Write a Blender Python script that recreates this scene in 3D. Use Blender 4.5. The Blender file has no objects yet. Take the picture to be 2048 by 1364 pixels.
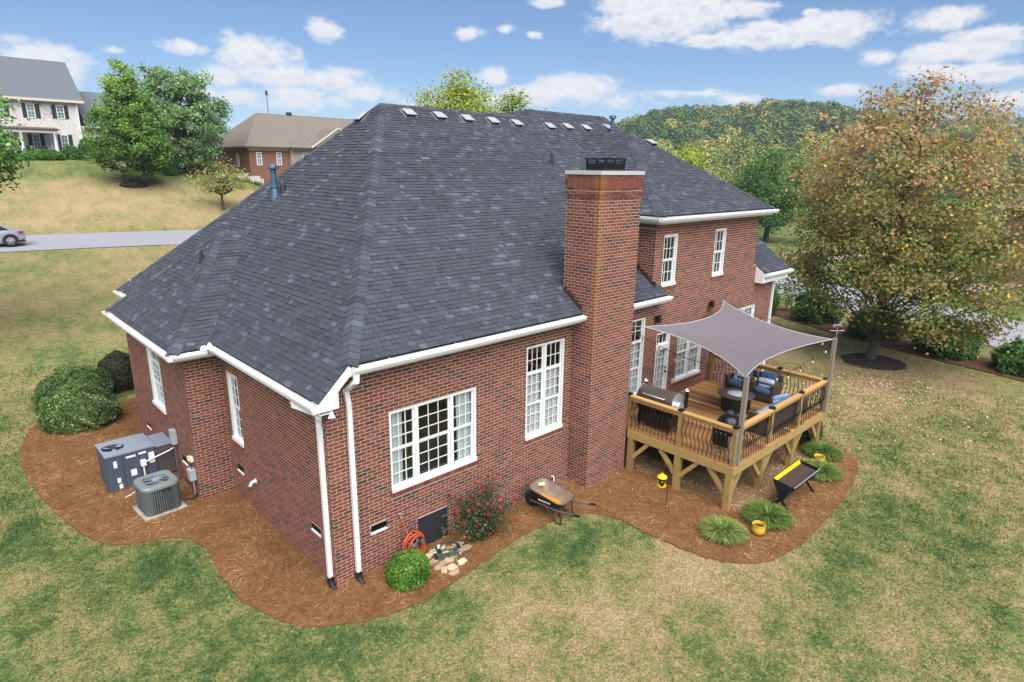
import bpy, bmesh, math, random
import numpy as np
from mathutils import Vector, Matrix

S = bpy.context.scene
COL = S.collection
rnd = random.Random(11)
npr = np.random.RandomState(11)
PI = math.pi
R = math.radians

# ------------------------------------------------------------------ camera
CAM = np.array([-4.4852, -9.1688, 7.3027])
FW = np.array([0.66472, 0.69828, -0.26561])
RT = np.array([0.72660, -0.68695, 0.01245])
UP = np.array([0.17377, 0.20127, 0.96400])
FPX = 1260.84
cam = bpy.data.cameras.new('camera')
cam.sensor_width = 36.0
cam.lens = FPX / 2048 * 36.0
cam.clip_start = 0.1
cam.clip_end = 9000
camo = bpy.data.objects.new('camera', cam)
COL.objects.link(camo)
M = Matrix(((RT[0], UP[0], -FW[0], CAM[0]), (RT[1], UP[1], -FW[1], CAM[1]), (RT[2], UP[2], -FW[2], CAM[2]), (0, 0, 0, 1)))
camo.matrix_world = M
S.camera = camo

# ------------------------------------------------------------------ light
SUN_EL, SUN_AZ = R(54), R(-152)      # azimuth measured from +Y towards +X, direction towards the sun
sdir = Vector((math.cos(SUN_EL) * math.sin(SUN_AZ), math.cos(SUN_EL) * math.cos(SUN_AZ), math.sin(SUN_EL)))
sl = bpy.data.lights.new('sun', 'SUN')
sl.energy = 3.8
sl.angle = R(70)
sl.color = (1.0, 0.95, 0.88)
so = bpy.data.objects.new('sun', sl)
COL.objects.link(so)
so.rotation_euler = (-sdir).to_track_quat('-Z', 'Y').to_euler()
SKY_STRENGTH = 0.053
S.view_settings.view_transform = 'Standard'
S.view_settings.look = 'None'
S.view_settings.exposure = 0.95
S.view_settings.gamma = 1.0
S.view_settings.use_curve_mapping = False
S.cycles.max_bounces = 6
S.cycles.transparent_max_bounces = 12
S.cycles.caustics_reflective = False
S.cycles.caustics_refractive = False


def lin(c):
    return c / 12.92 if c <= 0.04045 else ((c + 0.055) / 1.055) ** 2.4


def rgb(r, g, b):
    return (lin(r / 255), lin(g / 255), lin(b / 255), 1.0)


class NT:
    """small helper round a node tree"""
    def __init__(s, tree):
        s.t = tree
        s.n = tree.nodes
        s.l = tree.links

    def new(s, typ, **kw):
        n = s.n.new(typ)
        for k, v in kw.items():
            setattr(n, k, v)
        return n

    def put(s, sock, v):
        if hasattr(v, 'is_linked') or isinstance(v, bpy.types.NodeSocket):
            s.l.new(v, sock)
        else:
            sock.default_value = v

    def math(s, op, a, b=0.0, c=None, clamp=False):
        n = s.new('ShaderNodeMath', operation=op)
        n.use_clamp = clamp
        s.put(n.inputs[0], a)
        s.put(n.inputs[1], b)
        if c is not None:
            s.put(n.inputs[2], c)
        return n.outputs[0]

    def mix(s, f, a, b, mode='MIX'):
        n = s.new('ShaderNodeMix', data_type='RGBA', blend_type=mode)
        s.put(n.inputs[0], f)
        s.put(n.inputs[6], a)
        s.put(n.inputs[7], b)
        return n.outputs[2]

    def noise(s, vec, scale, detail=3.0, rough=0.55, dim='3D', dist=0.0):
        n = s.new('ShaderNodeTexNoise', noise_dimensions=dim)
        if vec is not None:
            s.l.new(vec, n.inputs['Vector'])
        n.inputs['Scale'].default_value = scale
        n.inputs['Detail'].default_value = detail
        n.inputs['Roughness'].default_value = rough
        n.inputs['Distortion'].default_value = dist
        return n.outputs['Fac']

    def ramp(s, fac, stops, interp='LINEAR'):
        n = s.new('ShaderNodeValToRGB')
        cr = n.color_ramp
        cr.interpolation = interp
        while len(cr.elements) < len(stops):
            cr.elements.new(0.5)
        for e, (p, c) in zip(cr.elements, stops):
            e.position = p
            e.color = c if len(c) == 4 else (*c, 1)
        s.put(n.inputs[0], fac)
        return n.outputs[0]

    def smooth(s, x, lo, hi):
        n = s.new('ShaderNodeMapRange', interpolation_type='SMOOTHSTEP')
        s.put(n.inputs[0], x)
        n.inputs[1].default_value = lo
        n.inputs[2].default_value = hi
        return n.outputs[0]


# ------------------------------------------------------------------ sky with fair-weather clouds
world = bpy.data.worlds.new('World')
S.world = world
world.use_nodes = True
w = NT(world.node_tree)
w.n.clear()
sky = w.new('ShaderNodeTexSky', sky_type='NISHITA')
sky.sun_disc = False
sky.sun_elevation = SUN_EL
sky.sun_rotation = SUN_AZ
sky.altitude = 200
sky.air_density = 1.0
sky.dust_density = 0.0
sky.ozone_density = 2.5
tc = w.new('ShaderNodeTexCoord')
sep = w.new('ShaderNodeSeparateXYZ')
w.l.new(tc.outputs['Generated'], sep.inputs[0])
az = w.math('ARCTAN2', sep.outputs[0], sep.outputs[1])
el = w.math('ARCSINE', sep.outputs[2])


def azel(px, py):
    q = FW + RT * (px - 1024) / FPX - UP * (py - 682) / FPX
    q = q / np.linalg.norm(q)
    return math.atan2(q[0], q[1]), math.asin(q[2])


CLOUDS = [  # where each cloud stands in the sky, given through the direction it is seen in: x, y, half width, half height, density
    (75, 128, 120, 50, 1.0), (130, 145, 60, 22, .9), (648, 58, 40, 24, .95), (380, 95, 55, 17, .9), (505, 108, 90, 38, 1.0),
    (560, 150, 110, 30, .85), (660, 160, 90, 28, .9), (330, 160, 50, 28, .75), (440, 155, 60, 28, .75), (600, 195, 150, 28, .72),
    (470, 190, 110, 24, .68), (720, 185, 80, 24, .68), (945, 66, 36, 14, .8), (1012, 55, 22, 9, .7), (1068, 70, 20, 9, .8),
    (985, 155, 40, 24, .85), (1090, 188, 110, 26, .9), (1150, 178, 100, 30, .95), (1000, 200, 60, 14, .7), (1330, 38, 150, 42, 1.05), (1280, 10, 110, 30, 1.0),
    (1450, 18, 110, 24, .95), (1520, 12, 60, 10, .8), (1560, 70, 215, 26, 1.05), (1660, 58, 110, 34, 1.05), (1420, 80, 80, 16, .95),
    (1620, 25, 24, 9, .8), (1095, 6, 40, 10, .8), (1400, 4, 110, 20, .9), (1890, 42, 90, 26, .95), (1970, 70, 110, 22, .95), (1760, 112, 55, 18, .85),
    (1910, 105, 150, 26, .95), (1960, 145, 160, 24, .9), (1860, 140, 90, 18, .85), (1390, 187, 80, 11, .7), (1480, 197, 60, 14, .75),
    (1690, 180, 60, 14, .7), (2020, 195, 90, 20, .75), (1545, 60, 110, 20, .95), (900, 215, 140, 18, .55), (230, 100, 40, 10, .55), (1250, 200, 90, 20, .6)]
mx = None
vacc = None
comb = w.new('ShaderNodeCombineXYZ')
w.l.new(az, comb.inputs[0])
w.l.new(el, comb.inputs[1])
for (px, py, hw, hh, dn) in CLOUDS:
    a0, e0 = azel(px, py)
    dist_ = math.hypot(px - 1024, FPX) / FPX
    sub = w.new('ShaderNodeVectorMath', operation='SUBTRACT')
    w.l.new(comb.outputs[0], sub.inputs[0])
    sub.inputs[1].default_value = (a0, e0, 0)
    mul = w.new('ShaderNodeVectorMath', operation='MULTIPLY')
    w.l.new(sub.outputs[0], mul.inputs[0])
    mul.inputs[1].default_value = (FPX * dist_ ** 2 / hw, FPX * dist_ / hh, 0)
    ln = w.new('ShaderNodeVectorMath', operation='LENGTH')
    w.l.new(mul.outputs[0], ln.inputs[0])
    c = w.math('MULTIPLY', w.math('SUBTRACT', 1.25, ln.outputs['Value']), dn)
    s2_ = w.new('ShaderNodeSeparateXYZ')
    w.l.new(mul.outputs[0], s2_.inputs[0])
    if mx is None:
        mx, vacc = c, s2_.outputs[1]
    else:
        g_ = w.math('GREATER_THAN', c, mx)
        vacc = w.math('MULTIPLY_ADD', g_, w.math('SUBTRACT', s2_.outputs[1], vacc), vacc)
        mx = w.math('SMOOTH_MAX', mx, c, 0.12)
# the same kind of clouds all round the rest of the sky
st = w.new('ShaderNodeMapping')
w.l.new(comb.outputs[0], st.inputs[0])
st.inputs['Scale'].default_value = (3.2, 8.5, 1)
st.inputs['Location'].default_value = (3.7, 1.3, 0)
gen = w.noise(st.outputs[0], 1.0, 4)
gen = w.math('MULTIPLY', w.math('SUBTRACT', gen, 0.60), 5.0)
mp = w.new('ShaderNodeMapping')
w.l.new(comb.outputs[0], mp.inputs[0])
mp.inputs['Scale'].default_value = (26, 44, 1)
fb = w.noise(mp.outputs[0], 1.0, 7, 0.62, dist=0.3)
mp2 = w.new('ShaderNodeMapping')
w.l.new(comb.outputs[0], mp2.inputs[0])
mp2.inputs['Scale'].default_value = (60, 90, 1)
fb2 = w.noise(mp2.outputs[0], 1.0, 6, 0.6)
fbm = w.math('ADD', w.math('MULTIPLY', w.math('SUBTRACT', fb, 0.5), 2.5), w.math('MULTIPLY', w.math('SUBTRACT', fb2, 0.5), 0.9))
azc = math.atan2(FW[0], FW[1])
inview = w.smooth(w.math('ABSOLUTE', w.math('SUBTRACT', az, azc)), 0.72, 0.9)
lowel = w.smooth(el, 0.32, 0.22)
genw = w.math('MAXIMUM', inview, w.math('SUBTRACT', 1.0, lowel))
gen = w.math('SUBTRACT', gen, w.math('MULTIPLY', w.math('SUBTRACT', 1.0, genw), 2.0))
body = w.math('MAXIMUM', mx, gen)
dens = w.math('ADD', body, w.math('MULTIPLY', fbm, 0.62))
dens = w.math('SUBTRACT', dens, 0.06)
alpha = w.math('MULTIPLY', w.smooth(dens, 0.10, 0.78), 0.95)
thick = w.smooth(dens, 0.35, 1.25)
low = w.smooth(w.math('ADD', vacc, w.math('MULTIPLY', w.math('SUBTRACT', fb2, 0.5), 3.2)), 0.35, -0.75)
shade = w.math('MULTIPLY', thick, w.math('MULTIPLY_ADD', low, 0.85, w.math('MULTIPLY', w.smooth(fb, 0.45, 0.62), 0.25)), clamp=True)
ccol = w.mix(shade, (0.98, 0.98, 1.0, 1), (0.66, 0.69, 0.82, 1))
skyc = w.mix(1.0, sky.outputs[0], (0.76, 0.93, 1.14, 1), 'MULTIPLY')
bg1 = w.new('ShaderNodeBackground')
w.l.new(skyc, bg1.inputs[0])
bg1.inputs[1].default_value = SKY_STRENGTH
bg2 = w.new('ShaderNodeBackground')
w.l.new(ccol, bg2.inputs[0])
bg2.inputs[1].default_value = 0.50
ms = w.new('ShaderNodeMixShader')
w.l.new(alpha, ms.inputs[0])
w.l.new(bg1.outputs[0], ms.inputs[1])
w.l.new(bg2.outputs[0], ms.inputs[2])
wo = w.new('ShaderNodeOutputWorld')
w.l.new(ms.outputs[0], wo.inputs[0])


# ------------------------------------------------------------------ materials
MATS = {}


def mat(name, stops, rough=0.7, metal=0.0, namt=0.15, nscale=6.0, bump=0.0, bscale=60.0, spec=0.5, trans=0.0, stretch=None, nrm=None, coat=0.0):
    """principled material: colour from the per-face 'tone' value through a ramp (or one colour), broken up by noise"""
    if name in MATS:
        return MATS[name]
    m = bpy.data.materials.new(name)
    m.use_nodes = True
    t = NT(m.node_tree)
    b = t.n['Principled BSDF']
    out = t.n['Material Output']
    if isinstance(stops, list):
        at = t.new('ShaderNodeAttribute', attribute_name='tone')
        col = t.ramp(at.outputs['Fac'], stops)
    else:
        r_ = t.new('ShaderNodeRGB')
        r_.outputs[0].default_value = stops
        col = r_.outputs[0]
    geo = t.new('ShaderNodeNewGeometry')
    vec = geo.outputs['Position']
    if stretch:
        mp_ = t.new('ShaderNodeMapping')
        t.l.new(vec, mp_.inputs[0])
        mp_.inputs['Scale'].default_value = stretch
        vec = mp_.outputs[0]
    if namt:
        nz = t.noise(vec, nscale, 5, 0.6)
        f = t.math('MULTIPLY_ADD', nz, 2 * namt, 1 - namt)
        vm = t.new('ShaderNodeVectorMath', operation='SCALE')
        t.l.new(col, vm.inputs[0])
        t.l.new(f, vm.inputs['Scale'])
        col = vm.outputs[0]
    t.l.new(col, b.inputs['Base Color'])
    b.inputs['Roughness'].default_value = rough
    b.inputs['Metallic'].default_value = metal
    b.inputs['Specular IOR Level'].default_value = spec
    b.inputs['Coat Weight'].default_value = coat
    if bump:
        bn = t.new('ShaderNodeBump')
        bn.inputs['Strength'].default_value = bump
        bn.inputs['Distance'].default_value = 0.02
        t.l.new(t.noise(vec, bscale, 3), bn.inputs['Height'])
        t.l.new(bn.outputs[0], b.inputs['Normal'])
    if trans:
        tr = t.new('ShaderNodeBsdfTranslucent')
        t.l.new(col, tr.inputs[0])
        mxs = t.new('ShaderNodeMixShader')
        mxs.inputs[0].default_value = trans
        t.l.new(b.outputs[0], mxs.inputs[1])
        t.l.new(tr.outputs[0], mxs.inputs[2])
        t.l.new(mxs.outputs[0], out.inputs[0])
    MATS[name] = m
    return m


# ------------------------------------------------------------------ mesh building
class MB:
    def __init__(s):
        s.v, s.f, s.m, s.t = [], [], [], []

    def add(s, vs, fs, m=0, t=0.5):
        o = len(s.v)
        s.v.extend(tuple(map(float, p)) for p in vs)
        for f in fs:
            s.f.append(tuple(i + o for i in f))
            s.m.append(m)
            s.t.append(t)
        return s

    def box(s, a, b, m=0, t=0.5):
        x0, x1 = sorted((a[0], b[0])); y0, y1 = sorted((a[1], b[1])); z0, z1 = sorted((a[2], b[2]))
        return s.add([(x0, y0, z0), (x1, y0, z0), (x1, y1, z0), (x0, y1, z0), (x0, y0, z1), (x1, y0, z1), (x1, y1, z1), (x0, y1, z1)],
                     [(0, 3, 2, 1), (4, 5, 6, 7), (0, 1, 5, 4), (1, 2, 6, 5), (2, 3, 7, 6), (3, 0, 4, 7)], m, t)

    def hexa(s, P, m=0, t=0.5):
        """8 corners: bottom ring 0-3, top ring 4-7"""
        return s.add(P, [(0, 3, 2, 1), (4, 5, 6, 7), (0, 1, 5, 4), (1, 2, 6, 5), (2, 3, 7, 6), (3, 0, 4, 7)], m, t)

    def bar(s, p, q, w_, h_, m=0, t=0.5, up=(0, 0, 1)):
        p, q = Vector(p), Vector(q)
        d = (q - p).normalized()
        u = Vector(up)
        if abs(d.dot(u)) > 0.98:
            u = Vector((1, 0, 0))
        r_ = d.cross(u).normalized()
        u = r_.cross(d).normalized()
        r_ = r_ * (w_ / 2)
        u = u * (h_ / 2)
        return s.hexa([p - r_ - u, p + r_ - u, p + r_ + u, p - r_ + u, q - r_ - u, q + r_ - u, q + r_ + u, q - r_ + u], m, t)

    def tube(s, pts, r, n=8, m=0, t=0.5, cap=True, closed=False):
        pts = [Vector(p) for p in pts]
        k = len(pts)
        rs = r if hasattr(r, '__len__') else [r] * k
        o = len(s.v)
        u = None
        for i, p in enumerate(pts):
            if closed:
                d = (pts[(i + 1) % k] - pts[i - 1]).normalized()
            else:
                d = (pts[min(i + 1, k - 1)] - pts[max(i - 1, 0)]).normalized()
            if u is None:
                u = d.orthogonal().normalized()
            u = (u - d * u.dot(d))
            u = u.normalized() if u.length > 1e-6 else d.orthogonal().normalized()
            b = d.cross(u)
            for j in range(n):
                a = 2 * PI * j / n
                s.v.append(tuple(p + (u * math.cos(a) + b * math.sin(a)) * rs[i]))
        for i in range(k if closed else k - 1):
            i2 = (i + 1) % k
            for j in range(n):
                s.f.append((o + i * n + j, o + i * n + (j + 1) % n, o + i2 * n + (j + 1) % n, o + i2 * n + j))
                s.m.append(m); s.t.append(t)
        if cap and not closed:
            s.f.append(tuple(o + j for j in range(n))[::-1]); s.m.append(m); s.t.append(t)
            s.f.append(tuple(o + (k - 1) * n + j for j in range(n))); s.m.append(m); s.t.append(t)
        return s

    def lathe(s, prof, c=(0, 0, 0), n=24, m=0, t=0.5, sx=1.0, sy=1.0, cap=True):
        o = len(s.v)
        k = len(prof)
        for r_, z in prof:
            for j in range(n):
                a = 2 * PI * j / n
                s.v.append((c[0] + r_ * math.cos(a) * sx, c[1] + r_ * math.sin(a) * sy, c[2] + z))
        for i in range(k - 1):
            for j in range(n):
                s.f.append((o + i * n + j, o + i * n + (j + 1) % n, o + (i + 1) * n + (j + 1) % n, o + (i + 1) * n + j))
                s.m.append(m); s.t.append(t)
        if cap:
            s.f.append(tuple(o + j for j in range(n))[::-1]); s.m.append(m); s.t.append(t)
            s.f.append(tuple(o + (k - 1) * n + j for j in range(n))); s.m.append(m); s.t.append(t)
        return s

    def prism(s, poly, d, m=0, t=0.5):
        k = len(poly)
        d = Vector(d)
        vs = [Vector(p) for p in poly]
        vs += [p + d for p in vs]
        fs = [tuple(range(k))[::-1], tuple(range(k, 2 * k))] + [(i, (i + 1) % k, k + (i + 1) % k, k + i) for i in range(k)]
        return s.add(vs, fs, m, t)

    def grid(s, f, nu, nv, m=0, t=0.5):
        o = len(s.v)
        for j in range(nv + 1):
            for i in range(nu + 1):
                s.v.append(tuple(map(float, f(i / nu, j / nv))))
        for j in range(nv):
            for i in range(nu):
                a = o + j * (nu + 1) + i
                s.f.append((a, a + 1, a + nu + 2, a + nu + 1)); s.m.append(m); s.t.append(t)
        return s

    def build(s, name, mats, parent=None, smooth=None, recalc=False):
        me = bpy.data.meshes.new(name)
        me.from_pydata(s.v, [], s.f)
        return finish(me, name, mats, s.m, s.t, parent, smooth, recalc)


def finish(me, name, mats, mi, tones, parent=None, smooth=None, recalc=False):
    if not isinstance(mats, (list, tuple)):
        mats = [mats]
    for m_ in mats:
        me.materials.append(m_)
    if len(mats) > 1:
        me.polygons.foreach_set('material_index', np.asarray(mi, dtype=np.int32))
    at = me.attributes.new('tone', 'FLOAT', 'FACE')
    at.data.foreach_set('value', np.asarray(tones, dtype=np.float32))
    if recalc:
        bm = bmesh.new(); bm.from_mesh(me)
        bmesh.ops.recalc_face_normals(bm, faces=bm.faces)
        bm.to_mesh(me); bm.free()
    if smooth is not None:
        me.polygons.foreach_set('use_smooth', np.ones(len(me.polygons), dtype=bool))
        me.set_sharp_from_angle(angle=R(smooth))
    me.update()
    o = bpy.data.objects.new(name, me)
    COL.objects.link(o)
    if parent is not None:
        o.parent = parent
    return o


def quads_obj(name, V, tones, mats, parent=None, nv=4, mi=None):
    """V: (N, nv, 3) array of separate faces, made into one mesh quickly"""
    N = len(V)
    me = bpy.data.meshes.new(name)
    me.vertices.add(N * nv)
    me.vertices.foreach_set('co', np.ascontiguousarray(V, dtype=np.float32).ravel())
    me.loops.add(N * nv)
    me.loops.foreach_set('vertex_index', np.arange(N * nv, dtype=np.int32))
    me.polygons.add(N)
    me.polygons.foreach_set('loop_start', np.arange(0, N * nv, nv, dtype=np.int32))
    me.update(calc_edges=True)
    return finish(me, name, mats, np.zeros(N) if mi is None else mi, tones, parent)


def tag(o, label, cat, group=None):
    o['label'] = label
    o['category'] = cat
    if group:
        o['group'] = group
    return o


def thing(name, label, cat, loc=(0, 0, 0), rz=0.0, group=None):
    o = bpy.data.objects.new(name, None)
    o.empty_display_size = 0.2
    COL.objects.link(o)
    o.location = loc
    o.rotation_euler = (0, 0, rz)
    return tag(o, label, cat, group)


def setting(o):
    o['kind'] = 'structure'
    return o


def stuff(o):
    o['kind'] = 'stuff'
    return o


def copy_tree(o, parent=None):
    c_ = o.copy()
    COL.objects.link(c_)
    c_.parent = parent
    for ch in list(o.children):
        copy_tree(ch, c_)
    return c_


def vnoise(x, y, sc, seed=0):
    """value noise on numpy arrays"""
    x = np.asarray(x, float) / sc + 137.3 * seed + 1000
    y = np.asarray(y, float) / sc + 71.7 * seed + 1000
    xi, yi = np.floor(x).astype(np.int64), np.floor(y).astype(np.int64)
    fx, fy = x - xi, y - yi
    fx, fy = fx * fx * (3 - 2 * fx), fy * fy * (3 - 2 * fy)

    def h(a, b):
        n_ = (a * 374761393 + b * 668265263 + seed * 1442695) & 0xffffffff
        n_ = ((n_ ^ (n_ >> 13)) * 1274126177) & 0xffffffff
        return ((n_ ^ (n_ >> 16)) & 0xffff) / 65535.0
    return (h(xi, yi) * (1 - fx) + h(xi + 1, yi) * fx) * (1 - fy) + (h(xi, yi + 1) * (1 - fx) + h(xi + 1, yi + 1) * fx) * fy


def fnoise(x, y, sc, seed=0, oc=4):
    s_, a, tot = 0, 1.0, 0
    for i in range(oc):
        s_ = s_ + a * vnoise(x, y, sc / 2 ** i, seed + i * 17)
        tot += a
        a *= 0.55
    return s_ / tot


def sstep(x, a, b):
    t_ = np.clip((np.asarray(x, float) - a) / (b - a), 0, 1)
    return t_ * t_ * (3 - 2 * t_)


# ------------------------------------------------------------------ terrain
GZ = -0.05


def terr(x, y):
    x = np.asarray(x, float); y = np.asarray(y, float)
    up = np.interp(y, [-400, 12.5, 15, 33, 40.5, 50, 58, 66, 95, 140, 4000],
                   [0, 0, .18, 2.58, 2.92, 5.35, 7.15, 7.75, 8.2, 5.0, 3.0])
    g = 1 - sstep(x - 0.35 * y, -3, 21)
    z = GZ + up * g
    # hills behind: wooded ridge to the north-east, another one far to the east
    dx, dy = x - CAM[0], y - CAM[1]
    r_ = np.hypot(dx, dy)
    a = np.degrees(np.arctan2(dx, dy))
    ridge = 32 * sstep(r_, 150, 400) * np.exp(-((a - 64.5) / 15.5) ** 4) * (0.86 + 0.28 * fnoise(a * 10, r_ * 0.2, 60, 3, 3))
    ridge = ridge + 46 * sstep(r_, 380, 900) * np.exp(-((a - 88) / 14.0) ** 4)
    ridge = ridge + 24 * sstep(r_, 260, 560) * np.exp(-((a - 27) / 7.0) ** 2)
    roll = 7 * sstep(r_, 220, 900) * fnoise(x, y, 420, 5, 3)
    return z + ridge + roll


def gz(x, y):
    return float(terr(x, y))


BED = [(-2.72, 12.6), (-3.2, 11.4), (-3.42, 10.2), (-3.45, 8.49), (-3.23, 6.48), (-2.93, 4.85), (-2.6, 4.2), (-2.03, 3.88), (-1.6, 3.66), (-1.32, 3.0), (-1.36, 2.13),
       (-1.41, 1.08), (-1.23, 0.21), (-0.95, -0.41), (-0.57, -0.79), (-0.08, -1.07), (0.51, -1.24), (1.19, -1.3), (2.03, -1.2), (2.95, -1.09),
       (3.86, -1.03), (4.69, -1.11), (5.3, -1.35), (5.62, -1.95), (5.62, -2.65), (5.66, -3.45), (5.82, -4.14), (6.25, -4.7), (6.97, -4.98),
       (8.24, -5.08), (10.04, -4.98), (11.65, -4.75), (12.6, -4.45), (13.1, -3.95), (13.3, -3.3), (13.2, -2.4), (13.0, -1.2), (13.1, 0.6), (8, 1.5), (2, 1.5), (0.6, 6), (0.6, 12.8), (-1.2, 13.1)]


def smooth_poly(P, k=5):
    P = [np.array(p, float) for p in P]
    out, n = [], len(P)
    for i in range(n):
        p0, p1, p2, p3 = P[i - 1], P[i], P[(i + 1) % n], P[(i + 2) % n]
        for j in range(k):
            t_ = j / k
            out.append(0.5 * ((2 * p1) + (-p0 + p2) * t_ + (2 * p0 - 5 * p1 + 4 * p2 - p3) * t_ ** 2 + (-p0 + 3 * p1 - 3 * p2 + p3) * t_ ** 3))
    return np.array(out)


def inside(P, x, y):
    x = np.asarray(x, float); y = np.asarray(y, float)
    c = np.zeros(x.shape, bool)
    n = len(P)
    for i in range(n):
        x0, y0 = P[i]; x1, y1 = P[(i + 1) % n]
        if y0 == y1:
            continue
        k = ((y0 > y) != (y1 > y)) & (x < (x1 - x0) * (y - y0) / (y1 - y0) + x0)
        c ^= k
    return c


BEDP = smooth_poly(BED)
BEDP = BEDP + np.c_[(vnoise(BEDP[:, 0] * 9, BEDP[:, 1] * 9, 1, 4) - .5), (vnoise(BEDP[:, 0] * 9, BEDP[:, 1] * 9, 1, 9) - .5)] * 0.07


def dryness(x, y):
    x = np.asarray(x, float); y = np.asarray(y, float)
    # coordinates turned along the mowing direction for slightly streaky patches
    u = x * 0.80 + y * 0.60
    v_ = -x * 0.60 + y * 0.80
    n1 = fnoise(u, v_ * 1.5, 2.6, 1, 3)
    n2 = fnoise(u * 0.8, v_, 0.75, 2, 3)
    n3 = fnoise(u * 0.6, v_ * 1.3, 6.5, 6, 2)
    n4 = fnoise(u * 0.8, v_, 0.30, 8, 3)
    d = 0.51 + 0.50 * (n1 - 0.5) + 0.50 * (n2 - 0.5) + 0.22 * (n3 - 0.5) + 0.60 * (n4 - 0.5)

    def blob(cx, cy, rx, ry, a_, k):
        c_, s_ = math.cos(R(a_)), math.sin(R(a_))
        p = (x - cx) * c_ + (y - cy) * s_
        q = -(x - cx) * s_ + (y - cy) * c_
        return k * np.exp(-((p / rx) ** 2 + (q / ry) ** 2))
    # greener where it is watered along the beds
    d = d + blob(4.2, -2.0, 2.0, 0.8, -10, -.42) + blob(-2.0, 2.4, 0.7, 1.7, 10, -.45) + blob(-3.6, 5.2, .55, 2.2, 8, -.40)
    d = d + blob(-1.2, -.9, 0.9, .45, -40, -.30) + blob(8, -5.9, 4.5, .55, 5, -.20) + blob(14.8, -4.4, 3.2, .8, 10, -.35) + blob(13.2, -6.5, 4.0, .5, 18, -.25)
    d = d + blob(2.2, -2.6, 1.4, .7, -5, .10) + blob(5.2, -4.3, .8, .8, 0, .32) + blob(0.8, -2.6, 1.5, .5, -20, .12) + blob(3.5, -4.3, 1.6, .6, 0, .16)
    d = d + blob(20, -3, 6.5, 4.5, 0, .30) + blob(13, -9, 5, 1.6, 20, .14) + blob(-3.0, 3.3, .8, .6, 0, .1)
    # the lawn towards the street, the dry bank beyond it and the greener top
    d = np.where(y > 8, d * 0.8 + 0.10, d)
    d = d + 0.12 * sstep(y, 19, 29) * (1 - sstep(x, 15, 25)) + 0.15 * sstep(y, 39, 41) * (1 - sstep(x, 20, 40))
    d = d - 0.42 * sstep(y + 0.12 * x, 51.5, 55.5)
    d = d - 0.22 * sstep(x, 36, 44) * (1 - sstep(y, 35, 60))
    return np.clip(d, 0, 1)


LAWN_STOPS = [(0.0, rgb(64, 90, 50)), (0.25, rgb(90, 109, 60)), (0.46, rgb(122, 127, 75)), (0.68, rgb(148, 135, 92)), (1.0, rgb(170, 148, 112))]
m_ = bpy.data.materials.new('lawn_grass')
m_.use_nodes = True
t = NT(m_.node_tree)
b_ = t.n['Principled BSDF']
at = t.new('ShaderNodeAttribute', attribute_name='dry')
geo = t.new('ShaderNodeNewGeometry')
nA = t.noise(geo.outputs['Position'], 3.2, 5, 0.65)
nB = t.noise(geo.outputs['Position'], 11, 6, 0.75)
f_ = t.math('ADD', at.outputs['Fac'], t.math('MULTIPLY', t.math('SUBTRACT', nA, 0.5), 1.0))
f_ = t.math('ADD', f_, t.math('MULTIPLY', t.math('SUBTRACT', nB, 0.5), 1.7))
c_ = t.ramp(f_, LAWN_STOPS)
vm = t.new('ShaderNodeVectorMath', operation='SCALE')
t.l.new(c_, vm.inputs[0])
t.l.new(t.math('MULTIPLY_ADD', t.smooth(t.noise(geo.outputs['Position'], 26, 5, 0.8), .34, .66), .95, .5), vm.inputs['Scale'])
t.l.new(vm.outputs[0], b_.inputs['Base Color'])
b_.inputs['Roughness'].default_value = 0.95
b_.inputs['Specular IOR Level'].default_value = 0.15
bn = t.new('ShaderNodeBump')
bn.inputs['Strength'].default_value = 0.7
bn.inputs['Distance'].default_value = 0.05
t.l.new(t.noise(geo.outputs['Position'], 34, 4, 0.7), bn.inputs['Height'])
t.l.new(bn.outputs[0], b_.inputs['Normal'])
LAWN = m_


def axis(fine, mid, far):
    a = list(np.arange(fine[0], fine[1], 0.22)) + list(np.arange(mid[0], fine[0], 0.9)) + list(np.arange(fine[1], mid[1], 0.9))
    p = mid[1]; st_ = 1.4
    while p < far[1]:
        a.append(p); p += st_; st_ *= 1.13
    p = mid[0]; st_ = 1.4
    while p > far[0]:
        p -= st_; st_ *= 1.13; a.append(p)
    return np.unique(np.round(a, 4))


xs = axis((-7, 17), (-22, 62), (-3500, 3500))
ys = axis((-9, 14), (-24, 72), (-3500, 3500))
X, Y = np.meshgrid(xs, ys)
Z = terr(X, Y)
nx, ny = len(xs), len(ys)
me = bpy.data.meshes.new('lawn')
i0 = (np.arange(ny - 1)[:, None] * nx + np.arange(nx - 1)[None, :]).ravel()
F4 = np.stack([i0, i0 + 1, i0 + nx + 1, i0 + nx], 1)
me.vertices.add(nx * ny)
me.vertices.foreach_set('co', np.stack([X, Y, Z], -1).astype(np.float32).ravel())
me.loops.add(F4.size)
me.loops.foreach_set('vertex_index', F4.astype(np.int32).ravel())
me.polygons.add(len(F4))
me.polygons.foreach_set('loop_start', np.arange(0, F4.size, 4, dtype=np.int32))
me.update(calc_edges=True)
a_ = me.attributes.new('dry', 'FLOAT', 'POINT')
a_.data.foreach_set('value', dryness(X, Y).astype(np.float32).ravel())
ground = finish(me, 'lawn', LAWN, None, np.full(len(F4), .5), None, 180)
setting(ground)

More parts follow.
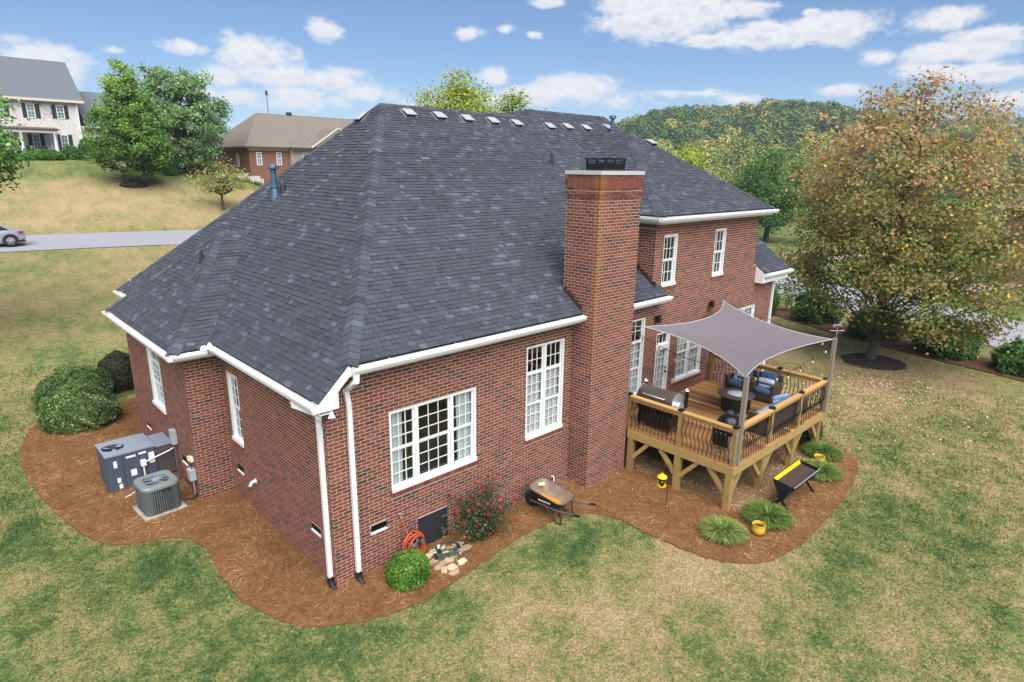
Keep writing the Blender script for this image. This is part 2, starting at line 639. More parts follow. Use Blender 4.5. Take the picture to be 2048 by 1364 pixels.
# ------------------------------------------------------------------ pine straw bed
STRAW = [(0.0, rgb(86, 58, 36)), (0.35, rgb(128, 90, 56)), (0.7, rgb(160, 120, 78)), (1.0, rgb(206, 172, 126))]
straw_m = mat('pine_straw', [(0, rgb(100, 70, 44)), (1, rgb(142, 104, 68))], rough=.95, namt=.6, nscale=9, bump=.8, bscale=55, spec=.1)
needle_m = mat('pine_needle', STRAW, rough=.85, namt=.15, nscale=4, spec=.2)
from mathutils.geometry import tessellate_polygon
bm = bmesh.new()
vs = [bm.verts.new((p[0], p[1], GZ + 0.035)) for p in BEDP]
for tri in tessellate_polygon([[Vector((p[0], p[1], 0)) for p in BEDP]]):
    try:
        f = bm.faces.new([vs[i] for i in tri])
        f.normal_update()
        if f.normal.z < 0:
            f.normal_flip()
    except ValueError:
        pass
n_ = len(BEDP)
lo = [bm.verts.new((p[0], p[1], GZ - 0.05)) for p in BEDP]
for i in range(n_):
    bm.faces.new((vs[i], lo[i], lo[(i + 1) % n_], vs[(i + 1) % n_]))
me = bpy.data.meshes.new('pine_straw_bed'); bm.to_mesh(me); bm.free()
setting(finish(me, 'pine_straw_bed', straw_m, None, np.full(len(me.polygons), .5)))


def keep_visible(x, y, z, pad=0.04):
    """within the field of view (a little wider), so nothing is spent on ground the photograph cannot see"""
    q = np.stack([x - CAM[0], y - CAM[1], z - CAM[2]], -1)
    zf = q @ FW
    u_ = (q @ RT) / zf
    v_ = (q @ UP) / zf
    return (zf > 0.5) & (np.abs(u_) < 1024 / FPX * 1.25 + pad) & (np.abs(v_) < 682 / FPX * 1.25 + pad)


def house_foot(x, y):
    return ((x > -.0) & (y > 0.0) & (x < 16.3)) | ((x > -.74) & (y > 4.84) & (y < 9.74) & (x < 1)) | ((x > 6.13) & (x < 7.58) & (y > -.63) & (y < 1))


GRAVEL_BOX = (7.75, 12.7, -3.6, 0.0)


def in_gravel(x, y):
    return (x > 7.9 + .35 * (vnoise(x * 0 + 1, y, .5, 3) - .5)) & (x < 12.2) & (y > -3.95 + .5 * vnoise(x, x * 0, .7, 8)) & (y < 0)


N = 190000
x = npr.uniform(-3.8, 13.4, N); y = npr.uniform(-5.2, 13, N)
jx, jy = npr.normal(0, .05, N), npr.normal(0, .05, N)
k = inside(BEDP, x + jx, y + jy) & ~house_foot(x, y) & ~in_gravel(x, y)
x, y = x[k], y[k]
N = len(x)
clump = fnoise(x, y, .45, 12, 3)
ang = fnoise(x, y, .35, 13, 2) * 9 + npr.normal(0, .75, N)
L_ = npr.uniform(.07, .2, N)
zc = GZ + .04 + npr.uniform(0, .035, N) + .05 * np.clip(clump - .5, 0, 1)
tilt = npr.normal(0, .22, N)
dx, dy, dz = np.cos(ang) * np.cos(tilt), np.sin(ang) * np.cos(tilt), np.sin(tilt)
wd = npr.uniform(.0025, .005, N)
P0 = np.stack([x - dx * L_ / 2, y - dy * L_ / 2, zc - dz * L_ / 2], -1)
P1 = np.stack([x + dx * L_ / 2, y + dy * L_ / 2, zc + dz * L_ / 2], -1)
sd = np.stack([-np.sin(ang) * wd, np.cos(ang) * wd, npr.uniform(-.5, .5, N) * wd], -1)
V = np.stack([P0 - sd, P0 + sd, P1], 1)
tone = np.clip(.40 + .85 * (clump - .4) + npr.normal(0, .22, N), 0, 1)
stuff(quads_obj('pine_straw', V, tone, needle_m, None, 3))

# ------------------------------------------------------------------ grass blades where the picture is near enough to show them
blade_m = mat('grass_blade', LAWN_STOPS, rough=.9, namt=.35, nscale=5, spec=.15, trans=.25)
N = 300000
# more of them close to the camera
rr = 2.5 + 24 * npr.rand(N) ** 1.25
aa = R(43.6) + npr.uniform(-R(43), R(43), N)
x = CAM[0] + rr * np.sin(aa); y = CAM[1] + rr * np.cos(aa)
zg = terr(x, y)
k = keep_visible(x, y, zg) & ~inside(BEDP, x + npr.normal(0, .035, N), y + npr.normal(0, .035, N)) & ~house_foot(x, y)
x, y, zg = x[k], y[k], zg[k]
N = len(x)
d = dryness(x, y)
dj = np.clip(d + 0.45 * (fnoise(x, y, .16, 21, 3) - .5) + npr.normal(0, .22, N), 0, 1)
dist = np.hypot(x - CAM[0], y - CAM[1])
h = npr.uniform(.025, .06, N) * (1.25 - .6 * d) * np.clip(dist / 11, .9, 1.6)
wd = npr.uniform(.005, .012, N) * np.clip(dist / 10, .8, 2.2)
a = npr.uniform(0, 2 * PI, N)
lean = npr.uniform(.2, 1.1, N)
la = npr.uniform(0, 2 * PI, N)
base = np.stack([x, y, zg - .004], -1)
sd = np.stack([np.cos(a) * wd, np.sin(a) * wd, np.zeros(N)], -1)
tip = base + np.stack([np.cos(la) * np.sin(lean) * h, np.sin(la) * np.sin(lean) * h, np.cos(lean) * h], -1)
V = np.stack([base - sd, base + sd, tip], 1)
stuff(quads_obj('grass', V, dj, blade_m, None, 3))

# ------------------------------------------------------------------ streets, drives, mulch strips
asph = mat('pale_concrete_road', [(0, rgb(142, 142, 149)), (1, rgb(154, 154, 160))], rough=.9, namt=.10, nscale=1.3, bump=.15, bscale=120)
pave = mat('pink_concrete', [(0, rgb(164, 140, 126)), (1, rgb(174, 150, 136))], rough=.9, namt=.08, nscale=2)
mulch_m = mat('brown_mulch', [(0, rgb(92, 58, 40)), (1, rgb(124, 84, 58))], rough=.95, namt=.5, nscale=4, bump=.8, bscale=30)
dark_mulch = mat('dark_mulch', [(0, rgb(34, 28, 27)), (1, rgb(56, 46, 42))], rough=.95, namt=.5, nscale=7, bump=.9, bscale=35)


def catmull(P, k=8):
    P = [np.array(p, float) for p in P]
    out = []
    for i in range(len(P) - 1):
        p0, p1, p2, p3 = P[max(i - 1, 0)], P[i], P[i + 1], P[min(i + 2, len(P) - 1)]
        for j in range(k):
            t_ = j / k
            out.append(0.5 * ((2 * p1) + (-p0 + p2) * t_ + (2 * p0 - 5 * p1 + 4 * p2 - p3) * t_ ** 2 + (-p0 + 3 * p1 - 3 * p2 + p3) * t_ ** 3))
    out.append(P[-1])
    return np.array(out)


def ribbon(name, line, half, m, lift=.05, nw=6, k=10):
    c = catmull(line, k)
    mb = MB()
    dd = np.gradient(c, axis=0)
    dd /= np.linalg.norm(dd, axis=1)[:, None]
    nn = np.stack([-dd[:, 1], dd[:, 0]], -1)
    for i in range(len(c)):
        for j in range(nw + 1):
            s_ = (j / nw * 2 - 1) * half
            p = c[i] + nn[i] * s_
            mb.v.append((p[0], p[1], gz(p[0], p[1]) + lift))
        # skirts
    for i in range(len(c) - 1):
        for j in range(nw):
            a0 = i * (nw + 1) + j
            mb.f.append((a0, a0 + nw + 1, a0 + nw + 2, a0 + 1)); mb.m.append(0); mb.t.append(.5)
    o = mb.build(name, m, recalc=False)
    if o.data.polygons[0].normal.z < 0:
        o.data.flip_normals()
    return setting(o)


ROAD = [(-90, 42), (-45, 39.8), (-20, 38.3), (-6, 37.4), (3, 36.6), (12, 34.6), (24, 29.5), (33, 21), (37.2, 12), (36.6, 5), (33.4, -3), (28.5, -12), (21, -25), (10, -45)]
ribbon('street', ROAD, 3.1, asph, .03)
ribbon('driveway', [(39.5, 3.2), (44, 1.8), (52, -.5), (60, -3)], 2.6, pave, .075)
ribbon('sidewalk', [(61, 10.2), (54, 11.4), (50.6, 13.0), (51.5, 14.6), (56, 15.0), (64, 14)], .8, pave, .07)
ribbon('mulch_strip', [(31.0, 12), (30.2, 8), (28.8, 4.4), (27.2, .6), (26.1, -3), (25.2, -6.5), (23.2, -11)], 1.05, mulch_m, .04, 4)


def disc(name, cx, cy, rx, ry, m, lift=.03, n=40, seed=3):
    mb = MB()
    ring = []
    mb.v.append((cx, cy, gz(cx, cy) + lift + .10))
    for rr_, zz in ((.6, .07), (1.0, 0.0), (1.02, -.06)):
        for j in range(n):
            a0 = 2 * PI * j / n
            k_ = rr_ * (1 + .12 * (float(vnoise(math.cos(a0) * 3, math.sin(a0) * 3, .6, seed)) - .5))
            px_, py_ = cx + rx * k_ * math.cos(a0), cy + ry * k_ * math.sin(a0)
            mb.v.append((px_, py_, gz(px_, py_) + lift + zz))
    for j in range(n):
        mb.f.append((0, 1 + j, 1 + (j + 1) % n)); mb.m.append(0); mb.t.append(.5)
        for q in range(2):
            mb.f.append((1 + q * n + j, 1 + (q + 1) * n + j, 1 + (q + 1) * n + (j + 1) % n, 1 + q * n + (j + 1) % n)); mb.m.append(0); mb.t.append(.5)
    return setting(mb.build(name, m, smooth=60))


disc('tree_mulch', 22.75, -1.6, 1.15, 1.15, dark_mulch)


# ------------------------------------------------------------------ the brick house
BRICK = [(0.0, rgb(74, 58, 58)), (0.10, rgb(88, 63, 61)), (0.16, rgb(98, 64, 58)), (0.3, rgb(108, 61, 52)), (0.6, rgb(122, 67, 55)), (0.85, rgb(133, 76, 61)), (1.0, rgb(143, 88, 71))]
brick_m = mat('red_brick', BRICK, rough=.88, namt=.20, nscale=22, bump=.35, bscale=90, spec=.25)
mortar_m = mat('mortar', rgb(184, 171, 153), rough=.95, namt=.10, nscale=8, bump=.3, bscale=120, spec=.1)
white_m = mat('white_paint', rgb(228, 228, 228), rough=.45, namt=.04, nscale=2.5)
trim_m = mat('window_trim', rgb(230, 231, 232), rough=.4, namt=.03, nscale=3)
black_m = mat('black_metal', rgb(24, 24, 27), rough=.45, namt=.15, nscale=10)
dark_m = mat('dark_interior', rgb(60, 54, 50), rough=.9, namt=.1)
SHING = [(0.0, rgb(54, 57, 64)), (0.35, rgb(69, 73, 81)), (0.65, rgb(84, 88, 97)), (0.9, rgb(106, 111, 120)), (1.0, rgb(124, 129, 138))]
shingle_m = mat('slate_shingle', SHING, rough=.92, namt=.22, nscale=40, bump=.5, bscale=160, spec=.25)
roofdeck_m = mat('roof_underlay', rgb(58, 61, 70), rough=.95, namt=.1)

# chimney brick: the same brick with the rust run that comes down from the cap along its front left edge
cb_m = brick_m.copy(); cb_m.name = 'chimney_brick'
t = NT(cb_m.node_tree)
b_ = t.n['Principled BSDF']
src = b_.inputs['Base Color'].links[0].from_socket
geo = t.new('ShaderNodeNewGeometry')
sp = t.new('ShaderNodeSeparateXYZ')
t.l.new(geo.outputs['Position'], sp.inputs[0])
dxn = t.math('ABSOLUTE', t.math('SUBTRACT', sp.outputs[0], 6.13))
dyn = t.math('ABSOLUTE', t.math('SUBTRACT', sp.outputs[1], -.632))
dd_ = t.math('ADD', dxn, dyn)
hz_ = t.smooth(sp.outputs[2], 1.0, 7.2)
wid = t.math('MULTIPLY_ADD', hz_, .20, .03)
st_ = t.math('DIVIDE', dd_, wid)
nz_ = t.noise(geo.outputs['Position'], 5, 4)
st_ = t.math('ADD', st_, t.math('MULTIPLY', t.math('SUBTRACT', nz_, .5), 1.4))
fa_ = t.math('MULTIPLY', t.smooth(st_, 1.15, .3), t.math('MULTIPLY_ADD', hz_, .55, .12))
t.l.new(t.mix(fa_, src, rgb(150, 96, 40)), b_.inputs['Base Color'])

glass_m = bpy.data.materials.new('window_glass')
glass_m.use_nodes = True
t = NT(glass_m.node_tree)
t.n.remove(t.n['Principled BSDF'])
gl = t.new('ShaderNodeBsdfGlossy'); gl.inputs['Roughness'].default_value = .02; gl.inputs['Color'].default_value = (.9, .95, .95, 1)
tr = t.new('ShaderNodeBsdfTransparent'); tr.inputs[0].default_value = (.90, .94, .93, 1)
fr = t.new('ShaderNodeLayerWeight'); fr.inputs[0].default_value = .5
ms = t.new('ShaderNodeMixShader')
t.l.new(t.math('MULTIPLY_ADD', t.math('POWER', fr.outputs['Facing'], 3.5), .85, .07, clamp=True), ms.inputs[0])
t.l.new(tr.outputs[0], ms.inputs[1]); t.l.new(gl.outputs[0], ms.inputs[2])
t.l.new(ms.outputs[0], t.n['Material Output'].inputs[0])

house = thing('brick_house', 'large red brick house with dark grey shingle hip roof and tall brick chimney', 'house')
CH = 0.0677          # one brick course
POKE = 0.0035
BRICKS = []          # (wall object, corners) of every brick laid, the largest ones in the picture become objects


def cells(u0, u1, z0, z1, holes):
    us = sorted({u0, u1} | {min(max(h[i], u0), u1) for h in holes for i in (0, 1)})
    zs = sorted({z0, z1} | {min(max(h[i], z0), z1) for h in holes for i in (2, 3)})
    for a, b in zip(us, us[1:]):
        run = None
        for c, d in zip(zs, zs[1:]):
            if b - a < 1e-6 or d - c < 1e-6:
                continue
            um, zm = (a + b) / 2, (c + d) / 2
            solid = not any(h[0] < um < h[1] and h[2] < zm < h[3] for h in holes)
            if solid:
                run = (run[0], d) if run else (c, d)
            elif run:
                yield a, b, run[0], run[1]
                run = None
        if run:
            yield a, b, run[0], run[1]


def subtract(iv, a, b):
    out = []
    for p, q in iv:
        if b <= p or a >= q:
            out.append((p, q))
        else:
            if a > p: out.append((p, a))
            if b < q: out.append((b, q))
    return out


def brick_wall(o, u, n, L, z0, z1, holes=(), soldier=None, thick=.16, rowlocks=(), bm_=None, ext0=0.0, ext1=0.0, trim=(0.0, 0.0), poke=POKE, parent=None, u_off=0.0, core=True):
    """mortar wall with holes and every brick in front of it. o: corner at z=0, u along the wall, n outwards; soldier: z of an upright course"""
    o, u, n = Vector(o), Vector(u), Vector(n)
    zv = Vector((0, 0, 1))
    bm_ = bm_ or brick_m
    P = lambda uu, zz, d: o + u * uu + zv * zz + n * d
    wallo = parent
    if core:
        mb = MB()
        for a, b, c, d in cells(trim[0], L - trim[1], z0, z1, list(holes)):
            q = [P(a, c, -thick), P(b, c, -thick), P(b, c, 0), P(a, c, 0), P(a, d, -thick), P(b, d, -thick), P(b, d, 0), P(a, d, 0)]
            mb.hexa(q)
        wallo = mb.build('wall', mortar_m, parent or house, recalc=True)
    k0 = math.floor(z0 / CH)
    k1 = math.ceil(z1 / CH)
    BL, J = .2032, .0138
    hs = list(holes) + [(r_[0] - .03, r_[1] + .03, r_[2] - .10, r_[2]) for r_ in rowlocks]
    for k in range(k0, k1):
        za, zb = k * CH + J / 2, (k + 1) * CH - J / 2
        za, zb = max(za, z0), min(zb, z1)
        if soldier is not None and zb > soldier:
            break
        if zb - za < .012:
            continue
        off = (BL / 2 if k % 2 else 0) - u_off
        i0 = math.floor((-ext0 - off) / BL) - 1
        iv = []
        i = i0
        while off + i * BL < L + ext1:
            a, b = off + i * BL + J / 2, off + (i + 1) * BL - J / 2
            i += 1
            a, b = max(a, -ext0), min(b, L + ext1)
            if b - a < .02:
                continue
            segs = [(a, b)]
            for h in hs:
                if h[2] < zb - .012 and h[3] > za + .012:
                    segs = subtract(segs, h[0], h[1])
            for p, q in segs:
                if q - p > .018:
                    r_ = npr.rand()
                    tone = npr.uniform(0, .14) if r_ < .10 else (npr.uniform(.16, .34) if r_ < .24 else npr.uniform(.4, .95))
                    BRICKS.append((wallo, bm_, P, p, q, za, zb, poke * npr.uniform(.75, 1.15), tone))
    if soldier is not None:
        a = -ext0
        while a < L + ext1 - .02:
            b = min(a + CH - J, L + ext1)
            segs = [(a, b)]
            for h in hs:
                if h[2] < z1 - .02 and h[3] > soldier + .02:
                    segs = subtract(segs, h[0], h[1])
            for p, q in segs:
                if q - p > .015:
                    BRICKS.append((wallo, bm_, P, p, q, soldier + J / 2, z1, poke, npr.uniform(.3, .8)))
            a += CH
    for (a, b, z) in rowlocks:
        x_ = a - .025
        while x_ < b + .02:
            q = min(x_ + CH - J, b + .03)
            BRICKS.append((wallo, bm_, P, x_, q, z - .095, z - .004, .035, npr.uniform(.45, 1.0)))
            x_ += CH
    return wallo


def win_hole(w_):
    return (w_[0], w_[1], w_[2], w_[3])


# openings, measured along x on the rear wall and along y on the left walls
TRI = (1.204, 3.268, 1.43, 3.03)
TALL = (4.685, 5.898, 1.43, 3.595)
TALL2 = (8.10, 9.04, 1.45, 3.60)
DOOR = (9.60, 10.28, 1.12, 3.05)
TWIN = (10.66, 12.02, 1.45, 3.05)
TWIN2 = (13.80, 15.20, 1.45, 3.07)
UPA = (9.611, 10.273, 4.318, 5.66)
UPB = (12.193, 12.833, 4.318, 5.672)
CRAWL = (1.765, 2.485, -.09, .65)
rear_holes = [TRI, TALL, TALL2, DOOR, TWIN, TWIN2, UPA, UPB, CRAWL, (.735, 1.068, .77, .915), (-.1, 9.232, 4.10, 9), (14.94, 16.5, 3.98, 9), (14.778, 14.94, 4.42, 9), (-.1, .24, 3.84, 9),
              (6.13, 7.578, -1, 9)]
brick_wall((0, 0, 0), (1, 0, 0), (0, -1, 0), 16.319, -.16, 6.06, rear_holes, None, ext0=POKE,
           rowlocks=[(TRI[0], TRI[1], TRI[2]), (TALL[0], TALL[1], TALL[2]), (TWIN[0], TWIN[1], TWIN[2]), (TWIN2[0], TWIN2[1], TWIN2[2]), (UPA[0], UPA[1], UPA[2]), (UPB[0], UPB[1], UPB[2])])
WIN3 = (3.94, 4.571, 1.358, 2.935)
left_holes = [WIN3, (.515, .865, .79, .92), (4.13, 4.49, .64, .80)]
brick_wall((0, 0, 0), (0, 1, 0), (-1, 0, 0), 4.842, -.16, 3.62, left_holes, 3.42, trim=(.162, 0), rowlocks=[(WIN3[0], WIN3[1], WIN3[2])])
brick_wall((-.742, 4.842, 0), (1, 0, 0), (0, -1, 0), .742, -.16, 3.50, [], 3.29, ext0=POKE)
BWIN = (6.80, 7.86, 1.46, 3.16)
brick_wall((-.742, 4.842, 0), (0, 1, 0), (-1, 0, 0), 4.9, -.16, 3.50, [(BWIN[0] - 4.842, BWIN[1] - 4.842, BWIN[2], BWIN[3]), (8.52 - 4.842, 8.87 - 4.842, .52, .66), (5.55 - 4.842, 5.9 - 4.842, .58, .74)], 3.29, trim=(.162, .162),
           rowlocks=[(BWIN[0] - 4.842, BWIN[1] - 4.842, BWIN[2])])
brick_wall((-.742, 9.742, 0), (1, 0, 0), (0, 1, 0), .742, -.16, 3.50, [], 3.29, ext0=POKE)
brick_wall((0, 9.742, 0), (0, 1, 0), (-1, 0, 0), 2.36, -.16, 3.62, [], 3.42, trim=(.01, .17))
brick_wall((0, 12.1, 0), (1, 0, 0), (0, 1, 0), 16.319, -.2, 3.95, [], None)
brick_wall((9.232, 0.0, 0), (0, 1, 0), (-1, 0, 0), 2.5, 4.28, 6.06, [], 5.86, trim=(.162, 0))
brick_wall((14.778, 0.0, 0), (0, 1, 0), (1, 0, 0), 12.0, 3.9, 6.06, [], None, trim=(.162, 0))
brick_wall((16.319, 0.0, 0), (0, 1, 0), (1, 0, 0), 12.1, -.2, 3.95, [], None, ext0=POKE, trim=(.162, .17))
# inside floors so that no light leaks through the dark rooms
mb = MB()
mb.box((.17, .17, .9), (16.1, 11.9, 1.05)).box((.17, .17, 3.62), (16.1, 11.9, 3.72)).box((.17, 3.6, 1.05), (9, 3.7, 3.62)).box((-.57, 5.0, .9), (.16, 9.6, 1.05))
mb.build('inner_floor', dark_m, house)

# ---- windows
blind_m = mat('window_blind', rgb(206, 208, 206), rough=.6, namt=.05)
curtain_m = mat('curtain', rgb(214, 222, 222), rough=.85, namt=.06, trans=.2)


def window(o, u, n, op, cols, rowsplit, grids, mull=.075, trim=.05, blind=None, curtain=None, sill=True, name='window', single=False):
    """cols: widths share; rowsplit: heights share bottom-up; grids: (nx, ny) per row"""
    o, u, n = Vector(o), Vector(u), Vector(n)
    zv = Vector((0, 0, 1))
    P = lambda a, z, d: o + u * a + zv * z + n * d

    def bx(mb, a, b, c, d, e, f, m=0):
        mb.hexa([P(a, c, e), P(b, c, e), P(b, c, f), P(a, c, f), P(a, d, e), P(b, d, e), P(b, d, f), P(a, d, f)], m)
    a0, a1, z0, z1 = op
    fr = MB()
    bx(fr, a0, a0 + trim, z0, z1, -.10, -.012)
    bx(fr, a1 - trim, a1, z0, z1, -.10, -.012)
    bx(fr, a0 + trim, a1 - trim, z1 - trim, z1, -.10, -.012)
    bx(fr, a0 + trim, a1 - trim, z0, z0 + .05, -.10, -.012)
    ia0, ia1, iz0, iz1 = a0 + trim, a1 - trim, z0 + .05, z1 - trim
    W = ia1 - ia0 - mull * (len(cols) - 1)
    x_ = ia0
    spans = []
    for i, c in enumerate(cols):
        spans.append((x_, x_ + W * c))
        x_ += W * c
        if i < len(cols) - 1:
            bx(fr, x_, x_ + mull, iz0, iz1, -.10, -.02)
            x_ += mull
    win = fr.build(name, trim_m, house, recalc=True)
    if sill:
        sm = MB()
        bx(sm, a0 + .002, a1 - .002, z0 - .004, z0 + .075, -.011, .03)
        sm.build('sill', trim_m, win, recalc=True)
    H = iz1 - iz0
    for (p, q) in spans:
        z_ = iz0
        for ri, rs_ in enumerate(rowsplit):
            c, d = z_, z_ + H * rs_
            z_ = d
            s_ = .030
            dep = -.075 if ri == 0 else -.055
            sb = MB()
            bx(sb, p, p + s_, c, d, dep - .03, dep)
            bx(sb, q - s_, q, c, d, dep - .03, dep)
            bx(sb, p + s_, q - s_, c, c + s_ + .012, dep - .03, dep)
            bx(sb, p + s_, q - s_, d - s_, d, dep - .03, dep)
            gx, gy = grids[ri]
            for i in range(1, gx):
                xm = p + s_ + (q - p - 2 * s_) * i / gx
                bx(sb, xm - .0075, xm + .0075, c + s_, d - s_, dep - .024, dep - .006)
            for i in range(1, gy):
                zm = c + s_ + (d - c - 2 * s_) * i / gy
                bx(sb, p + s_, q - s_, zm - .0075, zm + .0075, dep - .023, dep - .007)
            sb.build('sash', trim_m, win, recalc=True)
            gb = MB()
            gb.add([P(p + s_, c + s_, dep - .015), P(q - s_, c + s_, dep - .015), P(q - s_, d - s_, dep - .015), P(p + s_, d - s_, dep - .015)], [(0, 1, 2, 3) if u.cross(zv).dot(n) > 0 else (3, 2, 1, 0)])
            gb.build('pane', glass_m, win)
        if blind:
            bb = MB()
            zt = iz0 + H * blind
            z_ = iz0 + .03
            while z_ < zt - .02:
                bb.add([P(p + .02, z_, -.115), P(q - .02, z_, -.115), P(q - .02, z_ + .027, -.140), P(p + .02, z_ + .027, -.140)], [(0, 1, 2, 3)])
                z_ += .05
            bx(bb, p + .02, q - .02, zt - .02, zt + .03, -.16, -.112)
            bb.build('blind', blind_m, win)
    if curtain:
        for (c0, c1) in curtain:
            cb = MB()
            f = lambda uu, vv: P(c0 + (c1 - c0) * (uu + .10 * (vv - .5) * (1 if c0 < (a0 + a1) / 2 else -1)), z0 + .03 + (z1 - z0 - .06) * vv, -.148 + .018 * math.sin(uu * 26) + .010 * math.sin(uu * 57 + vv * 3))
            cb.grid(f, 48, 4)
            cb.build('curtain', curtain_m, win, smooth=180)
    return win


RO, RU, RN = (0, 0, 0), (1, 0, 0), (0, -1, 0)
LO, LU, LN = (0, 0, 0), (0, 1, 0), (-1, 0, 0)
window(RO, RU, RN, TRI, [.29, .42, .29], [.5, .5], [(3, 3), (3, 3)], curtain=[(1.26, 1.55), (2.86, 3.21)])
window(RO, RU, RN, TALL, [.5, .5], [.355, .355, .29], [(3, 3), (3, 3), (3, 2)], blind=.69)
window(RO, RU, RN, TALL2, [1.0], [.355, .355, .29], [(3, 3), (3, 3), (3, 2)], blind=.69)
window(RO, RU, RN, TWIN, [.5, .5], [.5, .5], [(3, 3), (3, 3)], blind=.98)
window(RO, RU, RN, TWIN2, [.5, .5], [.5, .5], [(3, 3), (3, 3)], blind=.98)
window(RO, RU, RN, UPA, [1.0], [.5, .5], [(3, 2), (3, 2)])
window(RO, RU, RN, UPB, [1.0], [.5, .5], [(3, 2), (3, 2)], curtain=[(12.40, 12.56)])
window(LO, LU, LN, WIN3, [1.0], [.5, .5], [(3, 3), (3, 3)], curtain=[(3.99, 4.2)])
window((-.742, 0, 0), LU, LN, BWIN, [1.0], [.36, .36, .28], [(3, 3), (3, 3), (2, 1)], blind=.70, trim=.09)
# the glazed door on to the deck
window(RO, RU, RN, (DOOR[0], DOOR[1], DOOR[2], 2.62), [1.0], [1.0], [(3, 6)], trim=.07, blind=.97, sill=False, name='door')
window(RO, RU, RN, (DOOR[0], DOOR[1], 2.625, 3.05), [1.0], [1.0], [(3, 1)], trim=.05, sill=False)
dr = [o for o in house.children if o.name.startswith('door')][0]
mb = MB(); mb.lathe([(.001, 0), (.025, .005), (.028, .03), (.001, .05)], (0, 0, 0), 10)
hnd = mb.build('door_handle', black_m, dr, smooth=40)
hnd.location = (10.14, .02, 2.0); hnd.rotation_euler = (R(90), 0, 0)
mb = MB(); mb.box((10.135, -.03, 1.86), (10.155, .03, 1.90)).box((10.06, -.045, 1.875), (10.155, -.028, 1.89))
mb.build('door_handle', black_m, dr)

# crawl space door, foundation vents
mb = MB()
mb.box((CRAWL[0], -.004, CRAWL[2]), (CRAWL[1], .05, CRAWL[3]))
cd = mb.build('crawl_space_door', mat('charcoal_panel', rgb(38, 42, 46), rough=.55, namt=.2, nscale=9), house)
mb = MB()
for z_ in (.12, .46):
    mb.box((2.34, -.014, z_), (2.47, -.005, z_ + .028))
mb.build('hinge', mat('steel', rgb(170, 172, 176), rough=.35, metal=.8, namt=.1), cd)
mb = MB(); mb.box((1.775, -.016, .33), (1.83, -.005, .35)); mb.build('latch', MATS['steel'], cd)


def wall_vent(o, u, n, a, b, c, d):
    o, u, n = Vector(o), Vector(u), Vector(n)
    P = lambda p, z, e: o + u * p + Vector((0, 0, z)) + n * e
    mb = MB()
    mb.hexa([P(a, c, -.09), P(b, c, -.09), P(b, c, -.07), P(a, c, -.07), P(a, d, -.09), P(b, d, -.09), P(b, d, -.07), P(a, d, -.07)])
    k = int((b - a) / .028)
    for i in range(k + 1):
        p = a + (b - a - .008) * i / k
        mb.hexa([P(p, c, -.07), P(p + .008, c, -.07), P(p + .008, c, -.004), P(p, c, -.004), P(p, d, -.07), P(p + .008, d, -.07), P(p + .008, d, -.004), P(p, d, -.004)])
    v_ = mb.build('foundation_vent', black_m, house, recalc=True)
    mb = MB()
    mb.hexa([P(a - .005, c - .028, -.03), P(b + .005, c - .028, -.03), P(b + .005, c - .028, .02), P(a - .005, c - .028, .02), P(a - .005, c + .008, -.03), P(b + .005, c + .008, -.03), P(b + .005, c + .002, .02), P(a - .005, c + .002, .02)])
    mb.build('vent_sill', white_m, v_, recalc=True)


wall_vent(RO, RU, RN, .735, 1.068, .77, .915)
wall_vent(LO, LU, LN, .515, .865, .79, .92)
wall_vent(LO, LU, LN, 4.13, 4.49, .64, .80)
wall_vent((-.742, 0, 0), LU, LN, 8.52, 8.87, .52, .66)
wall_vent((-.742, 0, 0), LU, LN, 5.55, 5.90, .58, .74)

# ---- chimney
mb = MB()
mb.box((6.13, -.632, -.2), (7.578, .3, 7.2))
chim = mb.build('chimney', mortar_m, house)
CZ = 6.70
for zz0, zz1, pk in ((-.16, CZ, POKE),):
    brick_wall((6.13, -.632, 0), (1, 0, 0), (0, -1, 0), 1.448, zz0, zz1, [], None, ext0=pk, ext1=pk, bm_=cb_m, parent=chim, core=False)
    brick_wall((6.13, -.632, 0), (0, 1, 0), (-1, 0, 0), .93, zz0, zz1, [], None, bm_=cb_m, parent=chim, core=False)
    brick_wall((7.578, -.632, 0), (0, 1, 0), (1, 0, 0), .93, zz0, zz1, [], None, bm_=cb_m, parent=chim, core=False)
    brick_wall((6.13, .3, 0), (1, 0, 0), (0, 1, 0), 1.448, 4, zz1, [], None, ext0=pk, ext1=pk, bm_=cb_m, parent=chim, core=False)


def chimney_band(za, zb, pk, sold):
    m1 = MB(); m1.box((6.13 - pk + .008, -.632 - pk + .008, za), (7.578 + pk - .008, .3 + pk - .008, zb))
    b0 = m1.build('corbel', mortar_m, chim)
    for (o, u, n, L) in (((6.13, -.632, 0), (1, 0, 0), (0, -1, 0), 1.448), ((6.13, .3, 0), (1, 0, 0), (0, 1, 0), 1.448)):
        brick_wall(o, u, n, L, za, zb, [], za if sold else None, ext0=pk, ext1=pk, bm_=cb_m, parent=b0, core=False, poke=pk)
    for (o, u, n, L) in (((6.13, -.632, 0), (0, 1, 0), (-1, 0, 0), .932), ((7.578, -.632, 0), (0, 1, 0), (1, 0, 0), .932)):
        brick_wall(o, u, n, L, za, zb, [], za if sold else None, bm_=cb_m, parent=b0, core=False, poke=pk)


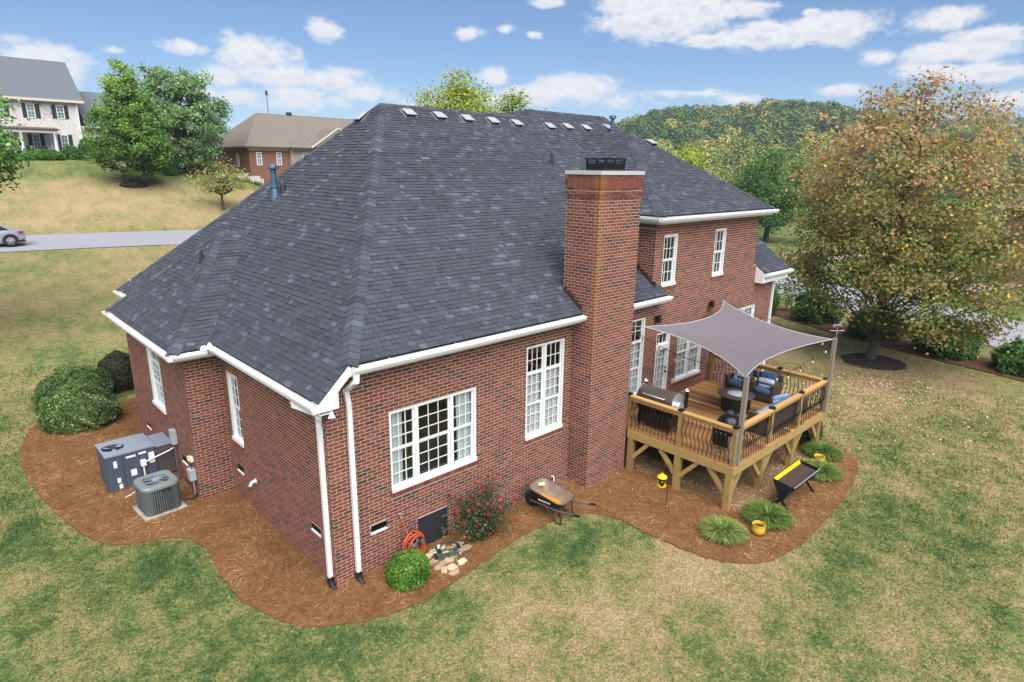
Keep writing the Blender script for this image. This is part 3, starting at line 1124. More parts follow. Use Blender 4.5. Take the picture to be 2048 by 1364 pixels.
BR_KEEP = []
k_ = round(CZ / CH)
chimney_band(k_ * CH, (k_ + 1) * CH, .022, False)
chimney_band((k_ + 1) * CH, (k_ + 2) * CH, .034, False)
chimney_band((k_ + 2) * CH, (k_ + 3) * CH, .022, False)
chimney_band((k_ + 3) * CH, (k_ + 5.9) * CH, .034, True)
chimney_band((k_ + 6) * CH, (k_ + 7) * CH, .022, False)
zt = (k_ + 7) * CH
mb = MB()
mb.box((6.09, -.672, zt), (7.618, .34, zt + .075))
mb.prism([(6.09, -.672, zt + .075), (7.618, -.672, zt + .075), (7.618, .34, zt + .075), (6.09, .34, zt + .075)], (0, 0, .006))
mb.build('chimney_cap', mat('cap_metal', rgb(206, 206, 204), rough=.4, metal=.3, namt=.15, nscale=6), chim)
mb = MB()
fx0, fx1, fy0, fy1, fz = 6.52, 7.22, -.42, .12, zt + .081
mb.box((fx0, fy0, fz), (fx1, fy1, fz + .04))
for (a, b) in ((fx0, fy0), (fx1 - .03, fy0), (fx0, fy1 - .03), (fx1 - .03, fy1 - .03), ((fx0 + fx1) / 2 - .015, fy0), ((fx0 + fx1) / 2 - .015, fy1 - .03)):
    mb.box((a, b, fz + .04), (a + .03, b + .03, fz + .24))
mb.box((fx0 + .02, fy0 + .02, fz + .04), (fx1 - .02, fy1 - .02, fz + .15))
for z_ in (.17,):
    mb.box((fx0 + .004, fy0 + .004, fz + z_), (fx1 - .004, fy0 + .018, fz + z_ + .02)).box((fx0 + .004, fy0 + .02, fz + z_), (fx0 + .018, fy1 - .004, fz + z_ + .02)).box((fx1 - .018, fy0 + .02, fz + z_), (fx1 - .004, fy1 - .02, fz + z_ + .02)).box((fx0 + .02, fy1 - .018, fz + z_), (fx1 - .02, fy1 - .004, fz + z_ + .02))
for i in range(1, 10):
    a = fx0 + (fx1 - fx0) * i / 10
    mb.box((a - .006, fy0 + .006, fz + .04), (a + .006, fy0 + .016, fz + .24))
    b = fy0 + (fy1 - fy0) * i / 10
    mb.box((fx0 + .006, b - .006, fz + .04), (fx0 + .016, b + .006, fz + .24))
mb.box((fx0 - .03, fy0 - .03, fz + .24), (fx1 + .03, fy1 + .03, fz + .262))
mb.build('flue_cage', black_m, chim)
mb = MB()
for i in range(5):   # stepped flashing on the roof side
    y0 = -.26 + .11 * i
    z0 = 4.18 + .741 * (y0 + .3) - .02
    mb.box((6.13 - .016, y0, z0), (6.13 - .0095, y0 + .12, z0 + .19))
mb.build('flashing', mat('copper_flashing', rgb(86, 62, 56), rough=.5, metal=.4, namt=.2), chim)
mb = MB()
for i in range(8):
    y0 = -.1 + .13 * i
    z0 = 4.18 + .741 * (y0 + .3) - .02
    mb.box((9.232 - .018, y0, z0), (9.232 - .0095, y0 + .14, z0 + .2))
mb.build('flashing', MATS['copper_flashing'], house)

# ---- lay the bricks: the 300 largest in the picture are objects, the rest one mesh per wall
bv = []
for i, (wo_, bm_, P, a, b, c, d, pk, tone) in enumerate(BRICKS):
    V = [P(a, c, -.004), P(b, c, -.004), P(b, c, pk), P(a, c, pk), P(a, d, -.004), P(b, d, -.004), P(b, d, pk), P(a, d, pk)]
    ctr = np.array((V[0] + V[6]) / 2)
    q = ctr - CAM
    zf = q @ FW
    n_ = np.array(P(0, 0, 1) - P(0, 0, 0))
    fac = -(q @ n_) / np.linalg.norm(q)
    px_, py_ = 1024 + FPX * (q @ RT) / zf, 682 - FPX * (q @ UP) / zf
    # bricks behind the white pipes, the eaves or shrubs are not counted
    hid = fac <= .05 or zf < 1 or not (0 < px_ < 2048 and 0 < py_ < 1364)
    area = 0 if hid else fac * (b - a) * (d - c) / (q @ q)
    bv.append((V, area))
order = sorted(range(len(bv)), key=lambda i: -bv[i][1])
single = set()
for i in order:
    wo_ = BRICKS[i][0]
    ctr = (bv[i][0][0] + bv[i][0][6]) / 2
    if ctr.z < .02 or ctr.z > 3.5:
        continue
    if abs(ctr.y) < .06 and .3 < ctr.x < .62:
        continue
    if abs(ctr.x) < .06 and ctr.y < .5 and ctr.y > .05:
        continue
    single.add(i)
    if len(single) >= 300:
        break
BF = [(4, 5, 6, 7), (0, 1, 2, 3)[::-1], (2, 3, 7, 6), (0, 3, 7, 4)[::-1], (1, 2, 6, 5)]
groups = {}
for i, (wo_, bm_, P, a, b, c, d, pk, tone) in enumerate(BRICKS):
    if i in single:
        mb = MB(); mb.add(bv[i][0], BF, 0, tone)
        mb.build('brick', bm_, wo_)
    else:
        groups.setdefault((wo_.name, bm_.name), (wo_, bm_, MB()))[2].add(bv[i][0], BF, 0, tone)
for (wo_, bm_, mb) in groups.values():
    stuff(mb.build('brickwork', bm_, wo_))


# ------------------------------------------------------------------ roof of the brick house
SR, SL = 0.7411, 0.98
zr = lambda y: 4.18 + SR * (y + .3)
zl = lambda x: 3.886 + SL * x
PEAK = (5.08, 6.02, 8.865)
SHINGLES = []
EXPO = .108


def poly_interval(poly, v):
    xs_ = []
    n = len(poly)
    for i in range(n):
        (a, b), (c, d) = poly[i], poly[(i + 1) % n]
        if (b - v) * (d - v) <= 0 and b != d:
            xs_.append(a + (c - a) * (v - b) / (d - b))
    return (min(xs_), max(xs_)) if len(xs_) >= 2 else None


def roof_plane(P3, house_, seed, shingles=True, tone0=0.0, expo=EXPO, store=None, deck_m=None, name='roof'):
    """P3: convex polygon on one plane, first edge is the eave (left to right seen from outside)"""
    P3 = [Vector(p) for p in P3]
    u = (P3[1] - P3[0]); u.z = 0; u.normalize()
    nn = None
    for i in range(2, len(P3)):
        c = (P3[1] - P3[0]).cross(P3[i] - P3[0])
        if c.length > 1e-4:
            nn = c.normalized(); break
    if nn.z < 0:
        nn = -nn
    v = nn.cross(u)
    if v.z < 0:
        v = -v
    o = P3[0]
    poly = [((p - o).dot(u), (p - o).dot(v)) for p in P3]
    mb = MB()
    k = len(P3)
    top = [p - nn * .004 for p in P3]
    bot = [p - nn * .05 for p in P3]
    mb.add(top + bot, [tuple(range(k)), tuple(range(k, 2 * k))[::-1]] + [(i, k + i, k + (i + 1) % k, (i + 1) % k) for i in range(k)])
    deck = mb.build(name, deck_m or roofdeck_m, house_, recalc=True)
    if not shingles:
        return deck
    vmax = max(p[1] for p in poly)
    vmin = min(p[1] for p in poly)
    rs = np.random.RandomState(seed)
    W = lambda a, b, h: o + u * a + v * b + nn * h
    r_ = 0
    b = vmin
    while b < vmax - .01:
        b0, b1 = max(b, vmin + 1e-4), min(b + expo, vmax - 1e-4)
        i0, i1 = poly_interval(poly, b0), poly_interval(poly, b1)
        if i0 and i1:
            a = min(i0[0], i1[0]) - rs.rand() * .3
            amax = max(i0[1], i1[1])
            base = rs.normal(0, .025)
            while a < amax:
                wd = rs.choice([.08, .12, .17, .21, .26])
                c = a + wd - .009
                q0 = (min(max(a, i0[0]), i0[1]), min(max(c, i0[0]), i0[1]))
                q1 = (min(max(a, i1[0]), i1[1]), min(max(c, i1[0]), i1[1]))
                if q0[1] - q0[0] > .015 or q1[1] - q1[0] > .015:
                    h = .011 if rs.rand() < .55 else .020
                    jj = rs.uniform(-.004, .004)
                    V = [W(q0[0], b0 + jj, .0), W(q0[1], b0 + jj, .0), W(q0[1], b0 + jj, h), W(q0[0], b0 + jj, h), W(q1[0], b1 + .004, .003), W(q1[1], b1 + .004, .003)]
                    rr_ = rs.rand()
                    tone = np.clip(.40 + base + tone0 + (rs.uniform(.16, .40) if rr_ < .10 else (rs.uniform(-.2, -.06) if rr_ < .25 else rs.uniform(-.07, .07))), 0, 1)
                    (SHINGLES if store is None else store).append((deck, V, tone, nn))
                a += wd
        b += expo
        r_ += 1
    return deck


SF = [(0, 1, 2, 3), (3, 2, 5, 4), (0, 3, 4), (1, 5, 2)]
HIPL = (.30, -.30, 4.18)
FE = 12.40
SFR = (8.865 - 3.64) / (FE - 6.02)
# rear slope with the raised second ridge at its right hand end
YR2 = 6.36
roof_plane([HIPL, (9.54, -.30, 4.18), (9.54, 6.02, zr(6.02)), PEAK], house, 1)
roof_plane([(9.54, 2.2, zr(2.2)), (16.75, 2.2, zr(2.2)), (14.82, YR2, zr(YR2)), (10.75, YR2, zr(YR2)), (9.54, 6.02, zr(6.02))], house, 2)
roof_plane([(14.95, -.30, 4.18), (16.75, -.30, 4.18), (16.75, 2.2, zr(2.2)), (14.95, 2.2, zr(2.2))], house, 3)
# left slope: polygon bounded by the cut at the rear wall, the left eave and the two hips
roof_plane([(-.25, FE + .0, zl(-.25)), (-.25, -.30, zl(-.25)), (HIPL[0], -.30, zl(.30)), PEAK], house, 4)
# front slopes
roof_plane([(16.75, FE, 3.64), (-.25, FE, 3.64), PEAK, (11.0, 6.02, 8.865)], house, 5)
roof_plane([(16.75, 11.2, zr(YR2) - SFR * (11.2 - YR2)), (9.6, 11.2, zr(YR2) - SFR * (11.2 - YR2)), (10.75, YR2, zr(YR2)), (14.82, YR2, zr(YR2))], house, 6)
roof_plane([(16.75, 2.2, zr(2.2)), (16.75, 11.2, zr(2.2) - .02), (14.82, YR2 + .001, zr(YR2))], house, 7, shingles=False)
mb = MB()
mb.add([(10.75, YR2, zr(YR2)), (9.54, 6.02, zr(6.02)), (9.6, 11.2, zr(YR2) - SFR * (11.2 - YR2)), (10.75, 6.02, 8.865)], [(0, 1, 2)])
mb.add([(16.7, 2.2, 3.9), (16.7, 11.2, 3.9), (16.7, 11.2, 6.0), (16.7, 2.2, 6.0)], [(0, 1, 2, 3)])
mb.add([(16.7, -.2, 4.0), (16.7, 2.2, 4.0), (16.7, 2.2, 6.0)], [(0, 1, 2)])
mb.build('gable_siding', roofdeck_m, house)
# the bump-out on the left with its own hip roof
BX, BY0, BY1, BZ = -1.05, 4.49, 9.93, 3.555
RB0, RB1 = (1.05, 7.21, 5.66), (1.86, 7.21, 5.66)
xv = (BZ - 3.886) / SL
roof_plane([(BX, BY0, BZ), (xv, BY0, BZ), RB1, RB0], house, 8, tone0=-.02)
roof_plane([(BX, BY1, BZ), (BX, BY0, BZ), RB0], house, 9)
roof_plane([(xv, BY1, BZ), (BX, BY1, BZ), RB0, RB1], house, 10)
# the two-storey wing: hip end to the rear, ridge running back into the main slope
WX0, WX1, WY, WZ = 8.96, 15.06, -.30, 6.20
WA = (12.55, 3.50, 8.395)
yv0 = (WZ - 4.18) / SR - .3
yv1 = (WA[2] - 4.18) / SR - .3
roof_plane([(WX0, WY, WZ), (WX1, WY, WZ), WA], house, 11, tone0=.02)
roof_plane([(WX0, yv0, WZ), (WX0, WY, WZ), WA, (WA[0], yv1, WA[2])], house, 12, tone0=.04)
roof_plane([(WX1, WY, WZ), (WX1, yv0, WZ), (WA[0], yv1, WA[2]), WA], house, 13)
# upper soffit return on the wing's hidden side and the attic wall parts stay inside the roofs


# hip and ridge caps
def caps(a, b, n1, n2, parent, width=.15, expo=.15, lift=.022):
    a, b = Vector(a), Vector(b)
    d = b - a
    L = d.length
    d.normalize()
    n1, n2 = Vector(n1).normalized(), Vector(n2).normalized()
    s1 = d.cross(n1); s2 = d.cross(n2)
    # the two wings of a cap lie down the two slopes
    if s1.z > 0: s1 = -s1
    if s2.z > 0: s2 = -s2
    mid = (n1 + n2).normalized()
    k = int(L / expo)
    for i in range(k):
        t0, t1 = L * i / k, L * (i + 1) / k + .012
        h0, h1 = lift + .008, lift - .006
        p, q = a + d * t0, a + d * t1
        V = [p + mid * h0, p + s1 * width + n1 * h0 * .7, q + s1 * width + n1 * h1 * .7, q + mid * h1, q + s2 * width + n2 * h1 * .7, p + s2 * width + n2 * h0 * .7,
             p, p + s1 * width - n1 * .004, p + s2 * width - n2 * .004]
        fs = [(0, 1, 2, 3), (0, 3, 4, 5), (0, 6, 7, 1), (0, 5, 8, 6)]
        mb = MB()
        mb.add(V, fs, 0, float(np.clip(.46 + npr.normal(0, .13), 0, 1)))
        mb.build('ridge_cap', shingle_m, parent, recalc=False)


nR = (0, -SR, 1); nL = (-SL, 0, 1); nF = (0, SFR, 1)
decks = [o for o in house.children if o.name.startswith('roof')]
caps(HIPL, PEAK, nL, nR, decks[0], .17)
caps((-.25, FE, 3.64), PEAK, nL, nF, decks[3], .15)
caps((5.08, 6.02, 8.865), (10.75, 6.02, 8.865), nR, nF, decks[0], .13)
caps((10.75, YR2, zr(YR2)), (14.82, YR2, zr(YR2)), nR, nF, decks[1], .13)
caps((16.75, 2.2, zr(2.2)), (14.82, YR2, zr(YR2)), (1, -.5, 1), nR, decks[1], .13)
nb1 = (0, -(5.66 - BZ) / (7.21 - BY0), 1); nb2 = (-(5.66 - BZ) / (1.05 - BX), 0, 1); nb3 = (0, (5.66 - BZ) / (BY1 - 7.21), 1)
caps((BX, BY0, BZ), RB0, nb2, nb1, decks[7], .16)
caps((BX, BY1, BZ), RB0, nb2, nb3, decks[7], .15)
caps(RB0, RB1, nb1, nb3, decks[7], .13)
nw1 = (0, -(WA[2] - WZ) / (WA[1] - WY), 1); nw2 = (-(WA[2] - WZ) / (WA[0] - WX0), 0, 1); nw3 = ((WA[2] - WZ) / (WX1 - WA[0]), 0, 1)
caps((WX0, WY, WZ), WA, nw2, nw1, decks[10], .15)
caps((WX1, WY, WZ), WA, nw3, nw1, decks[10], .14)
caps(WA, (WA[0], yv1, WA[2]), nw2, nw3, decks[10], .13)

# the 300 shingles that show largest are objects, the rest one mesh per slope
sv = []
for (dk, V, tone, nn) in SHINGLES:
    c = np.array((V[2] + V[3] + V[4] + V[5]) / 4)
    q = c - CAM
    zf = q @ FW
    fac = -(q @ np.array(nn)) / np.linalg.norm(q)
    ar = (((V[2] - V[3]).length + (V[5] - V[4]).length) / 2) * EXPO
    px_, py_ = 1024 + FPX * (q @ RT) / max(zf, .1), 682 - FPX * (q @ UP) / max(zf, .1)
    sv.append(0 if fac < .05 or zf < 1 or not (0 < px_ < 2048 and 0 < py_ < 1364) else fac * ar / (q @ q))
single = set(sorted(range(len(sv)), key=lambda i: -sv[i])[:300])
groups = {}
for i, (dk, V, tone, nn) in enumerate(SHINGLES):
    if i in single:
        mb = MB(); mb.add(V, SF, 0, tone); mb.build('shingle', shingle_m, dk)
    else:
        groups.setdefault(dk.name, (dk, MB()))[1].add(V, SF, 0, tone)
for dk, mb in groups.values():
    stuff(mb.build('shingles', shingle_m, dk))


# ---- eaves: soffit, fascia, gutters, downspouts
def gutter(p, q, out, parent, ends=True, wd=.13, hg=.11, cut0=0.0, cut1=0.0):
    """open channel along p-q hung on the outer side of the eave; p, q at the top back edge"""
    p, q, out = Vector(p), Vector(q), Vector(out)
    d = (q - p).normalized()
    p, q = p - d * cut0, q + d * cut1
    z = Vector((0, 0, 1))
    mb = MB()

    def bx(e, f, c, d_):
        mb.hexa([p + out * e + z * c, q + out * e + z * c, q + out * f + z * c, p + out * f + z * c, p + out * e + z * d_, q + out * e + z * d_, q + out * f + z * d_, p + out * f + z * d_])
    bx(0, .006, -hg, 0)                       # back
    bx(.006, wd - .035, -hg, -hg + .006)     # bottom
    # front with the moulded face
    pr = [(wd - .035, -hg), (wd - .02, -hg + .03), (wd - .005, -hg + .05), (wd, -.025), (wd, 0), (wd - .016, 0), (wd - .016, -.008), (wd - .010, -.03), (wd - .017, -hg + .055), (wd - .03, -hg + .036), (wd - .04, -hg + .006)]
    mb.prism([p + out * a + z * b for a, b in pr], q - p)
    if ends:
        for e in (p, q - d * .006):
            mb.hexa([e + z * -hg, e + d * .006 + z * -hg, e + d * .006 + out * (wd - .03) + z * -hg, e + out * (wd - .03) + z * -hg,
                     e, e + d * .006, e + d * .006 + out * (wd - .012), e + out * (wd - .012)])
    g = mb.build('gutter', white_m, parent, recalc=True)
    L = (q - p).length
    k = max(1, int(L / 1.35))
    for i in range(k):
        c = p + d * (L * (i + .5) / k)
        m2 = MB()
        m2.bar(c + out * -.05 + z * .004, c + out * (wd - .01) + z * .004, .022, .004)
        m2.build('gutter_strap', white_m, g)
    return g


def board(a, b, name='fascia', m=None):
    mb = MB(); mb.box(a, b)
    return mb.build(name, m or white_m, house)


gutter((.36, -.305, 4.14), (6.13 - .0, -.305, 4.14), (0, -1, 0), house)
gutter((7.59, -.305, 4.14), (9.56, -.305, 4.14), (0, -1, 0), house)
board((.30, -.30, 3.99), (6.128, -.285, 4.13)); board((7.582, -.30, 3.99), (9.50, -.285, 4.13))
board((.30, -.284, 3.965), (6.128, -.009, 3.988), 'soffit'); board((7.582, -.284, 3.965), (9.50, -.009, 3.988), 'soffit')
# left eave in two runs and the bump-out
gutter((-.255, -.30, 3.605), (-.255, 4.40, 3.605), (-1, 0, 0), house)
board((-.25, -.28, 3.45), (-.235, 4.60, 3.60)); board((-.234, -.28, 3.43), (-.009, 4.60, 3.449), 'soffit')
gutter((-.255, 9.95, 3.605), (-.255, 12.45, 3.605), (-1, 0, 0), house)
board((-.25, 9.95, 3.45), (-.235, 12.40, 3.60)); board((-.234, 9.95, 3.43), (-.009, 12.40, 3.449), 'soffit')
gutter((-1.055, 4.485 - .13, 3.525), (-1.055, 9.93, 3.525), (-1, 0, 0), house)
gutter((-1.055 - .0, 4.485, 3.525), (-.39, 4.485, 3.525), (0, -1, 0), house)
board((-1.05, 4.50, 3.37), (-1.035, 9.92, 3.52)); board((-1.034, 4.501, 3.355), (-.751, 9.92, 3.369), 'soffit')
board((-1.034, 4.49, 3.371), (-.25, 4.505, 3.52)); board((-.75, 4.506, 3.355), (-.24, 4.833, 3.369), 'soffit')
mb = MB()   # the cast outlet cap where the two gutters meet
mb.lathe([(.001, .09), (.05, .08), (.075, .04), (.08, 0), (.06, -.02)], (-.43, 4.42, 3.545), 12).lathe([(.001, .14), (.04, .11), (.055, .05), (.05, 0)], (-.32, 4.40, 3.55), 12)
mb.build('gutter_cover', white_m, house, smooth=50)
# wing
gutter((WX0 - .13, WY - .005, WZ - .04), (WX1 + .10, WY - .005, WZ - .04), (0, -1, 0), house)
gutter((WX0 - .005, WY, WZ - .04), (WX0 - .005, yv0, WZ - .04), (-1, 0, 0), house)
board((WX0, WY + .0, WZ - .2), (WX1, WY + .015, WZ - .045)); board((WX0, WY + .016, WZ - .2), (WX0 + .015, yv0, WZ - .045))
board((WX0 + .016, WY + .016, WZ - .215), (WX1, -.009, WZ - .201), 'soffit'); board((WX0 + .016, -.0089, WZ - .215), (9.223, yv0, WZ - .201), 'soffit')
mb = MB(); mb.box((9.205, -.032, 5.99), (14.80, -.0085, WZ - .216)); mb.box((9.20, -.008, 5.99), (9.2235, 2.3, WZ - .216)); mb.build('frieze', white_m, house)
# right hand extension
gutter((14.98, -.305, 4.14), (16.85, -.305, 4.14), (0, -1, 0), house)
board((14.95, -.30, 3.86), (16.72, -.285, 4.13)); board((14.95, -.284, 3.84), (16.72, -.009, 3.859), 'soffit')
mb = MB(); mb.prism([(14.93, -.30, 3.84), (14.93, -.009, 3.84), (14.93, -.009, 4.36), (14.93, -.30, 4.15)], (.018, 0, 0)); mb.build('eave_return', white_m, house)
# rake at the near corner: white board from the hip down to the left eave and the boxed return
mb = MB()
mb.prism([(-.36, -.318, 3.50), (-.36, -.318, 3.615), (-.25, -.318, 3.635), (.31, -.318, 4.165), (.31, -.318, 3.99), (.09, -.318, 3.78), (.09, -.318, 3.50)], (0, .018, 0))
mb.build('rake_board', white_m, house, recalc=True)
mb = MB()
mb.prism([(-.234, -.299, 3.49), (.09, -.299, 3.49), (.09, -.299, 3.78), (.29, -.299, 3.95), (.29, -.299, 3.964), (-.234, -.299, 3.6)], (0, .29, 0))
mb.build('eave_return', white_m, house, recalc=True)


def downspout(path, parent, w_=.085, d_=.065, boot=None):
    mb = MB()
    for a, b in zip(path, path[1:]):
        mb.bar(a, b, w_, d_, up=(0, -1, 0))
    for p in path[1:-1]:
        mb.lathe([(.001, -.04), (.05, -.035), (.052, .035), (.001, .04)], p, 8)
    o = mb.build('downspout', white_m, parent, recalc=False)
    if boot:
        m2 = MB()
        x, y, z = boot
        m2.tube([(x, y, z + .16), (x, y, z + .06), (x + boot_dir[0] * .06, y + boot_dir[1] * .06, z), (x + boot_dir[0] * .17, y + boot_dir[1] * .17, z - .05)], [.06, .062, .055, .05], 10)
        m2.build('drain_boot', mat('black_rubber', rgb(20, 20, 21), rough=.6, namt=.2), o, smooth=50)
    return o


boot_dir = (0, -1)
downspout([(.40, -.37, 4.03), (.40, -.36, 3.90), (.36, -.06, 3.66), (.40, -.055, 3.4), (.40, -.055, .14)], house, boot=(.40, -.055, 0))
boot_dir = (0, -1)
downspout([(-.32, .50, 3.49), (-.31, .48, 3.42), (-.06, .16, 3.28), (-.055, .15, 3.1), (-.055, .15, .14)], house, boot=(-.055, .15, 0))
downspout([(16.25, -.36, 4.03), (16.25, -.05, 3.80), (16.25, -.05, .1)], house)
downspout([(WX1 + .02, -.36, WZ - .15), (14.74, -.06, WZ - .3), (14.74, -.05, 5.2), (14.74, -.05, 4.5)], house) if False else None
# flood lights under the near corner
mb = MB()
mb.lathe([(.02, .1), (.03, .06), (.035, .02), (.065, -.06), (.06, -.06), (.03, 0)], (0, 0, 0), 12)
fl = mb.build('flood_light', white_m, house, smooth=40); fl.location = (-.03, -.27, 3.40); fl.rotation_euler = (R(-25), R(12), 0)
f2 = fl.copy(); COL.objects.link(f2); f2.location = (-.15, -.10, 3.38); f2.rotation_euler = (R(10), R(28), 0)

# ---- roof vents and pipes
vent_m = mat('vent_body', rgb(40, 41, 45), rough=.5, namt=.1)
ventlid_m = mat('vent_lid', rgb(176, 176, 178), rough=.4, metal=.1, namt=.12, nscale=4)
flash_m = mat('flashing_grey', rgb(150, 154, 158), rough=.4, metal=.5, namt=.15)


def slope_frame(p, n, xdir):
    n = Vector(n).normalized(); x = Vector(xdir).normalized()
    y = n.cross(x).normalized()
    m = Matrix(((x.x, y.x, n.x, p[0]), (x.y, y.y, n.y, p[1]), (x.z, y.z, n.z, p[2]), (0, 0, 0, 1)))
    return m


mb = MB()
mb.box((-.20, -.19, .012), (.20, .17, .02), 2)
mb.hexa([(-.145, -.14, .021), (.145, -.14, .021), (.145, .12, .021), (-.145, .12, .021), (-.16, -.17, .10), (.16, -.17, .10), (.14, .13, .06), (-.14, .13, .06)], 0)
mb.hexa([(-.165, -.18, .101), (.165, -.18, .101), (.15, .14, .061), (-.15, .14, .061), (-.155, -.17, .118), (.155, -.17, .118), (.14, .13, .08), (-.14, .13, .08)], 1)
rv = mb.build('roof_vent', [vent_m, ventlid_m, flash_m], house, smooth=20)
first = True
for (x_, y_) in ((5.75, 5.72), (6.75, 5.70), (7.72, 5.68), (8.70, 5.66), (9.66, 5.64), (11.12, 5.62), (12.02, 5.66), (12.98, 5.68), (14.3, 5.78)):
    o = rv if first else rv.copy()
    if not first:
        COL.objects.link(o)
    first = False
    o.matrix_basis = slope_frame((x_, y_, zr(y_)), nR, (1, 0, 0)) @ Matrix.Scale(1.0, 4)
o = rv.copy(); COL.objects.link(o); o.matrix_basis = slope_frame((4.72, 6.35, zl(4.72)), nL, (0, -1, 0))
wy = 2.95; o = rv.copy(); COL.objects.link(o); o.matrix_basis = slope_frame((12.95, wy, WZ + (wy - WY) * (WA[2] - WZ) / (WA[1] - WY)), nw1, (1, 0, 0))
pipe_m = mat('vent_pipe_blue', rgb(74, 98, 122), rough=.5, metal=.3, namt=.15, nscale=8)


def pipe(x, y, z, h, r, m, hat=False, sq=False):
    mb = MB()
    mb.lathe([(r * 2.1, -.10), (r * 1.5, .12), (r * 1.06, .22)], (x, y, z), 14, 1 if not hat else 0)
    mb.lathe([(r, -.05), (r, h)], (x, y, z), 14)
    if hat:
        mb.lathe([(r * 1.45, .22), (r * 1.45, .26), (r, .28)], (x, y, z), 14)
        mb.lathe([(r * 1.1, h - .02), (r * 2.0, h), (r * 2.0, h + .07), (r * 1.7, h + .10), (.001, h + .11)], (x, y, z), 14)
    return mb.build('vent_pipe', [m, vent_m], house, smooth=40)


pipe(2.66, 7.42, zl(2.66), .70, .07, pipe_m, True)
pipe(2.78, 7.18, zl(2.78), .30, .04, mat('grey_pipe', rgb(92, 104, 116), rough=.5, namt=.1))
pipe(9.62, 4.05, zr(4.05), .32, .035, vent_m)
pipe(.46, 6.75, BZ + (.46 - BX) * 1.0, .22, .035, MATS['grey_pipe'])
pipe(14.05, 5.35, zr(5.35), .62, .06, pipe_m, True)


# ------------------------------------------------------------------ wooden deck
WOOD = [(0.0, rgb(112, 78, 46)), (0.35, rgb(152, 108, 64)), (0.7, rgb(182, 138, 84)), (1.0, rgb(206, 170, 116))]
deck_m = mat('deck_wood', WOOD, rough=.75, namt=.28, nscale=3.5, bump=.15, bscale=60, stretch=(9, 1.2, 9))
frame_m = mat('treated_wood', [(0, rgb(120, 96, 52)), (1, rgb(186, 156, 96))], rough=.8, namt=.25, nscale=4, bump=.15, bscale=50, stretch=(3, 3, 1))
rail_m = mat('rail_wood', [(0, rgb(150, 106, 58)), (1, rgb(206, 164, 104))], rough=.75, namt=.2, nscale=5, stretch=(2, 2, 8))
greywood_m = mat('weathered_wood', [(0, rgb(112, 104, 94)), (1, rgb(146, 134, 116))], rough=.85, namt=.22, nscale=5, stretch=(8, 8, 1.2))
iron_m = mat('black_iron', rgb(20, 20, 22), rough=.5, namt=.1)
galv_m = mat('galvanised', rgb(172, 178, 182), rough=.4, metal=.6, namt=.15, nscale=12)
DZ = 1.09
DX0, DX1, DY0 = 7.66, 12.62, -3.44
deck = thing('wooden_deck', 'raised wooden deck with black iron balusters built against the brick house', 'deck', (0, 0, 0))
x = DX0
while x < DX1 - .05:
    w_ = min(.138, DX1 - x)
    mb = MB()
    y1 = -.012 if x > 7.6 else -.65
    mb.box((x, DY0 - .02 + npr.uniform(-.004, .004), DZ - .03), (x + w_ - .006, y1, DZ + npr.uniform(-.002, .002)))
    mb.t = [float(np.clip(npr.normal(.42, .2), 0, 1))] * len(mb.f)
    mb.build('deck_board', deck_m, deck)
    x += w_
for nm, a, b in (('rim_board', (DX0 - .03, DY0 + .002, DZ - .235), (DX0 + .008, -.64, DZ - .032)), ('rim_board', (DX0 - .03, DY0 - .036, DZ - .235), (DX1 + .03, DY0, DZ - .032)),
                 ('rim_board', (DX1 - .008, DY0 + .002, DZ - .235), (DX1 + .03, -.012, DZ - .032))):
    MB().box(a, b, 0, .62).build(nm, frame_m, deck)
for i in range(11):
    xx = DX0 + .35 + i * .44
    MB().box((xx, DY0 + .004, DZ - .22), (xx + .04, -.014, DZ - .033), 0, .2).build('joist', frame_m, deck)
MB().box((DX0 + .01, -2.1, DZ - .42), (DX1 - .02, -2.02, DZ - .224), 0, .2).build('beam', frame_m, deck)
PW = .14


def lower_post(x, y):
    MB().box((x - PW / 2, y - PW / 2, GZ - .1), (x + PW / 2, y + PW / 2, DZ - .238), 0, npr.uniform(.25, .5)).build('post', frame_m, deck)


def brace(x, y, d):
    """knee brace from the post up to the rim, with its galvanised strap"""
    d = Vector(d)
    p = Vector((x, y, .42)) + d * .07
    q = Vector((x, y, DZ - .25)) + d * .50
    mb = MB(); mb.bar(p - Vector((0, 0, .06)), q, .09, .09, 0, npr.uniform(.4, .7))
    b_ = mb.build('knee_brace', frame_m, deck)
    m2 = MB(); m2.bar(Vector((x, y, .36)) - d * .01 + Vector((0, 0, 0)), Vector((x, y, .42)) + d * .14, .15, .004, up=d.cross(Vector((0, 0, 1))))
    m2.build('strap', galv_m, b_)


LP = [(7.70, -.74), (7.70, -2.08), (7.70, -3.37), (9.20, -3.37), (10.92, -3.37), (12.50, -3.37), (12.50, -1.8), (12.5, -.2), (9.8, -2.06), (11.3, -2.06)]
for (x, y) in LP:
    lower_post(x, y)
brace(7.70, -.74, (0, -1, 0)); brace(7.70, -2.08, (0, -1, 0)); brace(7.70, -2.08, (0, 1, 0)); brace(7.70, -3.37, (0, 1, 0)); brace(7.70, -3.37, (1, 0, 0))
for x in (9.20, 10.92):
    brace(x, -3.37, (1, 0, 0)); brace(x, -3.37, (-1, 0, 0))
brace(12.50, -3.37, (-1, 0, 0)); brace(12.50, -3.37, (0, 1, 0))
RZ = 1.98


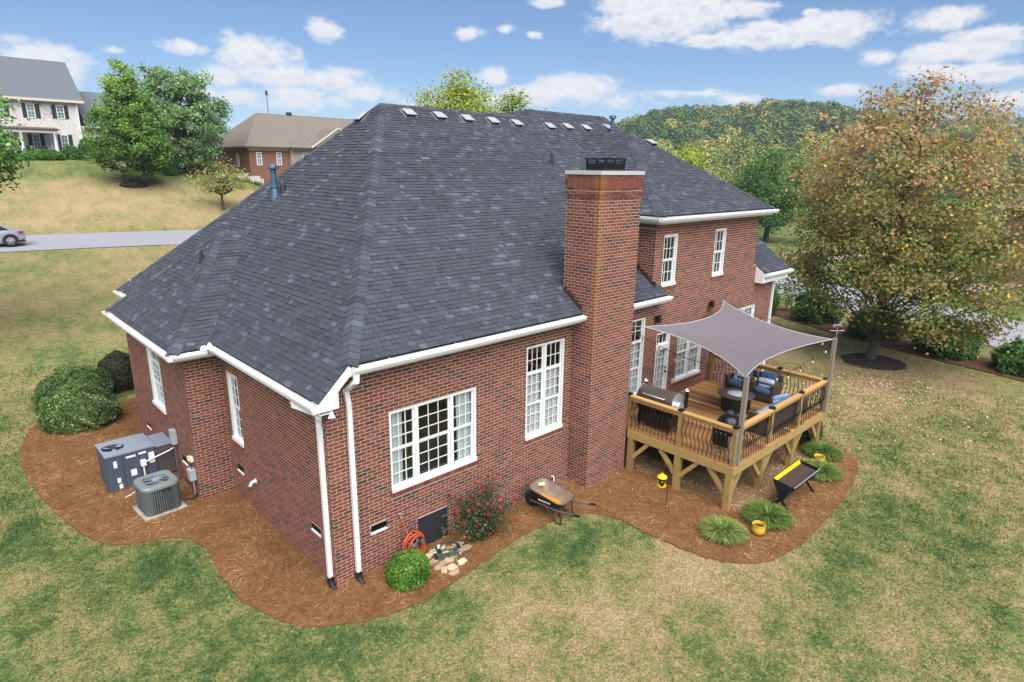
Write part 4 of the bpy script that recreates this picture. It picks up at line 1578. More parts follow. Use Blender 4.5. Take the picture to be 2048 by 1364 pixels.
def rail_post(x, y):
    MB().box((x - .045, y - .045, DZ + .001), (x + .045, y + .045, RZ - .02), 0, npr.uniform(.2, .5)).build('rail_post', frame_m, deck)
    mb = MB()
    mb.box((x - .06, y - .06, RZ - .02), (x + .06, y + .06, RZ + .015))
    mb.hexa([(x - .06, y - .06, RZ + .0151), (x + .06, y - .06, RZ + .0151), (x + .06, y + .06, RZ + .0151), (x - .06, y + .06, RZ + .0151),
             (x - .02, y - .02, RZ + .04), (x + .02, y - .02, RZ + .04), (x + .02, y + .02, RZ + .04), (x - .02, y + .02, RZ + .04)])
    mb.build('post_cap', iron_m, deck)


def rail_bay(p, q, out, n):
    p, q, out = Vector(p), Vector(q), Vector(out)
    d = (q - p).normalized()
    p2, q2 = p + d * .046, q - d * .046
    z = Vector((0, 0, 1))
    mb = MB(); mb.bar(p2 + z * (RZ - .045), q2 + z * (RZ - .045), .13, .036, 0, npr.uniform(.5, .8)); mb.build('hand_rail', rail_m, deck)
    mb = MB(); mb.bar(p2 + z * (RZ - .12), q2 + z * (RZ - .12), .036, .085, 0, .5); mb.build('sub_rail', rail_m, deck)
    for i in range(n):
        c = p2 + (q2 - p2) * ((i + .5) / n) + out * .028
        pts = []
        for k in range(13):
            t_ = k / 12
            zz = DZ - .05 + (RZ - .14 - DZ + .05) * t_
            b = .055 * math.exp(-((t_ - .62) / .16) ** 2) - .030 * math.exp(-((t_ - .33) / .13) ** 2)
            pts.append(c + z * zz + out * b + d * (.012 * math.sin(t_ * 9)))
        MB().tube(pts, .0085, 6).build('baluster', iron_m, deck, smooth=60)


LR = [(7.70, -.60), (7.70, -2.05), (7.70, -3.40)]
FRR = [(7.70, -3.40), (9.42, -3.40), (11.02, -3.40), (12.58, -3.40)]
RRR = [(12.58, -3.40), (12.58, -2.16), (12.58, -.07)]
for (x, y) in sorted(set(LR + FRR + RRR)):
    rail_post(x, y)
for a, b in zip(LR, LR[1:]):
    rail_bay((*a, 0), (*b, 0), (-1, 0, 0), 12)
for a, b in zip(FRR, FRR[1:]):
    rail_bay((*a, 0), (*b, 0), (0, -1, 0), 14)
for a, b in zip(RRR, RRR[1:]):
    rail_bay((*a, 0), (*b, 0), (1, 0, 0), 11 if b[1] < -2 else 18)
mb = MB()
for zz in (1.22, 1.78):
    mb.box((7.62, -3.452, zz), (7.84, -3.446, zz + .07))
mb.build('bracket', galv_m, deck)

# the two tall posts that hold the shade sail
sp = thing('sail_post', 'weathered wooden post at the near corner of the deck holding the shade sail', 'post', (7.80, -3.455, DZ), group='posts holding the shade sail')
MB().box((-.045, -.045, 0), (.045, .045, 2.03), 0, .55).build('shaft', greywood_m, sp)
m2 = MB(); m2.lathe([(.03, 0), (.035, .02), (.012, .03)], (0, 0, 1.96), 8); m2.build('eye_bolt', galv_m, sp)
sp2 = copy_tree(sp)
sp2.location = (12.56, -3.475, DZ)
sp2['label'] = 'weathered grey post at the far corner of the deck with a weathervane on top'

# shade sail
sail_m = mat('sail_fabric', rgb(140, 134, 140), rough=.8, namt=.07, nscale=3, bump=.25, bscale=14, trans=.45, spec=.3, stretch=(1, 6, 1))
S1, S2, S3, S4 = Vector((8.22, -.5, 3.57)), Vector((12.40, -.32, 3.66)), Vector((12.48, -3.43, 3.09)), Vector((7.80, -3.43, 3.07))


def edge(a, b, t_, inward, k):
    return a.lerp(b, t_) + inward * (k * 4 * t_ * (1 - t_)) + Vector((0, 0, -1)) * .05 * 4 * t_ * (1 - t_)


ctr = (S1 + S2 + S3 + S4) / 4


def sail_pt(u_, v_):
    e0 = edge(S4, S3, u_, Vector((0, 1, 0)), .42); e1 = edge(S1, S2, u_, Vector((0, -1, 0)), .62)
    f0 = edge(S4, S1, v_, Vector((1, 0, 0)), .60); f1 = edge(S3, S2, v_, Vector((-1, 0, 0)), .45)
    bl = S4 * (1 - u_) * (1 - v_) + S3 * u_ * (1 - v_) + S1 * (1 - u_) * v_ + S2 * u_ * v_
    p = e0 * (1 - v_) + e1 * v_ + f0 * (1 - u_) + f1 * u_ - bl
    p.z += -.10 * math.sin(PI * u_) * math.sin(PI * v_) + .006 * math.sin(38 * (u_ + .35 * v_)) * math.sin(PI * u_) * math.sin(PI * v_)
    return p


mb = MB(); mb.grid(sail_pt, 44, 36)
sail = mb.build('shade_sail', sail_m, None, smooth=180)
tag(sail, 'taupe grey fabric shade sail stretched over the deck', 'shade sail')
mb = MB()
for k in range(4):
    a = [(S4, S3), (S3, S2), (S2, S1), (S1, S4)][k]
    pts = [sail_pt(*{0: (t_, 0), 1: (1, t_), 2: (1 - t_, 1), 3: (0, 1 - t_)}[k]) for t_ in np.linspace(0, 1, 24)]
    mb.tube(pts, .012, 5)
mb.build('hem', mat('sail_hem', rgb(168, 164, 168), rough=.8, namt=.05), sail, smooth=60)
mb = MB()
for a, b in ((S1, (7.62, -.05, 3.60)), (S2, (12.62, -.01, 3.76)), (S3, (12.56, -3.47, 3.11)), (S4, (7.79, -3.46, 3.09))):
    mb.tube([a, b], .008, 6)
mb.build('tension_cable', galv_m, sail)

# strings of lights
bulb_m = mat('amber_bulb', rgb(226, 196, 148), rough=.25, namt=0, spec=.8)
wire_m = mat('black_wire', rgb(26, 25, 24), rough=.6, namt=0)


def light_string(label, pts, n, sag, hang=.07):
    pts = [Vector(p) for p in pts]
    t0 = thing('string_lights', label, 'string lights', pts[0], group='strings of bulbs round the shade sail')
    full = []
    for a, b in zip(pts, pts[1:]):
        for k in range(12):
            t_ = k / 12
            full.append(a.lerp(b, t_) + Vector((0, 0, -sag * 4 * t_ * (1 - t_))) - pts[0])
    full.append(pts[-1] - pts[0])
    MB().tube(full, .007, 5).build('cable', wire_m, t0)
    sk = None
    for i in range(n):
        f_ = (i + .6) / n * (len(full) - 1)
        p = full[int(f_)].lerp(full[min(int(f_) + 1, len(full) - 1)], f_ % 1)
        if sk is None:
            sk = MB().tube([(0, 0, 0), (0, 0, -hang), (0, 0, -hang - .05)], [.006, .012, .016], 7).build('socket', wire_m, t0)
            bl_ = MB().lathe([(.001, -hang - .13), (.02, -hang - .12), (.027, -hang - .095), (.022, -hang - .065), (.014, -hang - .05)], (0, 0, 0), 9).build('bulb', bulb_m, sk, smooth=60)
            sk.location = p
        else:
            s2 = copy_tree(sk, t0); s2.location = p


light_string('black cable of bulbs from the tall window along the near edge of the sail', [(8.6, -.06, 3.35), (7.9, -1.4, 3.05), (7.82, -2.6, 2.95), (7.80, -3.43, 3.02)], 6, .08) if False else None
light_string('black cable of bulbs hung low across the deck in front of the glazed door', [(8.35, -.10, 3.38), (9.2, -1.2, 2.72), (10.6, -2.35, 2.32), (11.4, -2.9, 2.32), (12.50, -3.42, 3.02)], 13, .05)
light_string('black cable of bulbs from the upper wall anchor out to the far post', [(12.62, -.03, 3.72), (12.66, -1.6, 3.28), (12.60, -3.40, 3.06)], 6, .10)

# weathervane on the far post
wv = thing('weathervane', 'grey metal weathervane with a running horse on the far deck post', 'weathervane', (12.56, -3.49, 3.121))
mb = MB(); mb.tube([(0, 0, -.0), (0, 0, .30)], .008, 6).tube([(-.16, .12, .2), (.16, -.12, .2)], .006, 5).tube([(-.1, -.13, .17), (.1, .13, .17)], .005, 5).lathe([(.001, -.02), (.02, 0), (.001, .02)], (0, 0, .14), 8)
mb.build('rod', galv_m, wv)
hp = [(-.15, .02), (-.13, .03), (-.10, .065), (-.04, .06), (.02, .065), (.06, .10), (.09, .135), (.115, .12), (.12, .10), (.095, .10), (.085, .06), (.12, .01), (.11, 0), (.07, .035), (.02, .03), (-.05, .03), (-.10, -.01), (-.115, 0), (-.09, .035), (-.115, .045)]
dv = Vector((.8, -.6, 0))
mb = MB(); mb.prism([dv * a * 1.05 + Vector((0, 0, .30 + b * 1.05)) for a, b in hp], Vector((.6, .8, 0)) * .012)
mb.build('horse', galv_m, wv)
MB().prism([dv * .2 + Vector((0, 0, .2)), dv * .15 + Vector((0, 0, .23)), dv * .15 + Vector((0, 0, .17))], Vector((.6, .8, 0)) * .01).build('arrow', galv_m, wv)

# wall speakers
for (x, z, lb) in ((9.46, 3.50, 'black outdoor speaker on the brick wall beside the tall window'), (12.18, 3.53, 'black outdoor speaker on the brick wall near the sail anchor')):
    t0 = thing('wall_speaker', lb, 'speaker', (x, -.012, z), group='outdoor speakers on the rear wall')
    mb = MB()
    mb.hexa([(-.07, -.17, -.10), (.10, -.13, -.10), (.09, -.04, -.07), (-.05, -.06, -.07), (-.075, -.15, .10), (.105, -.11, .10), (.095, -.03, .08), (-.055, -.05, .08)])
    b_ = mb.build('cabinet', black_m, t0, recalc=True)
    MB().box((-.015, -.05, -.03), (.05, .0, .04)).build('bracket', iron_m, t0)
    mb = MB(); mb.hexa([(-.065, -.176, -.09), (.092, -.139, -.09), (.09, -.133, -.09), (-.066, -.170, -.09), (-.068, -.157, .09), (.096, -.119, .09), (.094, -.112, .09), (-.069, -.151, .09)])
    mb.build('grille', mat('speaker_mesh', rgb(38, 38, 40), rough=.7, namt=.3, nscale=60), t0, recalc=True)

# ---- pellet grill
steel_m = mat('stainless', rgb(150, 142, 136), rough=.28, metal=.85, namt=.10, nscale=6, stretch=(6, 1, 6))
alu_m = mat('bright_metal', rgb(205, 206, 208), rough=.3, metal=.6, namt=.08)
blk_m = mat('black_enamel', rgb(16, 16, 18), rough=.34, namt=.15, spec=.5)
gr = thing('barrel_grill', 'large pellet grill with brown steel lid and two black smoke stacks on the deck', 'grill', (8.18, -1.14, DZ))
prof = lambda a0, a1, r, n: [(r * math.cos(a0 + (a1 - a0) * i / n), r * math.sin(a0 + (a1 - a0) * i / n)) for i in range(n + 1)]
HL = .50
mb = MB()
pp = prof(R(-10), R(190), .245, 16)
mb.prism([(a, -HL, .80 + b) for a, b in pp], (0, 2 * HL, 0))
lid = mb.build('lid', steel_m, gr, smooth=40, recalc=True)
for e in (-HL - .012, HL):
    m2 = MB(); m2.prism([(a * 1.03, e, .80 + b * 1.03) for a, b in pp], (0, .012, 0)); m2.build('end_plate', alu_m, lid, recalc=True)
mb = MB(); mb.tube([(-.25, -.3, .92), (-.29, -.3, .92), (-.29, .3, .92), (-.25, .3, .92)], .012, 7); mb.build('handle', alu_m, lid, smooth=60)
mb = MB()
mb.prism([(a, -HL, .745 + b) for a, b in ((-.245, .0), (-.25, -.1), (-.17, -.26), (.17, -.26), (.25, -.1), (.245, 0))], (0, 2 * HL, 0))
mb.box((-.2, -.45, .16), (.2, .45, .48))
mb.build('body', blk_m, gr, recalc=True)
for (a, b) in ((-.2, -.42), (.2, -.42), (-.2, .42), (.2, .42)):
    lg = MB().box((a - .025, b - .025, .07), (a + .025, b + .025, .56)).build('leg', blk_m, gr)
    m2 = MB(); m2.lathe([(.001, -.02), (.045, -.018), (.045, .018), (.001, .02)], (0, 0, 0), 12); wq = m2.build('caster', mat('caster_grey', rgb(90, 92, 98), rough=.5, namt=.1), lg, smooth=40)
    wq.location = (a, b, .045); wq.rotation_euler = (R(90), 0, 0)
for (x, y, z0) in ((.20, .56, .62), (.22, -.60, .66)):
    st = MB().lathe([(.045, 0), (.045, .42)], (x, y, z0), 12).build('smoke_stack', blk_m, gr, smooth=40)
    MB().lathe([(.068, .44), (.066, .452), (.001, .51)], (x, y, z0), 12).build('stack_cap', alu_m, st, smooth=40)
    MB().lathe([(.008, .42), (.008, .45)], (x, y, z0), 6).build('cap_pin', alu_m, st)
MB().box((-.22, -.86, .60), (.16, -HL - .02, .625)).build('side_shelf', alu_m, gr)
mb = MB(); mb.lathe([(.13, 0), (.13, .09)], (0, 0, 0), 16)
bk = mb.build('auger_box', alu_m, gr, smooth=40); bk.location = (0, -HL - .02, .72); bk.rotation_euler = (R(90), 0, 0)
mb = MB()   # rope of dark tool handles hanging on the rail side
for i in range(6):
    y = -.35 + .13 * i
    mb.lathe([(.012, 0), (.014, .04), (.006, .06)], (-.262, y, .62), 6)
mb.build('tool_hook', alu_m, gr)

# ---- ceramic egg grill on its stand
kg = thing('ceramic_egg_grill', 'black ceramic egg shaped grill on a stand in the near corner of the deck', 'grill', (8.20, -2.98, DZ))
MB().lathe([(.10, .42), (.20, .46), (.255, .56), (.27, .66)], (0, 0, 0), 24).build('base', blk_m, kg, smooth=50)
dm = MB().lathe([(.275, .672), (.27, .72), (.235, .82), (.17, .89), (.10, .925)], (0, 0, 0), 24).build('dome', blk_m, kg, smooth=50)
MB().lathe([(.085, .928), (.09, .96), (.075, .985), (.08, .99), (.06, 1.01), (.001, 1.015)], (0, 0, 0), 16).build('top_vent', mat('cast_iron', rgb(46, 47, 50), rough=.6, namt=.2), dm, smooth=40)
MB().lathe([(.279, .645), (.284, .655), (.284, .685), (.279, .692)], (0, 0, 0), 24).build('band', alu_m, kg, smooth=40)
mb = MB()
for i in range(4):
    a = PI / 4 + i * PI / 2
    mb = MB(); mb.tube([(.2 * math.cos(a), .2 * math.sin(a), .5), (.27 * math.cos(a), .27 * math.sin(a), .3), (.24 * math.cos(a), .24 * math.sin(a), .06)], .014, 6)
    lg = mb.build('leg', alu_m, kg, smooth=60)
    m2 = MB(); m2.lathe([(.03, 0), (.04, .03), (.03, .06)], (.24 * math.cos(a), .24 * math.sin(a), .0), 8); m2.build('caster', alu_m, lg, smooth=40)
MB().tube([(-.26, .12, .70), (-.34, .12, .74), (-.34, -.12, .74), (-.26, -.12, .70)], .014, 7).build('handle', alu_m, kg, smooth=60)
teak = mat('teak', rgb(150, 84, 42), rough=.6, namt=.25, nscale=6, stretch=(6, 6, 1))
MB().box((-.18, .285, .22), (.20, .305, .64)).build('side_shelf', teak, kg)
MB().box((-.30, -.16, .24), (-.285, .20, .60)).build('front_panel', blk_m, kg)
for y in (-.09, .02, .13):
    kn = MB().lathe([(.018, 0), (.016, .014), (.001, .016)], (0, 0, 0), 10).build('knob', alu_m, kg, smooth=40)
    kn.location = (-.301, y, .55); kn.rotation_euler = (0, R(-90), 0)

# ---- fire pit table
fp = thing('fire_pit_table', 'round grey fire pit table with white lid and black skirt between the seats', 'table', (10.85, -1.80, DZ))
top_m = mat('grey_slate_top', [(0, rgb(50, 51, 55)), (.5, rgb(78, 79, 83)), (1, rgb(120, 121, 124))], rough=.45, namt=.1, nscale=8)
mb = MB()
mb.lathe([(.46, .415), (.47, .425), (.47, .44), (.455, .45)], (0, 0, 0), 40, 0, .5)
for r0, r1, tn in ((.455, .40, .5), (.40, .36, .35), (.36, .345, 1.0), (.345, .28, .3), (.28, .265, 1.0), (.265, .235, .25)):
    mb.lathe([(r0, .45), (r1, .4515)], (0, 0, 0), 40, 0, tn, cap=False)
mb.build('table_top', top_m, fp)
MB().lathe([(.232, .4505), (.232, .462), (.215, .468), (.001, .469)], (0, 0, 0), 32).build('burner_lid', mat('white_lid', rgb(222, 222, 226), rough=.3, namt=.03), fp, smooth=40)
mb = MB()
n_ = 60
ring = lambda r, z, k: [(r * (1 + k * math.sin(j * 2 * PI / n_ * 14)) * math.cos(2 * PI * j / n_), r * (1 + k * math.sin(j * 2 * PI / n_ * 14)) * math.sin(2 * PI * j / n_), z) for j in range(n_)]
rs_ = [ring(.36, .005, .035), ring(.37, .2, .03), ring(.38, .414, .012)]
mb.v = rs_[0] + rs_[1] + rs_[2]
for k in range(2):
    for j in range(n_):
        mb.f.append((k * n_ + j, k * n_ + (j + 1) % n_, (k + 1) * n_ + (j + 1) % n_, (k + 1) * n_ + j)); mb.m.append(0); mb.t.append(.5)
mb.build('skirt', mat('black_cover', rgb(17, 18, 21), rough=.6, namt=.2), fp, smooth=60)

# ---- wicker seats
wick_m = mat('wicker', [(0, rgb(46, 38, 34)), (1, rgb(96, 82, 72))], rough=.75, namt=.5, nscale=55, bump=.8, bscale=90)
blue_m = mat('blue_cushion', rgb(74, 100, 132), rough=.9, namt=.10, nscale=10, bump=.2, bscale=30)
pale_m = mat('pale_blue_cushion', rgb(150, 170, 196), rough=.9, namt=.06, nscale=10)
stripe_m = bpy.data.materials.new('striped_pillow'); stripe_m.use_nodes = True
t = NT(stripe_m.node_tree)
tcn = t.new('ShaderNodeTexCoord')
spn = t.new('ShaderNodeSeparateXYZ'); t.l.new(tcn.outputs['Object'], spn.inputs[0])
cc = t.ramp(t.math('MULTIPLY_ADD', spn.outputs[2], 3.2, .5), [(0, rgb(196, 206, 222)), (.30, rgb(196, 206, 222)), (.31, rgb(44, 66, 104)), (.47, rgb(44, 66, 104)), (.48, rgb(150, 172, 204)), (.6, rgb(150, 172, 204)), (.61, rgb(214, 220, 232)), (.82, rgb(214, 220, 232)), (.83, rgb(120, 146, 184))], 'CONSTANT')
t.l.new(cc, t.n['Principled BSDF'].inputs['Base Color']); t.n['Principled BSDF'].inputs['Roughness'].default_value = .9


def cushion(name, a, b, m, parent, rot=(0, 0, 0), seg=8, puff=.03):
    """pillow between two corners, built round its centre"""
    c = [(p + q) / 2 for p, q in zip(a, b)]
    h = [abs(q - p) / 2 for p, q in zip(a, b)]
    bm = bmesh.new()
    bmesh.ops.create_cube(bm, size=2)
    bmesh.ops.subdivide_edges(bm, edges=bm.edges, cuts=4, use_grid_fill=True)
    for v in bm.verts:
        x, y, z = v.co
        r_ = max(abs(x), abs(y), abs(z)); l = v.co.length
        k = .35
        p = v.co * (1 - k) + v.co.normalized() * r_ * k * 1.25
        v.co = (p.x * h[0], p.y * h[1], p.z * h[2])
    me = bpy.data.meshes.new(name); bm.to_mesh(me); bm.free()
    o = finish(me, name, m, None, np.full(len(me.polygons), .5), parent, 180)
    o.location = c; o.rotation_euler = rot
    return o


def wicker_seat(label, loc, rz, width, group, kind='armchair', pillows=1):
    """faces local -Y"""
    t0 = thing('wicker_' + kind, label, kind, loc, rz, group)
    D, H, AH = .58, .68, .50
    w2 = width / 2
    MB().box((-w2 + .09, -D / 2 + .01, .05), (w2 - .09, D / 2 - .1, .25), 0, .4).build('base', wick_m, t0)
    for s in (-1, 1):
        mb = MB(); mb.box((s * w2, -D / 2, .04), (s * (w2 - .088), D / 2 - .09, AH), 0, .5)
        mb.box((s * (w2 + .008), -D / 2 - .008, AH + .001), (s * (w2 - .1), D / 2 - .09, AH + .022), 0, .75)
        mb.build('arm', wick_m, t0)
    mb = MB(); mb.hexa([(-w2, D / 2 - .088, .04), (w2, D / 2 - .088, .04), (w2, D / 2, .04), (-w2, D / 2, .04), (-w2, D / 2 - .03, H), (w2, D / 2 - .03, H), (w2, D / 2 + .05, H), (-w2, D / 2 + .05, H)], 0, .5)
    mb.build('back', wick_m, t0)
    for s in (-1, 1):
        for y in (-D / 2 + .03, D / 2 - .12):
            MB().box((s * (w2 - .02), y, 0), (s * (w2 - .06), y + .04, .04), 0, .1).build('foot', wick_m, t0)
    n = 1 if width < .9 else 2
    sw = (width - .2) / n
    for i in range(n):
        x0 = -w2 + .1 + i * sw
        cushion('seat_cushion', (x0, -D / 2 - .02, .25), (x0 + sw - .005, D / 2 - .12, .39), blue_m if n == 1 else pale_m, t0)
        cushion('back_cushion', (x0, D / 2 - .17, .38), (x0 + sw - .005, D / 2 - .04, .76), blue_m, t0, (R(-10), 0, 0))
    return t0


def pillow(label, loc, rot, w_, h_):
    o = cushion('striped_pillow', (-w_ / 2, -.055, -h_ / 2), (w_ / 2, .055, h_ / 2), stripe_m, None)
    o.location = loc; o.rotation_euler = rot
    return tag(o, label, 'pillow', 'striped pillows on the wicker seats')


wicker_seat('brown wicker armchair with blue cushions nearer the deck corner', (12.20, -1.98, DZ), R(-86), .66, 'wicker armchairs on the deck')
wicker_seat('brown wicker armchair with blue cushions beside the house wall', (12.20, -1.22, DZ), R(-94), .66, 'wicker armchairs on the deck')
wicker_seat('brown wicker loveseat with its back to the long railing', (10.42, -2.98, DZ), R(180), 1.45, None, 'loveseat')
pillow('blue and white striped pillow in the armchair nearer the deck corner', (12.17, -1.98, DZ + .50), (R(-16), 0, R(-86)), .42, .26)
pillow('blue and white striped pillow in the armchair beside the wall', (12.17, -1.22, DZ + .50), (R(-16), 0, R(-94)), .42, .26)
pillow('striped pillow propped in the right end of the loveseat', (10.92, -2.98, DZ + .54), (R(-10), R(20), R(120)), .40, .38)
pillow('white striped pillow lying at the left end of the loveseat', (9.98, -2.93, DZ + .46), (R(-68), 0, R(165)), .40, .3)
sd_ = thing('side_table', 'small dark wicker side table in the far corner of the deck', 'side table', (11.85, -3.02, DZ))
MB().box((-.2, -.2, .40), (.2, .2, .43), 0, .6).build('table_top', mat('grey_glass', rgb(98, 98, 102), rough=.3, namt=.1), sd_)
MB().box((-.19, -.19, .02), (.19, .19, .398), 0, .3).build('base', wick_m, sd_)
fs = thing('folding_rack', 'black folding metal rack against the railing beside the egg grill', 'rack', (9.0, -3.10, DZ))
for s in (-1, 1):
    MB().tube([(-.24, s * .12, .02), (.24, s * .12, .42)], .012, 6).build('leg', iron_m, fs)
    MB().tube([(.24, s * .10, .02), (-.24, s * .10, .42)], .012, 6).build('leg', iron_m, fs)
for i in range(7):
    xx = -.24 + .08 * i
    MB().box((xx - .025, -.15, .425), (xx + .025, .15, .44)).build('slat', iron_m, fs)
# spigot pipe on the wall near the twin window
ob_ = thing('outlet_box', 'small ivory outlet box on the brick beside the twin window', 'outlet box', (10.52, -.012, 1.52))
MB().box((-.045, -.05, -.06), (.045, 0, .06)).build('cover', mat('ivory_plastic', rgb(214, 200, 160), rough=.5, namt=.05), ob_)


# ------------------------------------------------------------------ plants
def unit(a):
    return a / np.maximum(np.linalg.norm(a, axis=-1, keepdims=True), 1e-9)


def leaf_faces(C, out, size, rs, ratio=.55, wild=.8, fold=.0):
    """pointed four-cornered leaves at the points C facing roughly along 'out'"""
    N = len(C)
    n = unit(out + rs.normal(0, wild, (N, 3)))
    d = unit(np.cross(n, unit(rs.normal(0, 1, (N, 3)))))
    w_ = np.cross(n, d)
    s_ = (size * rs.uniform(.65, 1.35, N))[:, None]
    return np.stack([C - d * s_ * .5, C + w_ * s_ * ratio * .5 - n * s_ * fold, C + d * s_ * .5, C - w_ * s_ * ratio * .5 - n * s_ * fold], 1)


def leaf_mat(name, stops, trans=.3, rough=.6, spec=.35, namt=.12):
    return mat(name, stops, rough=rough, namt=namt, nscale=2.5, spec=spec, trans=trans)


twig_m = mat('twig', [(0, rgb(58, 46, 38)), (1, rgb(98, 82, 68))], rough=.9, namt=.3, nscale=20)


def clipped_shrub(name, label, loc, rx, ry, rz, leafm, n, size, seed, group=None, lump=.10, cat='shrub', tone=(.2, .8), bottom=-.55, rot=0.0, flowers=None):
    rs = np.random.RandomState(seed)
    t0 = thing(name, label, cat, loc, rot, group)

    def rad(D):
        return 1 + lump * 2 * (fnoise(D[:, 0] * 2.2 + D[:, 2] * 1.7 + seed, D[:, 1] * 2.2 - D[:, 2] * 1.3, .8, seed, 3) - .5)
    D = unit(rs.normal(0, 1, (n, 3)))
    D = D[D[:, 2] > bottom]
    r_ = rad(D) * (1 - np.abs(rs.normal(0, .07, len(D))))
    C = D * r_[:, None] * np.array([rx, ry, rz]) + np.array([0, 0, rz * -bottom * .98])
    out = unit(D / np.array([rx, ry, rz]))
    V = leaf_faces(C, out, size, rs, .55, .75)
    tn = np.clip(tone[0] + (tone[1] - tone[0]) * (.5 + .9 * (fnoise(C[:, 0] + C[:, 2], C[:, 1] + C[:, 2] * .7, .22, seed + 5, 2) - .5)) + rs.normal(0, .12, len(C)), 0, 1)
    quads_obj('foliage', V, tn, leafm, t0)
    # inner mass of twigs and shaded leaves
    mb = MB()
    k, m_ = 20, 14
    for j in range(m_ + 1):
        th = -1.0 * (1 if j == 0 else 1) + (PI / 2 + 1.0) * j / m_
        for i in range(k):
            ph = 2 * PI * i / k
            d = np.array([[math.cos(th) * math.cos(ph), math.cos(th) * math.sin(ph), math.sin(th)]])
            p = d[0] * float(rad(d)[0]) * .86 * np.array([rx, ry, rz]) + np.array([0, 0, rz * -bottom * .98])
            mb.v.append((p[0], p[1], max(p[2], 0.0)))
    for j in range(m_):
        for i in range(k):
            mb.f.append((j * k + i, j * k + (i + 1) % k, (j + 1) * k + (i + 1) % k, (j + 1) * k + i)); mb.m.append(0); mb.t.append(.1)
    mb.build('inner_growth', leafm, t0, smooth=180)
    if flowers:
        pass
    return t0


box_leaf = leaf_mat('boxwood_leaf', [(0, rgb(38, 66, 22)), (.45, rgb(78, 122, 40)), (.8, rgb(124, 166, 66)), (1, rgb(160, 190, 96))])
shrub_leaf = leaf_mat('abelia_leaf', [(0, rgb(45, 59, 36)), (.4, rgb(76, 100, 55)), (.75, rgb(112, 140, 74)), (.93, rgb(149, 175, 100)), (1, rgb(228, 232, 204))])
dark_leaf = leaf_mat('dark_shrub_leaf', [(0, rgb(35, 37, 28)), (.5, rgb(60, 64, 44)), (.85, rgb(91, 89, 62)), (1, rgb(127, 104, 75))])
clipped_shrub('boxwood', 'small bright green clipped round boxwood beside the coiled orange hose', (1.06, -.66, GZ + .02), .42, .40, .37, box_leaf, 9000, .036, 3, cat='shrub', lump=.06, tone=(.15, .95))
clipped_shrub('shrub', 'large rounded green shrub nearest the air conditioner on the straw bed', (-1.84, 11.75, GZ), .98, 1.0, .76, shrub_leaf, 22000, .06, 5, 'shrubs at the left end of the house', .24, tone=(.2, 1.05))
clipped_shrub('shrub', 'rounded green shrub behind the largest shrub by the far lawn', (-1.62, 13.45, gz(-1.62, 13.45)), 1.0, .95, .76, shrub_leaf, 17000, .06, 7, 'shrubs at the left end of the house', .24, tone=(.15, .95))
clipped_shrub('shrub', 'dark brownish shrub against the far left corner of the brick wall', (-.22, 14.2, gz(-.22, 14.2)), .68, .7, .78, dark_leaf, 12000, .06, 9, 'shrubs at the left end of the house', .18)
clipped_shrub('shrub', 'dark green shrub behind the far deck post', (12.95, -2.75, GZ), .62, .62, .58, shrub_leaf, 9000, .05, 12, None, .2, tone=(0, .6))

lir_m = leaf_mat('liriope_blade', [(0, rgb(46, 72, 28)), (.4, rgb(84, 118, 46)), (.75, rgb(136, 158, 76)), (1, rgb(196, 200, 128))], trans=.3)


def grass_clump(label, x, y, r, h, n, seed, tone=.5):
    rs = np.random.RandomState(seed)
    t0 = thing('ornamental_grass', label, 'ornamental grass', (x, y, GZ + .02), 0, 'grassy clumps on the straw bed round the deck')
    a = rs.uniform(0, 2 * PI, n); q = np.sqrt(rs.uniform(0, 1, n))
    bx_, by_ = np.cos(a) * q * r * .72, np.sin(a) * q * r * .72
    a2 = a + rs.normal(0, .7, n)
    L = rs.uniform(.7, 1.15, n) * h * 1.30
    lean = q * .60 + rs.uniform(-.05, .2, n)
    wd = rs.uniform(.006, .010, n)
    sx, sy = -np.sin(a2) * wd, np.cos(a2) * wd
    segs = []
    tn = []
    tt = np.clip(tone + rs.normal(0, .22, n), 0, 1)
    P = np.stack([bx_, by_, np.zeros(n)], -1)
    prev = P
    k = 4
    for i in range(k):
        le = lean + i * .38
        nx_ = prev + np.stack([np.cos(a2) * np.sin(le), np.sin(a2) * np.sin(le), np.cos(le)], -1) * (L / k)[:, None]
        s0 = np.stack([sx, sy, np.zeros(n)], -1) * (1 - i / k * .5)
        s1 = np.stack([sx, sy, np.zeros(n)], -1) * (1 - (i + 1) / k * .55 if i < k - 1 else .12)
        segs.append(np.stack([prev - s0, prev + s0, nx_ + s1, nx_ - s1], 1))
        tn.append(np.clip(tt + .12 * (i - 1), 0, 1))
        prev = nx_
    quads_obj('blades', np.concatenate(segs), np.concatenate(tn), lir_m, t0)
    return t0


grass_clump('variegated grassy clump at the foot of the near deck post', 6.72, -3.84, .27, .31, 2600, 21, .46)
grass_clump('green grassy clump to the right of the yellow pot', 7.95, -4.20, .31, .33, 3000, 22, .30)
grass_clump('green grassy clump beyond the raised planter', 11.0, -4.12, .30, .33, 2600, 23, .34)
grass_clump('farthest green grassy clump beside the last deck post', 12.2, -3.72, .30, .32, 2600, 24, .30)

